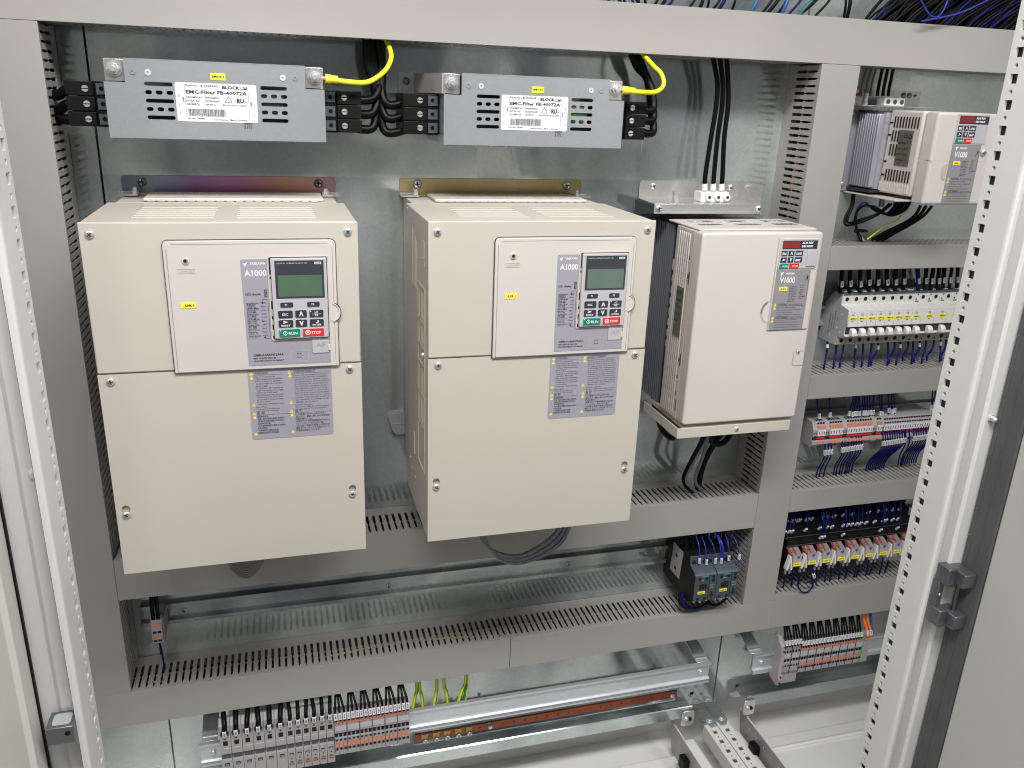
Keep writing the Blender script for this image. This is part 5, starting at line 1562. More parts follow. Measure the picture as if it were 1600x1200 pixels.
# loom below the small inverter
cols = ['navy_wire', 'black_wire', 'navy_wire', 'black_wire', 'red_wire', 'navy_wire', 'black_wire', 'navy_wire', 'black_wire', 'navy_wire', 'black_wire', 'navy_wire', 'black_wire', 'white_wire']
for k, cn in enumerate(cols):
    j = k / 13.0
    yo = -0.055 - 0.018 * R.random()
    wire([at(1398 + 26 * j, 316, yo - 0.01), at(1396 + 18 * j, 324 + 6 * j, yo - 0.01), at(1384 + 6 * j, 334 + 3 * j, yo), at(1366, 328 - 6 * j, yo), at(1352 - 4 * j, 317 + 6 * j, yo), at(1341 - 3 * j, 326 + 8 * j, yo + 0.008), at(1337 - 2 * j, 344, yo + 0.012), at(1339 + 3 * j, 362, -0.045), at(1344 + 5 * j, 376, -0.042)],
         0.0015 + 0.0004 * R.random(), cn, ORD[k] + ' wire, outermost counted first, of the looped loom below the small inverter', 'looped loom wires under the upper right inverter', sub=5)
for k in range(3):
    wire([at(1438 + 9 * k, 322, -0.08), at(1430 + 6 * k, 336 + k, -0.07), at(1414 + 3 * k, 348 + 2 * k, -0.058), at(1385 + 5 * k, 362 + 2 * k, -0.045), at(1362 + 7 * k, 375 + k, -0.04)], 0.0026, 'black_wire',
         names[k].replace('top', 'left').replace('bottom', 'right') + ' of three black cables running down-left from the upper right inverter', 'black cables under the upper right inverter', n=8)
wire([at(1408, 336, -0.06), at(1402, 344, -0.058), at(1382, 354, -0.05), at(1355, 374, -0.045)], 0.0013, 'yellow_wire', 'thin yellow-green wire running down-left below the small inverter', 'wires under the upper right inverter')
for k in range(2):
    wire([at(1332 + 3 * k, 303, -0.03), at(1330 + 3 * k, 320, -0.03), at(1320 + 4 * k, 342, -0.035), at(1323 + 4 * k, 352 - 4 * k, -0.045), at(1345, 347 - 4 * k, -0.06), at(1372, 335 - 2 * k, -0.07), at(1394 - 4 * k, 318, -0.075)],
         0.0020, 'black_wire', ['outer', 'inner'][k] + ' of two black cables bending left below the small inverter', 'wires under the upper right inverter')
tt = at(1341, 361, -0.05)
o = MB().tube([(tt.x - 0.007, tt.y, tt.z), (tt.x + 0.007, tt.y - 0.002, tt.z + 0.001), (tt.x + 0.015, tt.y - 0.003, tt.z)], [0.0028, 0.0030, 0.0015], 8).build('cable_tie', 'black', loc=tuple(tt))
tag(o, 'black cable tie holding the loom under the small inverter', 'cable tie')
# ================================================================ DIN RAILS
def din_rail(label, x0, x1, zc, yback, material='galvanised_bright', screws=(), parent=None):
    t = thing('din_rail', label, 'mounting rail', (x0, yback, zc), 'mounting rails')
    h = 0.0175
    prof = [(yback, zc - 0.0125), (yback, zc + 0.0125), (yback - 0.0062, zc + 0.0125), (yback - 0.0062, zc + h), (yback - 0.0075, zc + h), (yback - 0.0075, zc + 0.0112),
            (yback - 0.0013, zc + 0.0112), (yback - 0.0013, zc - 0.0112), (yback - 0.0075, zc - 0.0112), (yback - 0.0075, zc - h), (yback - 0.0062, zc - h), (yback - 0.0062, zc - 0.0125)]
    MB().prism(prof, 'x', x0, x1).build('rail', material, t)
    for xx in screws:
        MB().dome((xx, zc), 'y', 0.0042, yback - 0.0013, -0.0026, 12).build('screw', 'screw', t)
        MB().cross((xx, zc), 0.0026, yback - 0.0042, 0.5).build('screw_recess', 'hole_black', t)
    return t


din_rail('mounting rail of the white breaker row', 1.03, 1.60, 0.3160, -0.0006)
din_rail('mounting rail of the red-bridged terminals', 1.03, 1.60, 0.1240, -0.0006)
din_rail('mounting rail of the relay row', 1.03, 1.60, -0.0960, -0.0006)
din_rail('long empty mounting rail under the big inverters', -0.040, 0.845, -0.1170, -0.0006, 'galvanised',
         screws=(at(288, 950, -0.002).x, at(607, 913, -0.002).x, at(888, 877, -0.002).x))

# ================================================================ CIRCUIT BREAKERS
prof = [(-0.002, 0.2770), (-0.006, 0.3400), (-0.0270, 0.3627), (-0.0475, 0.3620), (-0.0470, 0.3446), (-0.0680, 0.3401), (-0.0715, 0.3125), (-0.0660, 0.3118), (-0.0660, 0.2990),
        (-0.0700, 0.2960), (-0.0500, 0.2905), (-0.0482, 0.2755)]
BL = ['MFF0.1', 'MFF1.2', 'MFF1.3', 'MFF1.4', 'MFF1.5', 'MFF1.6', 'MFF1.7', 'MFF2.1', 'MFF2.2', 'MFF2.3', 'MFF2.4']


def breaker(x, w_, aux, lab, code):
    t = thing('circuit_breaker', lab, 'circuit breaker', (x, 0, 0.2755), 'circuit breakers in the white row')
    MB().prism(prof, 'x', x + 0.0002, x + w_ - 0.0002).build('body', 'breaker', t, bevel=0.0006)
    # cooler grey on the flank, warm shade on the lower terminal cover
    if aux == 'first':
        MB().prism([(a + (0.001 if a < -0.01 else -0.0), b) for a, b in prof], 'x', x - 0.0006, x + 0.0001).build('flank', 'breaker_side', t)
        hb = MB()
        for yy, zz in ((-0.020, 0.3320), (-0.054, 0.3300), (-0.050, 0.3420), (-0.012, 0.2900), (-0.045, 0.3050), (-0.055, 0.3000), (-0.030, 0.2900)):
            hb.cyl((yy, zz), 'x', 0.0018, x - 0.0009, x - 0.0007, 8)
        hb.build('rivet_holes', 'white_plastic', t)
        L_ = [('NIE OTWIERAC', -0.024, 0.2900, x - 0.0008, 0.0022, dict(ax='x', rot=math.pi / 2, flip=1, width=0.034)), ('230/400V 50Hz', -0.030, 0.2950, x - 0.0008, 0.0022, dict(ax='x', rot=math.pi / 2, width=0.030)),
              ('C6 6kA EN60898', -0.036, 0.3000, x - 0.0008, 0.0024, dict(ax='x', rot=math.pi / 2, width=0.032)), ('CE', -0.043, 0.3170, x - 0.0008, 0.0030, dict(ax='x', rot=math.pi / 2))]
        text_part(L_, 'ink_black', t, name='lettering', ax='x')
    MB().box(x + 0.0004, x + w_ - 0.0004, -0.0500, -0.0484, 0.2770, 0.2900).build('lower_cover', 'breaker_warm', t)
    xh = x + 0.0089 + (w_ - 0.0178)
    MB().cyl((xh, 0.3535), 'y', 0.0034, -0.0479, -0.0476, 12).build('terminal_hole', 'hole_black', t)
    MB().cyl((xh, 0.2835), 'y', 0.0036, -0.0503, -0.0501, 12).build('terminal_hole', 'hole_black', t)
    if aux not in ('', 'first'):
        mb = MB()
        for dz in (0.3500, 0.3575):
            mb.cyl((x + 0.0040 + (dz - 0.35) * 0.3, dz), 'y', 0.0013, -0.0479, -0.0476, 8)
        for dz in (0.2800, 0.2880):
            mb.cyl((x + 0.0030, dz), 'y', 0.0015, -0.0506, -0.0503, 8)
        mb.build('aux_holes', 'hole_black', t)
        text_part([('faulty', x + 0.002, 0.3452, -0.0480, 0.0022, dict(width=0.008, bold=0.02))], 'ink_black', t)
    # top: dark slot band and white clamp
    MB().prism([(-0.0265, 0.3630), (-0.0475, 0.3623), (-0.0480, 0.3600), (-0.0478, 0.3640), (-0.0265, 0.3648)], 'x', x + 0.0004, x + w_ - 0.0004).build('top_band', 'dark_grey', t)
    MB().box(x + 0.0030, x + 0.0150, -0.0462, -0.0300, 0.3649, 0.3662).build('top_clamp', 'white_plastic', t, bevel=0.0004)
    # yellow label, test print, tiny window
    yb = lambda z: -0.0680 - (0.3401 - z) * 0.127 - 0.0002
    xs = xh - 0.0078
    lb = MB().prism([(yb(0.3236), 0.3236), (yb(0.3286), 0.3286), (yb(0.3286) - 0.0004, 0.3286), (yb(0.3236) - 0.0004, 0.3236)], 'x', xs + 0.0006, xs + 0.0150).build('tag_label', 'yellow', t)
    text_part([(code, xs + 0.0025, 0.3252, yb(0.3250) - 0.0009, 0.0021, dict(width=0.0105, bold=0.02))], 'ink_black', lb)
    MB().box(xs + 0.0055, xs + 0.0085, yb(0.3215) - 0.0004, yb(0.3215) + 0.001, 0.3208, 0.3220).build('flag_window', 'relay_red', t)
    text_part([('C6', xs + 0.0045, 0.3312, yb(0.3312) - 0.0004, 0.0028, dict(width=0.0050)), ('——', xs + 0.0030, 0.3360, yb(0.3360) - 0.0004, 0.0012, dict(width=0.0085))], 'grey_plastic' if False else 'ink_grey', t)
    # toggle: dark slot and white lever
    MB().box(x + 0.0006, x + w_ - 0.0006, -0.0672, -0.0661, 0.2995, 0.3115).build('toggle_slot', 'heatsink', t)
    MB().prism([(-0.0673, 0.3095), (-0.0735, 0.3085), (-0.0770, 0.3040), (-0.0765, 0.2975), (-0.0720, 0.2960), (-0.0673, 0.2985)], 'x', xh - 0.0020, xh + 0.0072).build('toggle', 'white_plastic', t, bevel=0.0012)
    MB().box(x + 0.0010, x + w_ - 0.0010, -0.0560, -0.0502, 0.2902, 0.2930).build('lower_ledge', 'white_plastic', t)
    return t


xb = 1.0850
for k in range(8):
    breaker(xb, 0.0178, 'first' if k == 0 else '', ORD[k] + ' narrow white circuit breaker from the left, yellow tag on it', BL[k])
    xb += 0.0178
for k in range(4):
    breaker(xb, 0.0262, 'aux', ORD[k] + ' wide breaker with auxiliary contact from the left in the white row', BL[min(8 + k, 10)])
    xb += 0.0262
# thick black wires down into the breakers with printed sleeves
tops = [(1316, 420, 1312, 455, 443), (1329, 418, 1326, 455, 443), (1345, 420, 1342, 455, 442), (1358, 419, 1356, 452, 440), (1373, 418, 1369, 452, 442), (1386, 418, 1384, 452, 440), (1400, 417, 1397, 452, 440),
        (1413, 417, 1410, 450, 440), (1434, 415, 1434, 450, 439), (1448, 415, 1444, 450, 444), (1459, 415, 1453, 450, 440), (1468, 415, 1464, 450, 443), (1476, 415, 1472, 448, 439), (1488, 415, 1482, 448, 442), (1497, 415, 1494, 447, 437)]
for k, (ua, va, ub_, vb, vm) in enumerate(tops):
    wire([at(ua + 1, va - 12, -0.050), at(ua, va, -0.050), at((ua + ub_) / 2 + 0.5, (va + vb) / 2, -0.050), at(ub_ + 1, vb + 2, -0.046)], 0.0036 if k < 13 else 0.003, 'black_wire' if k != 8 else 'navy_wire',
         ORD[k] + ' thick black wire from the left entering the breaker row from above', 'black wires above the breakers', marker=(0.82, 0.0105, 0.0024), n=7)
bots = [(1293, 540, 1288, 570), (1307, 540, 1303, 568), (1318, 542, 1313, 566), (1337, 540, 1335, 567), (1349, 540, 1347, 565), (1362, 540, 1358, 565), (1372, 542, 1362, 563), (1388, 538, 1387, 564), (1398, 540, 1390, 560), (1407, 540, 1401, 562), (1419, 538, 1411, 556), (1427, 540, 1425, 561),
        (1437, 538, 1429, 558), (1447, 536, 1441, 560), (1459, 536, 1449, 556), (1470, 536, 1469, 557), (1478, 536, 1471, 556)]
for k, (ua, va, ub_, vb) in enumerate(bots):
    o = wire([at(ua, va - 6, -0.040), at(ua - 0.5, va + 4, -0.042), at((ua + ub_) / 2, (va + vb) / 2 + 3, -0.046), at(ub_, vb, -0.052), at(ub_ - 1, vb + 8, -0.052)], 0.0017, 'navy_wire', ORD[k] + ' thin dark blue wire from the left below the breaker row', 'blue wires below the breakers')
    if k % 3 == 0:
        MB().tube([at(ua, va - 2, -0.0415), at(ua - 0.3, va + 4, -0.0435)], 0.0023, 6).build('marker_sleeve', 'white_plastic', o)

# ================================================================ RED-BRIDGED TERMINAL STRIP (right, middle)
TS = [(-0.004, 0.0985), (-0.0640, 0.0985), (-0.0680, 0.1040), (-0.0680, 0.1095), (-0.0625, 0.1105), (-0.0625, 0.1175), (-0.0655, 0.1185), (-0.0655, 0.1300), (-0.0610, 0.1368), (-0.0590, 0.1420), (-0.0400, 0.1432), (-0.0380, 0.1400), (-0.0040, 0.1390)]
x = 1.0570
groups = [(3, 'orange'), (5, 'orange'), (10, 'orange'), (2, 'orange'), (22, 'navy')]
count = 0
MB_end = [(a - 0.0015, b) for a, b in TS]
for gi, (n_, style) in enumerate(groups):
    # end clamp / separator pair
    for j in range(2 if gi in (0, 1, 2, 3) else 1):
        t = thing('end_terminal', ['left', 'right'][j] + ' of the ' + ORD[gi] + ' pair of plain grey separators from the left between red-bridged terminals', 'terminal block', (x, 0, 0.10), 'grey separator terminals')
        MB().prism(TS, 'x', x + 0.0002, x + 0.0042).build('body', 'grey_plastic', t)
        MB().box(x + 0.0012, x + 0.0032, -0.0660, -0.0626, 0.1120, 0.1150).build('slot', 'hole_black', t)
        MB().box(x + 0.0014, x + 0.0030, -0.0664, -0.0656, 0.1215, 0.1255).build('slot', 'dark_grey', t)
        x += 0.0044
    for j in range(n_):
        count += 1
        t = thing('terminal_block', ORD[count - 1] + ' marked terminal from the left in the red-bridged strip', 'terminal block', (x, 0, 0.10), 'red-bridged terminals with white markers')
        bt = MB().prism(TS, 'x', x + 0.0002, x + 0.0051).build('body', 'grey_plastic', t)
        MB().box(x + 0.0004, x + 0.0050, -0.0672, -0.0656, 0.1188, 0.1296).build('marker', 'white_label', t)
        MB().box(x + 0.0018, x + 0.0034, -0.0674, -0.06725, 0.1215, 0.1270).build('marker_print', 'ink_grey', t)
        if style == 'orange':
            MB().box(x + 0.0004, x + 0.0050, -0.0656, -0.0600, 0.1310, 0.1362).build('lever', 'orange', t)
            MB().box(x + 0.0004, x + 0.0050, -0.0690, -0.0681, 0.1048, 0.1090).build('lever', 'orange', t)
            MB().box(x + 0.0010, x + 0.0042, -0.0612, -0.0560, 0.1385, 0.1412).box(x + 0.0014, x + 0.0038, -0.0560, -0.0480, 0.1424, 0.1432).build('clamp_hole', 'hole_black', t)
        else:
            MB().box(x + 0.0010, x + 0.0042, -0.0650, -0.0600, 0.1315, 0.1335).box(x + 0.0010, x + 0.0042, -0.0620, -0.0590, 0.1375, 0.1395).build('clamp_hole', 'hole_black', t)
        MB().box(x + 0.0012, x + 0.0040, -0.0684, -0.0676, 0.0994, 0.1016).box(x + 0.0018, x + 0.0034, -0.0634, -0.0626, 0.1106, 0.1118).build('clamp_hole', 'hole_black', t)
        MB().box(x + 0.0001, x + 0.0052, -0.0660 if style == 'orange' or 6 <= j <= 17 else -0.0645, -0.0626, 0.1128, 0.1172 if style == 'orange' else 0.1165).build('bridge', 'red_bridge', t)
        x += 0.0052
# wires on top (u top, v top) -> (u bottom, v bottom)
tw = [(1277, 624, 1280, 652, 657), (1296, 622, 1297, 650, 656), (1333, 618, 1327, 648, 653), (1336, 618, 1332, 649, 654), (1338, 618, 1335, 648, 652), (1341, 618, 1338, 648, 652), (1343, 618, 1343, 648, 652), (1348, 617, 1349, 647, 651),
      (1351, 617, 1352, 647, 650), (1355, 616, 1356, 647, 650), (1359, 616, 1360, 646, 650), (1365, 616, 1364, 646, 650), (1374, 615, 1376, 648, 652), (1378, 615, 1378, 649, 653), (1388, 614, 1389, 643, 647), (1393, 614, 1394, 645, 650), (1397, 614, 1398, 643, 647), (1457, 609, 1456, 638, 642), (1461, 609, 1455, 642, 646)]
for k, (ua, va, ub_, vb, vm) in enumerate(tw):
    wire([at(ua, va - 5, -0.055), at(ua, va + 8, -0.054), at((ua + ub_) / 2, (va + vb) / 2, -0.052), at(ub_, vb - 2, -0.051), at(ub_ - 1.5, vb + 9, -0.053)], 0.00125, 'navy_wire', ORD[k] + ' blue wire from the left entering the red-bridged strip from above', 'blue wires above the red-bridged terminals',
         marker=(0.78, 0.0090, 0.0019), n=5)
bwires = [(1289, 1275), (1294, 1280), (1299, 1287), (1316, 1303), (1320, 1307), (1325, 1312), (1330, 1316), (1333, 1321), (1338, 1324), (1342, 1327), (1346, 1331)]
bwires += [(1379.5 + 3.75 * i, 1354 + 3.1 * i) for i in range(10)] + [(1415, 1404), (1421, 1410)] + [(1427.5 + 3.9 * i, 1408 + 3.4 * i) for i in range(8)]
for k, (ua, ub_) in enumerate(bwires):
    vt = 692 - (ua - 1289) * 0.16
    vbot = (744 if k < 3 else 741) - (ub_ - 1275) * 0.155
    wire([at(ua - 0.5, vt - 2, -0.066), at(ua, vt + 6, -0.068), at(ua, vt + 18, -0.067), at(ua - (ua - ub_) * 0.22, vt + 27, -0.062), at(ua - (ua - ub_) * 0.78, vbot - 11, -0.050), at(ub_, vbot, -0.040), at(ub_ - 1, vbot + 6, -0.038)], 0.0013, 'navy_wire',
         ORD[k] + ' blue wire from the left leaving the red-bridged strip downwards', 'blue wires below the red-bridged terminals', marker=None if k in (21, 22) else (0.30, 0.0098, 0.0021), n=6)

# ================================================================ RELAY ROW
RP = [(-0.010, -0.1370), (-0.0620, -0.1370), (-0.0680, -0.1290), (-0.0700, -0.1200), (-0.0660, -0.0940), (-0.0720, -0.0900), (-0.0720, -0.0800), (-0.0620, -0.0790), (-0.0620, -0.0660), (-0.0500, -0.0650), (-0.0500, -0.0520),
      (-0.0380, -0.0510), (-0.0380, -0.0400), (-0.010, -0.0400)]
x = 1.0375
for k in range(9):
    t = thing('relay', ORD[k] + ' clear-cased relay from the left, red top and yellow tag, in the row of nine', 'relay', (x, 0, -0.137), 'relays in the lowest right row')
    MB().prism(RP, 'x', x + 0.0003, x + 0.0295).build('socket', 'black', t, bevel=0.0005, seg=1)
    mb = MB()
    for yy, zz in ((-0.0720, -0.0850), (-0.0620, -0.0725), (-0.0500, -0.0585)):
        for i in range(6):
            if R.random() < 0.75:
                xx = x + 0.003 + 0.0042 * i
                mb.box(xx, xx + 0.0026, yy - 0.0003, yy - 0.0001, zz - 0.0034, zz - 0.0010)
                mb.box(xx, xx + 0.0026, yy - 0.0003, yy - 0.0001, zz + 0.0010, zz + 0.0034)
    mb.build('socket_holes', 'hole_black', t, kind='stuff')
    MB().box(x + 0.0002, x + 0.0296, -0.0728, -0.0721, -0.0895, -0.0885).box(x + 0.0002, x + 0.0296, -0.0628, -0.0621, -0.0785, -0.0775).build('socket_ridge', 'dark_grey', t)
    a, b = x + 0.0065, x + 0.0235
    rb = MB().prism([(-0.0661, -0.0955), (-0.0700, -0.0935), (-0.0860, -0.1010), (-0.0875, -0.1230), (-0.0701, -0.1240)], 'x', a, b).build('relay_case', 'relay_body', t, bevel=0.0006)
    MB().prism([(-0.0702, -0.0930), (-0.0862, -0.1005), (-0.0862, -0.1008), (-0.0702, -0.0934)], 'x', a + 0.0003, b - 0.0005).build('coil_top', 'grey_mid', t)
    mb = MB()
    for q in range(2):
        xx = a - 0.0062 + 0.0098 * q
        mb.prism([(-0.0690, -0.0915), (-0.0845, -0.0990), (-0.0845, -0.1005), (-0.0690, -0.0930)], 'x', xx, xx + 0.0036)
    mb.build('coil_windings', 'relay_red', t)
    MB().box(a + 0.0005, a + 0.0032, -0.0800, -0.0720, -0.0975, -0.0960).build('contact_strip', 'brass', t)
    MB().prism([(a + 0.0060, -0.1030), (a + 0.0130, -0.1015), (a + 0.0120, -0.1060), (a + 0.0100, -0.1085), (a + 0.0080, -0.1060)], 'y', -0.0874, -0.0868).build('flag', 'relay_blue', t)
    lb = MB().box(a + 0.0005, b - 0.0005, -0.0887, -0.0877, -0.1215, -0.1150).build('tag_label', 'yellow', t)
    text_part([('KA%d.%d' % (1 + k // 4, 1 + k % 4), a + 0.0035, -0.1190, -0.0887, 0.0023, dict(width=0.0105, bold=0.01))], 'ink_black', lb)
    # white retaining levers: a pair of splayed legs between neighbouring relays
    xm = a - 0.0066
    MB().prism([(xm - 0.0010, -0.1010), (xm + 0.0010, -0.1010), (xm + 0.0062, -0.1250), (xm + 0.0058, -0.1285), (xm + 0.0026, -0.1285), (xm + 0.0002, -0.1130), (xm - 0.0026, -0.1285), (xm - 0.0058, -0.1285), (xm - 0.0060, -0.1250)], 'y', -0.0885, -0.0790).build('retaining_lever', 'white_label', t, bevel=0.0005, seg=1)
    for xx in (xm - 0.0042, xm + 0.0042):
        MB().box(xx - 0.0016, xx + 0.0016, -0.0850, -0.0820, -0.1375, -0.1290).build('lever_foot', 'grey_mid', t)
    x += 0.0302
# wires into the sockets from above
for k in range(46):
    u = 1220 + 4.15 * k + R.uniform(-1.5, 1.5)
    lvl = R.choice((0, 0, 1, 1, 2))
    yb_, zb_ = ((-0.052, -0.058), (-0.064, -0.071), (-0.074, -0.083))[lvl]
    base = at(u, 800 - (u - 1220) * 0.10, -0.055)
    xq = base.x + 0.0 + 0.002 * R.uniform(-1, 1)
    wire([(xq, -0.045, -0.012), (xq + 0.001, -0.052 - 0.01 * lvl, -0.026), (xq, yb_ - 0.006, zb_ + 0.016), (xq - 0.0012, yb_ + 0.001, zb_)], 0.0013, 'navy_wire', ORD[k] + ' blue wire from the left plugged into the relay sockets from above', 'blue wires above the relays',
         marker=(0.80, 0.0085, 0.0017), n=5, sub=3)
bw = [(1227, 905, 1223, 918), (1240, 888, 1236, 921), (1252, 884, 1247, 912), (1271, 886, 1268, 910), (1278, 884, 1275, 908), (1292, 888, 1289, 906), (1302, 886, 1297, 906), (1313, 884, 1311, 903), (1326, 884, 1320, 905), (1340, 880, 1334, 902), (1346, 880, 1338, 900),
      (1358, 880, 1353, 898), (1366, 878, 1359, 896), (1380, 876, 1374, 896), (1390, 874, 1383, 893)]
for k, (ua, va, ub_, vb) in enumerate(bw):
    wire([at(ua + 1, va - 14, -0.083), at(ua, va - 4, -0.080), at((ua + ub_) / 2, (va + vb) / 2, -0.070), at(ub_, vb, -0.060), at(ub_ - 2, vb + 8, -0.055)], 0.0017, 'navy_wire', ORD[k] + ' blue wire from the left below the relay row', 'blue wires below the relays',
         marker=(0.16, 0.0110, 0.0018) if k % 2 else None, n=6)
lp = [(1250, 905), (1247, 915), (1252, 924), (1262, 925), (1270, 915), (1268, 908), (1258, 912)]
wire([at(u, v, -0.085) for u, v in lp], 0.0015, 'navy_wire', 'blue wire making a small loop over the lowest right duct', 'blue wires below the relays', n=6)
wire([at(1268, 886, -0.088), at(1271, 897, -0.090), at(1273, 906, -0.086), at(1276, 914, -0.078)], 0.0018, 'navy_wire', 'blue wire with a bright white sleeve just right of the small loop', 'blue wires below the relays', marker=(0.45, 0.012, 0.0022), n=6)

# ================================================================ CONTACTORS
CPR = [(-0.002, -0.0930), (-0.040, -0.0790), (-0.0880, -0.0755), (-0.0905, -0.0900), (-0.1080, -0.0960), (-0.1120, -0.1000), (-0.1128, -0.1480), (-0.1010, -0.1560), (-0.0617, -0.1620), (-0.002, -0.1560)]
CW_ = 0.0405
for k in range(2):
    x = 0.8375 + (CW_ + 0.0006) * k
    t = thing('contactor', ('left' if k == 0 else 'right') + ' of two dark blue-grey contactors with teal name and yellow tag', 'contactor', (x, 0, -0.16), 'contactors')
    MB().prism(CPR, 'x', x + 0.0004, x + CW_).build('body', 'contactor', t, bevel=0.0008)
    if k == 0:
        MB().prism([(a + 0.0012, b) for a, b in CPR], 'x', x - 0.0012, x + 0.0003).build('side_cover', 'contactor_side', t)
        q = [atx(u, v, x - 0.0013) for u, v in ((1054, 846), (1068, 864), (1061, 905), (1047, 888))]
        sp = MB().prism([(p.y, p.z) for p in q], 'x', x - 0.0020, x - 0.0014).build('side_plate', 'grey_plastic', t)
        for uu, vv in ((1057.5, 868), (1055, 887)):
            c = atx(uu, vv, x - 0.002)
            MB().box(x - 0.0023, x - 0.0021, c.y - 0.0035, c.y + 0.0035, c.z - 0.003, c.z + 0.003).build('square_hole', 'hole_black', sp)
    MB().prism([(-0.0400, -0.0786), (-0.0875, -0.0750), (-0.0875, -0.0752), (-0.0400, -0.0790)], 'x', x + 0.0006, x + CW_ - 0.0002).build('top_face', 'contactor_side', t)
    mb = MB()
    for i in range(4):
        xx = x + 0.0065 + 0.0098 * i
        mb.prism([(xx - 0.0032, -0.0895), (xx + 0.0032, -0.0895), (xx + 0.0030, -0.0840), (xx, -0.0815), (xx - 0.0030, -0.0840)], 'y', -0.0912, -0.0906)
    for zz in (-0.1050, -0.1440):
        for xx in (x + 0.0085, x + 0.0215):
            mb.cyl((xx, zz), 'y', 0.0026, -0.1136, -0.1126, 10)
    mb.cyl((x + 0.0340, -0.1030), 'y', 0.0024, -0.1136, -0.1120, 10).cyl((x + 0.0345, -0.1110), 'y', 0.0024, -0.1136, -0.1120, 10).box(x + 0.0325, x + 0.0350, -0.1134, -0.1120, -0.1440, -0.1310).box(x + 0.0300, x + 0.0375, -0.1135, -0.1121, -0.1400, -0.1375)
    mb.build('screw_holes', 'hole_black', t)
    mb = MB()
    mb.box(x + 0.0092, x + 0.0125, -0.1138, -0.1126, -0.1265, -0.1165).box(x + 0.0140, x + 0.0180, -0.1138, -0.1126, -0.1265, -0.1150).box(x + 0.0197, x + 0.0222, -0.1138, -0.1126, -0.1262, -0.1160)
    mb.build('indicator_slots', 'hole_black', t)
    text_part([('SIEMENS', x + 0.0120, -0.1018, -0.1137, 0.0026, dict(width=0.0120, bold=0.02))], 'teal_print', t)
    text_part([('SIRIUS', x + 0.0110, -0.1088, -0.1137, 0.0018, dict(width=0.0055)), ('3RT2', x + 0.0285, -0.1195, -0.1137, 0.0018, dict(width=0.0085)), ('24V DC', x + 0.0285, -0.1245, -0.1137, 0.0018, dict(width=0.0085))], 'keypad', t)
    MB().box(x + 0.0265, x + 0.0268, -0.1136, -0.1128, -0.1490, -0.0990).build('body_joint', 'hole_black', t)
    lb = MB().box(x + 0.0065, x + 0.0200, -0.1144, -0.1130, -0.1340, -0.1295).build('tag_label', 'yellow', t)
    text_part([('KM8%d.%d' % (1 if k == 0 else 1, k + 1), x + 0.0080, -0.1328, -0.1146, 0.0022, dict(width=0.0105, bold=0.01))], 'ink_black', lb)
    mb = MB()
    for i in range(3):
        xx = x + 0.008 + 0.0115 * i
        mb.box(xx, xx + 0.0030, -0.1010, -0.0985, -0.1590 - 0.002 * (i % 2), -0.1535)
    mb.build('lower_sleeves', 'white_plastic', t)
cwires = [(1087, 832, 1093, 872, 880), (1096, 834, 1104, 874, 883), (1107, 834, 1118, 872, 880), (1119, 830, 1127, 872, 877), (1121, 831, 1130, 871, 0), (1133, 832, 1139, 868, 876), (1143, 830, 1155, 866, 874), (1122, 832, 1131, 866, 0)]
for k, (ua, va, ub_, vb, vm) in enumerate(cwires):
    wire([at(ua - 1, va - 4, -0.060), at(ua + 0.5, va + 5, -0.076), at((ua + ub_) / 2 + 2, (va + vb) / 2, -0.092), at(ub_, vb, -0.094), at(ub_ - (1 if k != 2 else 2), vb + 13, -0.0945)], 0.0010, 'blue_wire', ORD[k] + ' thin bright blue wire from the left dropping onto the contactors', 'blue wires above the contactors',
         marker=(0.86, 0.0095, 0.0019) if vm else None, n=5)
for k in range(7):
    xx = 0.8425 + 0.0118 * k
    wire([(xx, -0.060, -0.030), (xx, -0.062, -0.055), (xx + 0.0005, -0.064, -0.078)], 0.0042, 'black_wire', ORD[k] + ' thick black wire from the left behind the blue ones above the contactors', 'thick black wires above the contactors')
for k in range(3):
    wire([at(1064 + 3 * k, 925, -0.08), at(1061 + 2 * k, 940, -0.085), at(1072 + 4 * k, 950, -0.090), at(1092, 949 + k, -0.088), at(1106, 942, -0.080)], 0.0022, 'navy_wire' if k else 'black_wire', ['lowest', 'middle', 'upper'][k] + ' wire of the loop hanging under the left contactor', 'wire loops under the contactors')
for k in range(2):
    wire([at(1106, 938, -0.085), at(1110 + 4 * k, 945, -0.088), at(1122, 944 + k, -0.088), at(1136, 934, -0.080)], 0.0022, 'black_wire', ['left', 'right'][k] + ' black wire hanging between the two contactors', 'wire loops under the contactors')

# ================================================================ LONE TERMINAL, LEFT
t = thing('terminal_block', 'lone two-wire grey terminal with orange levers at the far left of the empty rail', 'terminal block', (-0.016, 0, -0.11))
MB().prism([(-0.008, -0.0960), (-0.0500, -0.0900), (-0.0560, -0.1010), (-0.0560, -0.1330), (-0.0480, -0.1370), (-0.008, -0.1330)], 'x', -0.0168, -0.0018).build('body', 'grey_plastic', t, bevel=0.0005)
mb = MB()
for xx in (-0.0150, -0.0085):
    mb.box(xx, xx + 0.0050, -0.0566, -0.0562, -0.1155, -0.1120).box(xx, xx + 0.0050, -0.0566, -0.0562, -0.1300, -0.1270).box(xx, xx + 0.0050, -0.0530, -0.0500, -0.0945, -0.0915)
mb.build('clamp_hole', 'hole_black', t)
MB().box(-0.0162, -0.0030, -0.0572, -0.0562, -0.1035, -0.0985).build('lever', 'orange', t)
MB().box(-0.0162, -0.0030, -0.0572, -0.0562, -0.1255, -0.1210).build('lever', 'orange', t)
MB().prism([(-0.008, -0.0990), (-0.0530, -0.0930), (-0.0530, -0.1350), (-0.008, -0.1300)], 'x', -0.0016, 0.0002).build('end_plate', 'grey_mid', t)
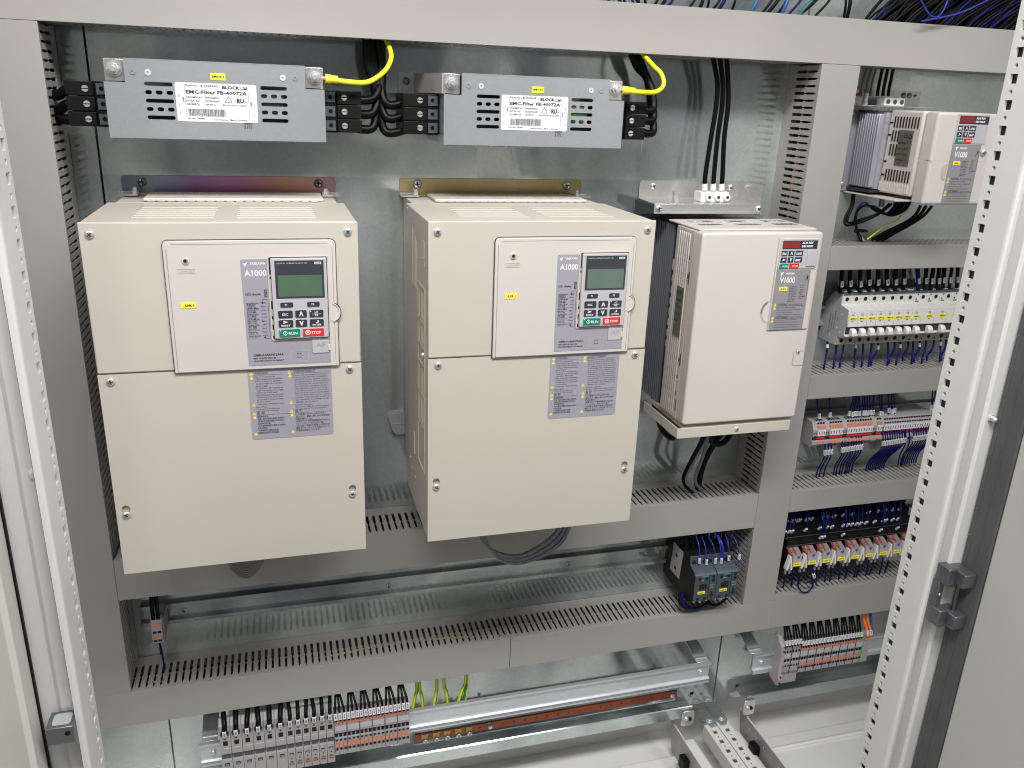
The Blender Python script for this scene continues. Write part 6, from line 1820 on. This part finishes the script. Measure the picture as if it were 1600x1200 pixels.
for k in range(2):
    xx = -0.0130 + 0.0070 * k
    wire([(xx, -0.045, -0.05), (xx, -0.050, -0.070), (xx, -0.052, -0.093)], 0.0030, 'black_wire', ['left', 'right'][k] + ' black wire entering the lone left terminal from above', 'wires at the lone terminal')
wire([(-0.0085, -0.052, -0.136), (-0.0080, -0.045, -0.155), (-0.0075, -0.042, -0.19)], 0.0014, 'navy_wire', 'thin wire dropping from the lone left terminal', 'wires at the lone terminal')

# ================================================================ BOTTOM RAIL WITH TERMINALS, LEFT
RZ, RY = -0.3380, -0.0620
zr0, zr1 = RZ - 0.0228, RZ + 0.0200
t = thing('din_rail', 'bottom aluminium mounting rail carrying grey and orange terminals', 'mounting rail', (0.033, RY, RZ), 'mounting rails')
def alu_rail(x0, x1):
    mb = MB()
    mb.box(x0, x1, RY - 0.0040, RY - 0.0025, zr0 + 0.0105, zr1 - 0.0016)
    mb.box(x0, x1, RY - 0.0095, RY - 0.0025, zr1 - 0.0015, zr1)
    mb.box(x0, x1, RY - 0.0095, RY - 0.0080, zr1 - 0.0040, zr1 - 0.0015)
    mb.prism([(RY - 0.0025, zr0 + 0.0104), (RY - 0.0060, zr0 + 0.0104), (RY - 0.0090, zr0 + 0.0085), (RY - 0.0090, zr0), (RY - 0.0025, zr0)], 'x', x0, x1)
    return mb


alu_rail(0.0335, 0.9170).build('rail', 'galvanised_bright', t)
for k, zz in enumerate((zr0 + 0.0045, zr0 + 0.0066)):
    MB().box(0.0340, 0.9165, RY - 0.0093, RY - 0.0091, zz - 0.0003, zz + 0.0003).build('groove', 'dark_grey', t)
for xx in (0.0520, 0.8990):
    MB().cyl((xx, RZ), 'y', 0.0060, RY - 0.0050, RY - 0.0041, 14).build('washer', 'screw', t)
    MB().dome((xx, RZ), 'y', 0.0046, RY - 0.0050, -0.0040, 12).build('screw', 'screw', t)


def rail_bracket(x, lab, zc, ybk, w_=0.024, top=0.048):
    """angled stand-off bracket from the plate to the back of a raised rail"""
    t = thing('rail_bracket', lab, 'bracket', (x, 0, zc), 'angled rail stand-off brackets')
    pr_ = [(-0.0005, zc + top), (-0.0040, zc + top), (-0.0060, zc + top - 0.018), (-0.0040 + ybk * 0.35, zc + top - 0.020), (ybk * 0.80, zc + 0.020), (ybk, zc + 0.018), (ybk, zc - 0.016), (ybk + 0.002, zc - 0.016),
           (ybk + 0.002, zc + 0.016), (ybk * 0.80, zc + 0.0175), (ybk * 0.35, zc + top - 0.023), (-0.0040, zc + top - 0.022), (-0.0005, zc + top - 0.022)]
    MB().prism(pr_, 'x', x, x + w_).build('strap', 'galvanised_bright', t, bevel=0.0004, seg=1)
    MB().box(x + 0.001, x + w_ - 0.001, ybk * 0.80 - 0.0035, ybk * 0.80 - 0.0002, zc + 0.0195, zc + 0.0215).build('edge', 'nickel', t)
    MB().cyl((x + w_ / 2, zc + top - 0.010), 'y', 0.0065, -0.0062, -0.0042, 14).build('washer', 'galvanised', t)
    MB().dome((x + w_ / 2, zc + top - 0.010), 'y', 0.0042, -0.0062, -0.003, 12).build('screw', 'screw_dark', t)
    return t


rail_bracket(0.0360, 'angled zinc bracket at the left end of the bottom rail', RZ, RY)
rail_bracket(0.8930, 'angled zinc bracket at the right end of the bottom-left rail', RZ, RY)
rail_bracket(1.0060, 'angled zinc bracket at the left end of the bottom-right rail', RZ, RY)

# large grey terminals: six wide, six narrower; then six groups of three small orange ones
YB = -0.092
x = 0.0655
big = [0.0164] * 6 + [0.0122] * 6
for k, w_ in enumerate(big):
    wide = w_ > 0.014
    t = thing('terminal_block', ORD[k] + ' large grey feed terminal from the left on the bottom rail', 'terminal block', (x, 0, -0.33), 'large grey terminals on the bottom-left rail')
    zt = -0.2655 - (0 if wide else 0.0025)
    zbm = -0.3960 if wide else -0.3800
    MB().prism([(-0.068, zt - 0.006), (YB + 0.012, zt), (YB, zt - 0.006), (YB, -0.3125), (YB - 0.0012, -0.3125), (YB - 0.0012, -0.3235), (YB + 0.004, -0.3245), (YB + 0.004, -0.3355), (YB, -0.3365), (YB, zbm + 0.005), (YB + 0.01, zbm), (-0.068, zbm)],
               'x', x + 0.0003, x + w_ - 0.0003).build('body', 'grey_plastic', t, bevel=0.0005, seg=1)
    xc = x + w_ / 2
    rr = 0.0068 if wide else 0.0050
    za = -0.2850
    MB().cyl((xc, za), 'y', rr, YB - 0.0004, YB - 0.0001, 18).build('wire_opening', 'dark_grey', t)
    MB().cyl((xc, za + 0.001), 'y', rr * 0.8, YB - 0.0007, YB - 0.0005, 16).build('wire_opening', 'hole_black', t)
    MB().cyl((xc, -0.2955), 'y', 0.0011, YB - 0.0004, YB - 0.0001, 8).box(xc - 0.0034, xc + 0.0034, YB - 0.0004, YB - 0.0001, -0.3075, -0.2995).build('release_slot', 'hole_black', t)
    MB().box(x + 0.0015, x + w_ - 0.0015, YB + 0.0030, YB + 0.0038, -0.3350, -0.3250).build('bridge_slot', 'dark_grey', t)
    if wide:
        MB().box(xc - 0.0034, xc + 0.0034, YB - 0.0004, YB - 0.0001, -0.3470, -0.3415).build('release_slot', 'hole_black', t)
        MB().box(xc - 0.0026, xc + 0.0026, YB - 0.0006, YB - 0.0005, -0.3470, -0.3430).build('release_tongue', 'grey_mid', t)
    else:
        MB().box(xc - 0.0030, xc + 0.0030, YB - 0.0004, YB - 0.0001, -0.3480, -0.3430).build('release_slot', 'hole_black', t)
        MB().box(xc - 0.0024, xc + 0.0024, YB - 0.0006, YB - 0.0005, -0.3480, -0.3445).build('release_tongue', 'grey_plastic', t)
        MB().cyl((xc, -0.3530), 'y', 0.0011, YB - 0.0004, YB - 0.0001, 8).build('test_hole', 'hole_black', t)
        MB().cyl((xc, -0.3630), 'y', 0.0043, YB - 0.0004, YB - 0.0001, 16).build('wire_opening', 'brass', t)
        MB().box(xc - 0.0035, xc + 0.0035, YB - 0.0006, YB - 0.0005, -0.3650, -0.3638).cyl((xc, -0.3600), 'y', 0.0018, YB - 0.0006, YB - 0.0005, 8).build('clamp_shadow', 'dark_grey', t)
    o = wire([(xc - 0.002, -0.062, -0.240), (xc - 0.0015 + 0.002 * (k % 3), -0.068, -0.256), (xc + 0.001, -0.090, -0.268), (xc + 0.0004, -0.0940, -0.2780), (xc + 0.0004, -0.0940, -0.2835)], 0.0040 if wide else 0.0030, 'black_wire',
             ORD[k] + ' thick black wire from the left into the large bottom terminals', 'black wires into the large bottom terminals', marker=(0.90, 0.0095, 0.0028), n=8)
    x += w_
xs0 = x
for k in range(18):
    w_ = 0.0067
    gap = 0.0002
    t = thing('terminal_block', ORD[k] + ' small orange-levered terminal from the left on the bottom rail', 'terminal block', (x, 0, -0.33), 'small orange-levered terminals on the bottom-left rail')
    MB().prism([(-0.068, -0.2870), (YB + 0.010, -0.2820), (YB, -0.2860), (YB, -0.3190), (YB + 0.003, -0.3200), (YB + 0.003, -0.3290), (YB, -0.3300), (YB, -0.3620), (YB + 0.012, -0.3660), (-0.068, -0.3660)], 'x', x + 0.00015, x + w_ - 0.00015).build('body', 'grey_plastic', t)
    xc = x + w_ / 2
    MB().box(x + 0.0004, x + w_ - 0.0004, YB - 0.0012, YB - 0.0001, -0.3010, -0.2960).build('lever', 'orange', t)
    if k % 3 == 0:
        MB().box(x + 0.0008, x + 3 * w_ - 0.0008, YB - 0.0006, YB - 0.0001, -0.3150, -0.3050).build('label_holder', 'keypad', t, bevel=0.0003, seg=1)
        MB().box(x - 0.0003, x + 0.0003, (YR if x > 1.0 else YB) - 0.0016, (YR if x > 1.0 else YB) - 0.00001, -0.3580, -0.2950).build('group_gap', 'dark_grey', t)
    mb = MB().box(xc - 0.0022, xc + 0.0022, YB + 0.0020, YB + 0.0028, -0.3280, -0.3210).box(xc - 0.0018, xc + 0.0018, YB - 0.0004, YB - 0.0001, -0.3345, -0.3310)
    mb.build('bridge_slot', 'hole_black', t)
    MB().prism([(xc - 0.0028, -0.3460), (xc + 0.0028, -0.3460), (xc + 0.0028, -0.3405), (xc, -0.3370), (xc - 0.0028, -0.3405)], 'y', YB - 0.0012, YB - 0.0001).build('lever', 'orange', t)
    MB().cyl((xc, -0.3505), 'y', 0.0027, YB - 0.0004, YB - 0.0001, 10).build('wire_opening', 'dark_grey', t)
    MB().cyl((xc + 0.0005, -0.3500), 'y', 0.0018, YB - 0.0006, YB - 0.0005, 8).build('wire_opening', 'hole_black', t)
    gx = xs0 + (k // 3 + 0.5) * 3 * w_
    wire([(gx + (xc - gx) * 0.25 - 0.003, -0.060, -0.240), (gx + (xc - gx) * 0.45 - 0.002, -0.072, -0.258), (xc - 0.0006, -0.088, -0.276), (xc, -0.0960, -0.2930)], 0.0020, 'black_wire', ORD[k] + ' thin black wire from the left into the small orange-levered terminals',
         'black wires into the small bottom terminals', marker=(0.86, 0.0105, 0.0025), n=6)
    x += w_
# green-yellow wires behind the rail, right of the terminals
for k, (ua, va, ub_, vb) in enumerate(((651, 1058, 645, 1108), (655, 1060, 661, 1106), (682, 1056, 678, 1103), (693, 1054, 700, 1100), (727, 1048, 716, 1098), (729, 1050, 725, 1096))):
    o = wire([at(ua, va - 6, -0.045), at(ua + (0.2 if ub_ < ua else 1), va + 18, -0.045), at((ua + ub_) / 2 + 1, (va + vb) / 2 + 4, -0.047), at(ub_, vb, -0.050), at(ub_ - 1, vb + 12, -0.052)], 0.0028, 'yellow_wire' if k != 5 else 'green_wire',
             ORD[k] + ' green-yellow wire from the left going behind the bottom rail', 'green-yellow wires behind the bottom rail', n=8)
    MB().tube([p + Vector((0.0014, -0.0014, 0)) for p in smooth_path([at(ua, va - 6, -0.045), at(ua + (0.2 if ub_ < ua else 1), va + 18, -0.045), at((ua + ub_) / 2 + 1, (va + vb) / 2 + 4, -0.047), at(ub_, vb, -0.050)], 4)], 0.0013, 6).build('stripe', 'green_wire' if k != 5 else 'yellow_wire', o)

# ================================================================ COPPER BAR
t = thing('busbar', 'long reddish copper earth bar with threaded holes under the bottom rail', 'copper bar', (0.376, -0.03, -0.41), 'copper bars')
pa, pb = at(648, 1152, -0.034), at(1057, 1084, -0.034)
zc = (pa.z + pb.z) / 2
xa, xe = pa.x, pb.x
holes = []
hx = []
for k in range(24):
    xx = xa + 0.012 + 0.0208 * k
    if xx < xe - 0.008:
        hx.append(xx)
        holes.append(circle(xx, zc, 0.0014, 8))
MB().holed([(xa, zc - 0.0072), (xe, zc - 0.0072), (xe, zc + 0.0072), (xa, zc + 0.0072)], holes, 'y', -0.0360, -0.0320).build('bar', 'copper', t, bevel=0.0)
mb = MB()
for xx in hx[6:]:
    mb.cyl((xx, zc + 0.0004), 'y', 0.0012, -0.0340, -0.0330, 8)
mb.build('hole_threads', 'brass', t)
for uu in (663, 681, 698, 715, 732):
    p = at(uu, 1151 - (uu - 663) * 0.165, -0.037)
    cl = MB().prism([(p.x - 0.0060, zc + 0.0110), (p.x - 0.0030, zc + 0.0095), (p.x + 0.0030, zc + 0.0095), (p.x + 0.0060, zc + 0.0110), (p.x + 0.0058, zc + 0.0040), (p.x + 0.0040, zc - 0.0020), (p.x - 0.0040, zc - 0.0020), (p.x - 0.0058, zc + 0.0040)], 'y', -0.0410, -0.0362).build('clamp', 'brass', t, bevel=0.0004, seg=1)
    MB().dome((p.x + 0.0010, zc - 0.0045), 'y', 0.0048, -0.0412, -0.0035, 12).build('clamp_screw', 'screw', t)
    MB().cross((p.x + 0.0010, zc - 0.0045), 0.0028, -0.0449, 0.6).build('screw_recess', 'screw_dark', t)
for uu in (766, 1050):
    p = at(uu, 1137 - (uu - 766) * 0.166, -0.037)
    MB().dome((p.x, zc - 0.001), 'y', 0.0048, -0.0362, -0.0040, 12).build('screw', 'screw', t)
    MB().box(p.x - 0.0060, p.x, -0.040, -0.0361, zc + 0.0074, zc + 0.0110).build('stop', 'screw_dark', t)
MB().box(xa, xe, -0.0319, -0.0010, zc - 0.0180, zc - 0.0160).build('bar_support', 'galvanised', t)
t = thing('busbar', 'short end of a copper bar peeping out at the left of the bottom-right terminals', 'copper bar', (1.05, -0.04, -0.37), 'copper bars')
p = at(1207, 1057, -0.045)
MB().box(p.x - 0.008, p.x + 0.022, -0.047, -0.043, p.z - 0.0055, p.z + 0.0060).build('bar', 'copper', t)
MB().dome((p.x + 0.006, p.z - 0.0015), 'y', 0.0045, -0.0472, -0.0035, 12).build('screw', 'screw', t)

# ================================================================ BOTTOM-RIGHT TERMINALS
t = thing('din_rail', 'bottom-right aluminium mounting rail with its screw showing', 'mounting rail', (1.0, RY, RZ), 'mounting rails')
alu_rail(1.0080, 1.60).build('rail', 'galvanised_bright', t)
MB().dome((1.0260, RZ), 'y', 0.0048, RY - 0.0040, -0.0045, 12).build('screw', 'screw', t)
YR = -0.085
p0 = at(1213, 1005, YR)
x = at(1222, 1030, YR).x
zt0 = at(1235, 1005, YR).z
t = thing('end_clamp', 'dark grey stepped end clamp at the left of the bottom-right terminals', 'end clamp', (x, 0, -0.33))
MB().prism([(-0.062, -0.2800), (-0.0760, -0.2780), (-0.0800, -0.2860), (-0.0900, -0.2920), (-0.0930, -0.3100), (-0.0900, -0.3480), (-0.0960, -0.3620), (-0.0900, -0.3780), (-0.062, -0.3700)], 'x', x - 0.0085, x - 0.0005).build('body', 'grey_plastic', t, bevel=0.0008, seg=1)
for zz_ in (-0.2905, -0.3000, -0.3560, -0.3700):
    MB().cyl((x - 0.0045, zz_), 'y', 0.0012, -0.0965, -0.0920, 8).build('clamp_hole', 'hole_black', t)
x0s = x
for k in range(6):
    w_ = 0.0062
    t = thing('terminal_block', ORD[k] + ' plain grey terminal from the left on the bottom-right rail', 'terminal block', (x, 0, -0.33), 'plain grey terminals on the bottom-right rail')
    MB().prism([(-0.066, -0.2880), (YR + 0.008, -0.2850), (YR, -0.2900), (YR, -0.3250), (YR + 0.003, -0.3260), (YR + 0.003, -0.3330), (YR, -0.3340), (YR, -0.3790), (YR + 0.01, -0.3830), (-0.066, -0.3830)], 'x', x + 0.00015, x + w_ - 0.00015).build('body', 'grey_plastic', t)
    xc = x + w_ / 2
    MB().box(xc - 0.0018, xc + 0.0018, YR - 0.0004, YR - 0.0001, -0.3110, -0.3060).cyl((xc, -0.3030), 'y', 0.0009, YR - 0.0004, YR - 0.0001, 6).box(xc - 0.0020, xc + 0.0020, YR + 0.0022, YR + 0.0029, -0.3325, -0.3265) \
        .box(xc - 0.0016, xc + 0.0016, YR - 0.0004, YR - 0.0001, -0.3420, -0.3385).build('release_slot', 'hole_black', t)
    if k % 3 == 0:
        MB().box(x + 0.0006, x + 3 * w_ - 0.0006, YR - 0.0006, YR - 0.0001, -0.3235, -0.3140).build('label_holder', 'keypad', t, bevel=0.0003, seg=1)
        MB().box(x - 0.0003, x + 0.0003, (YR if x > 1.0 else YB) - 0.0016, (YR if x > 1.0 else YB) - 0.00001, -0.3580, -0.2950).build('group_gap', 'dark_grey', t)
    MB().holed(circle(xc, -0.3560, 0.0026, 12), [circle(xc, -0.3560, 0.0018, 10)], 'y', YR - 0.0004, YR - 0.0001).build('opening_rim', 'dark_grey', t)
    MB().cyl((xc, -0.3560), 'y', 0.0018, YR - 0.0004, YR - 0.0001, 10).build('wire_opening', 'brass', t)
    gx = x0s + (k // 3 + 0.5) * 3 * w_
    wire([(gx + (xc - gx) * 0.4 - 0.001, -0.058, -0.244), (gx + (xc - gx) * 0.7 - 0.0005, -0.070, -0.262), (xc, -0.080, -0.280), (xc, -0.0885, -0.2950)], 0.0019, 'black_wire', ORD[k] + ' black wire from the left into the plain bottom-right terminals', 'black wires into the bottom-right terminals', marker=(0.84, 0.0090, 0.0019), n=6)
    x += w_
x1s = x
for k in range(24):
    w_ = 0.0058
    pe = k == 23
    t = thing('terminal_block', ('green-yellow striped earth terminal right of the orange-levered ones at the bottom right' if pe else ORD[k] + ' orange-levered terminal from the left on the bottom-right rail'), 'terminal block', (x, 0, -0.33),
              'orange-levered terminals on the bottom-right rail')
    MB().prism([(-0.066, -0.2960), (YR + 0.008, -0.2920), (YR, -0.2960), (YR, -0.3250), (YR + 0.003, -0.3260), (YR + 0.003, -0.3340), (YR, -0.3350), (YR, -0.3600), (YR + 0.01, -0.3640), (-0.066, -0.3640)], 'x', x + 0.00015, x + w_ - 0.00015).build('body', 'green_block' if pe else 'grey_plastic', t)
    xc = x + w_ / 2
    if not pe:
        MB().box(x + 0.0003, x + w_ - 0.0003, YR - 0.0012, YR - 0.0001, -0.3100, -0.3050).build('lever', 'orange', t)
        MB().prism([(xc - 0.0026, -0.3440), (xc + 0.0026, -0.3440), (xc + 0.0026, -0.3400), (xc, -0.3370), (xc - 0.0026, -0.3400)], 'y', YR - 0.0012, YR - 0.0001).build('lever', 'orange', t)
        if k % 3 == 0:
            MB().box(x + 0.0006, x + 3 * w_ - 0.0006, YR - 0.0006, YR - 0.0001, -0.3225, -0.3130).build('label_holder', 'keypad', t, bevel=0.0003, seg=1)
            MB().box(x - 0.0003, x + 0.0003, (YR if x > 1.0 else YB) - 0.0016, (YR if x > 1.0 else YB) - 0.00001, -0.3580, -0.2950).build('group_gap', 'dark_grey', t)
    MB().box(xc - 0.0019, xc + 0.0019, YR + 0.0022, YR + 0.0029, -0.3330, -0.3265).cyl((xc, -0.3490), 'y', 0.0024, YR - 0.0004, YR - 0.0001, 10).build('wire_opening', 'hole_black', t)
    if not pe:
        gx = x1s + (k // 3 + 0.5) * 3 * w_
        wire([(gx + (xc - gx) * 0.4, -0.058, -0.244), (gx + (xc - gx) * 0.7, -0.070, -0.264), (xc, -0.080, -0.285), (xc, -0.0885, -0.3020)], 0.0018, 'black_wire', ORD[k] + ' black wire from the left into the orange-levered bottom-right terminals', 'black wires into the bottom-right terminals',
             marker=(0.84, 0.0085, 0.0019), n=6)
    x += w_
for k in range(2):
    xq = x + 0.004 + 0.0075 * k
    t = thing('terminal_block', ['left', 'right'][k] + ' grey terminal under the orange wires at the bottom right', 'terminal block', (xq, 0, -0.33), 'terminals under the orange wires')
    MB().prism([(-0.066, -0.2960), (YR + 0.008, -0.2920), (YR, -0.2960), (YR, -0.3600), (-0.066, -0.3640)], 'x', xq - 0.0034, xq + 0.0036).build('body', 'grey_plastic', t)
    MB().box(xq - 0.003, xq + 0.0032, YR - 0.0012, YR - 0.0001, -0.3100, -0.3050).build('lever', 'orange', t)
    wire([(xq - 0.002, -0.055, -0.244), (xq - 0.002, -0.066, -0.264), (xq, -0.080, -0.285), (xq, -0.0885, -0.3000)], 0.0028, 'orange_wire', ['left', 'right'][k] + ' of two bright orange wires at the bottom right', 'orange wires at the bottom right', marker=(0.86, 0.009, 0.0024), n=8)
wire([(x + 0.021, -0.055, -0.244), (x + 0.022, -0.066, -0.270), (x + 0.021, -0.080, -0.300)], 0.0028, 'sky_wire', 'light blue wire right of the two orange ones at the bottom right', 'light blue wires', n=8)

# ================================================================ WIRING ABOVE THE TOP DUCT
tb = MB()
for k in range(420):
    xx = (1.05 if k < 380 else 0.97) + 0.58 * R.random()
    dx = 0.07 + 0.10 * R.random()
    yy = -0.012 - 0.045 * R.random()
    tb.tube([(xx, yy, ZT1 - 0.012), (xx + dx * 0.15, yy - 0.01 * R.random(), ZT1 + 0.015), (xx + dx * 0.55, yy - 0.015 * R.random(), ZT1 + 0.05), (xx + dx * 1.2, yy, ZT1 + 0.085), (xx + dx * 2.4, yy, ZT1 + 0.11)], R.choice((0.0016, 0.0020, 0.0026)), 5, sub=3)
o = tb.build('wire_mass', 'black_wire', kind='stuff')
o['label'] = 'dense mass of black wires rising out of the top duct at the upper right'
tb = MB()
for k in range(40):
    xx = 1.04 + 0.50 * R.random()
    dx = 0.07 + 0.10 * R.random()
    yy = -0.015 - 0.042 * R.random()
    tb.tube([(xx, yy, ZT1 - 0.012), (xx + dx * 0.15, yy - 0.01 * R.random(), ZT1 + 0.015), (xx + dx * 0.55, yy - 0.015 * R.random(), ZT1 + 0.05), (xx + dx * 1.2, yy, ZT1 + 0.085), (xx + dx * 2.4, yy, ZT1 + 0.11)], 0.0016, 5, sub=3)
o = tb.build('wire_mass', 'navy_wire', kind='stuff')
o['label'] = 'dark blue wires mixed into the black ones at the upper right'
gtop = 'separate wires above the top duct'
tw = [(918, -3, 922, 6), (930, -4, 934, 7), (948, -5, 953, 8), (966, -6, 968, 9), (972, -6, 976, 9), (986, -6, 988, 10), (993, -6, 998, 10), (1006, -6, 1008, 11), (1030, -8, 1020, 12), (1042, -8, 1031, 13), (1055, -8, 1041, 13), (1090, -10, 1075, 15), (1100, -10, 1092, 16), (1108, -10, 1104, 16),
      (1130, -10, 1112, 17), (1136, -10, 1122, 17), (1150, -10, 1143, 18), (1215, -14, 1190, 22), (1224, -14, 1199, 22), (1236, -14, 1214, 24), (1262, -14, 1230, 25), (1290, -14, 1246, 26), (1308, -14, 1272, 27), (1322, -14, 1318, 30), (1330, -14, 1323, 30)]
for k, (ua, va, ub_, vb) in enumerate(tw):
    wire([at(ub_ - 2, vb + 12, -0.055), at(ub_, vb, -0.055), at((ua + ub_) / 2 + 1.5, (va + vb) / 2, -0.058), at(ua, va, -0.055), at(ua + (ua - ub_) * 0.9 + 4, va - 22, -0.05)], 0.0018 if k % 3 else 0.0026, 'black_wire' if k % 5 else 'navy_wire',
         ORD[k] + ' separate dark wire from the left above the top duct', gtop, sub=3)
for k, (ua, ub_, mm_, nn) in enumerate(((1186, 1172, 'sky_wire', 'light blue wire left of the black bundle above the top duct'), (1233, 1222, 'sky_wire', 'brightest blue wire crossing above the middle vertical duct'), (1273, 1250, 'teal_wire', 'teal wire above the top duct'))):
    wire([at(ub_ - 1, 34, -0.06), at(ub_, 22, -0.06), at((ua + ub_) / 2, 8, -0.062), at(ua, -6, -0.06), at(ua + 8, -26, -0.055)], 0.0026, mm_, nn, 'coloured wires above the top duct', n=8)
wire([at(1436, -8, -0.095), at(1443, 8, -0.097), at(1454, 24, -0.098), at(1466, 26, -0.098), at(1476, 12, -0.097), at(1484, -8, -0.095)], 0.0011, 'blue_wire', 'thin blue cable tie loop hanging over the black wires at the upper right', 'coloured wires above the top duct')
wire([at(1440, 33, -0.098), at(1500, 20, -0.098), at(1555, -6, -0.096)], 0.0012, 'blue_wire', 'thin blue wire slanting up through the black mass at the upper right', 'coloured wires above the top duct')
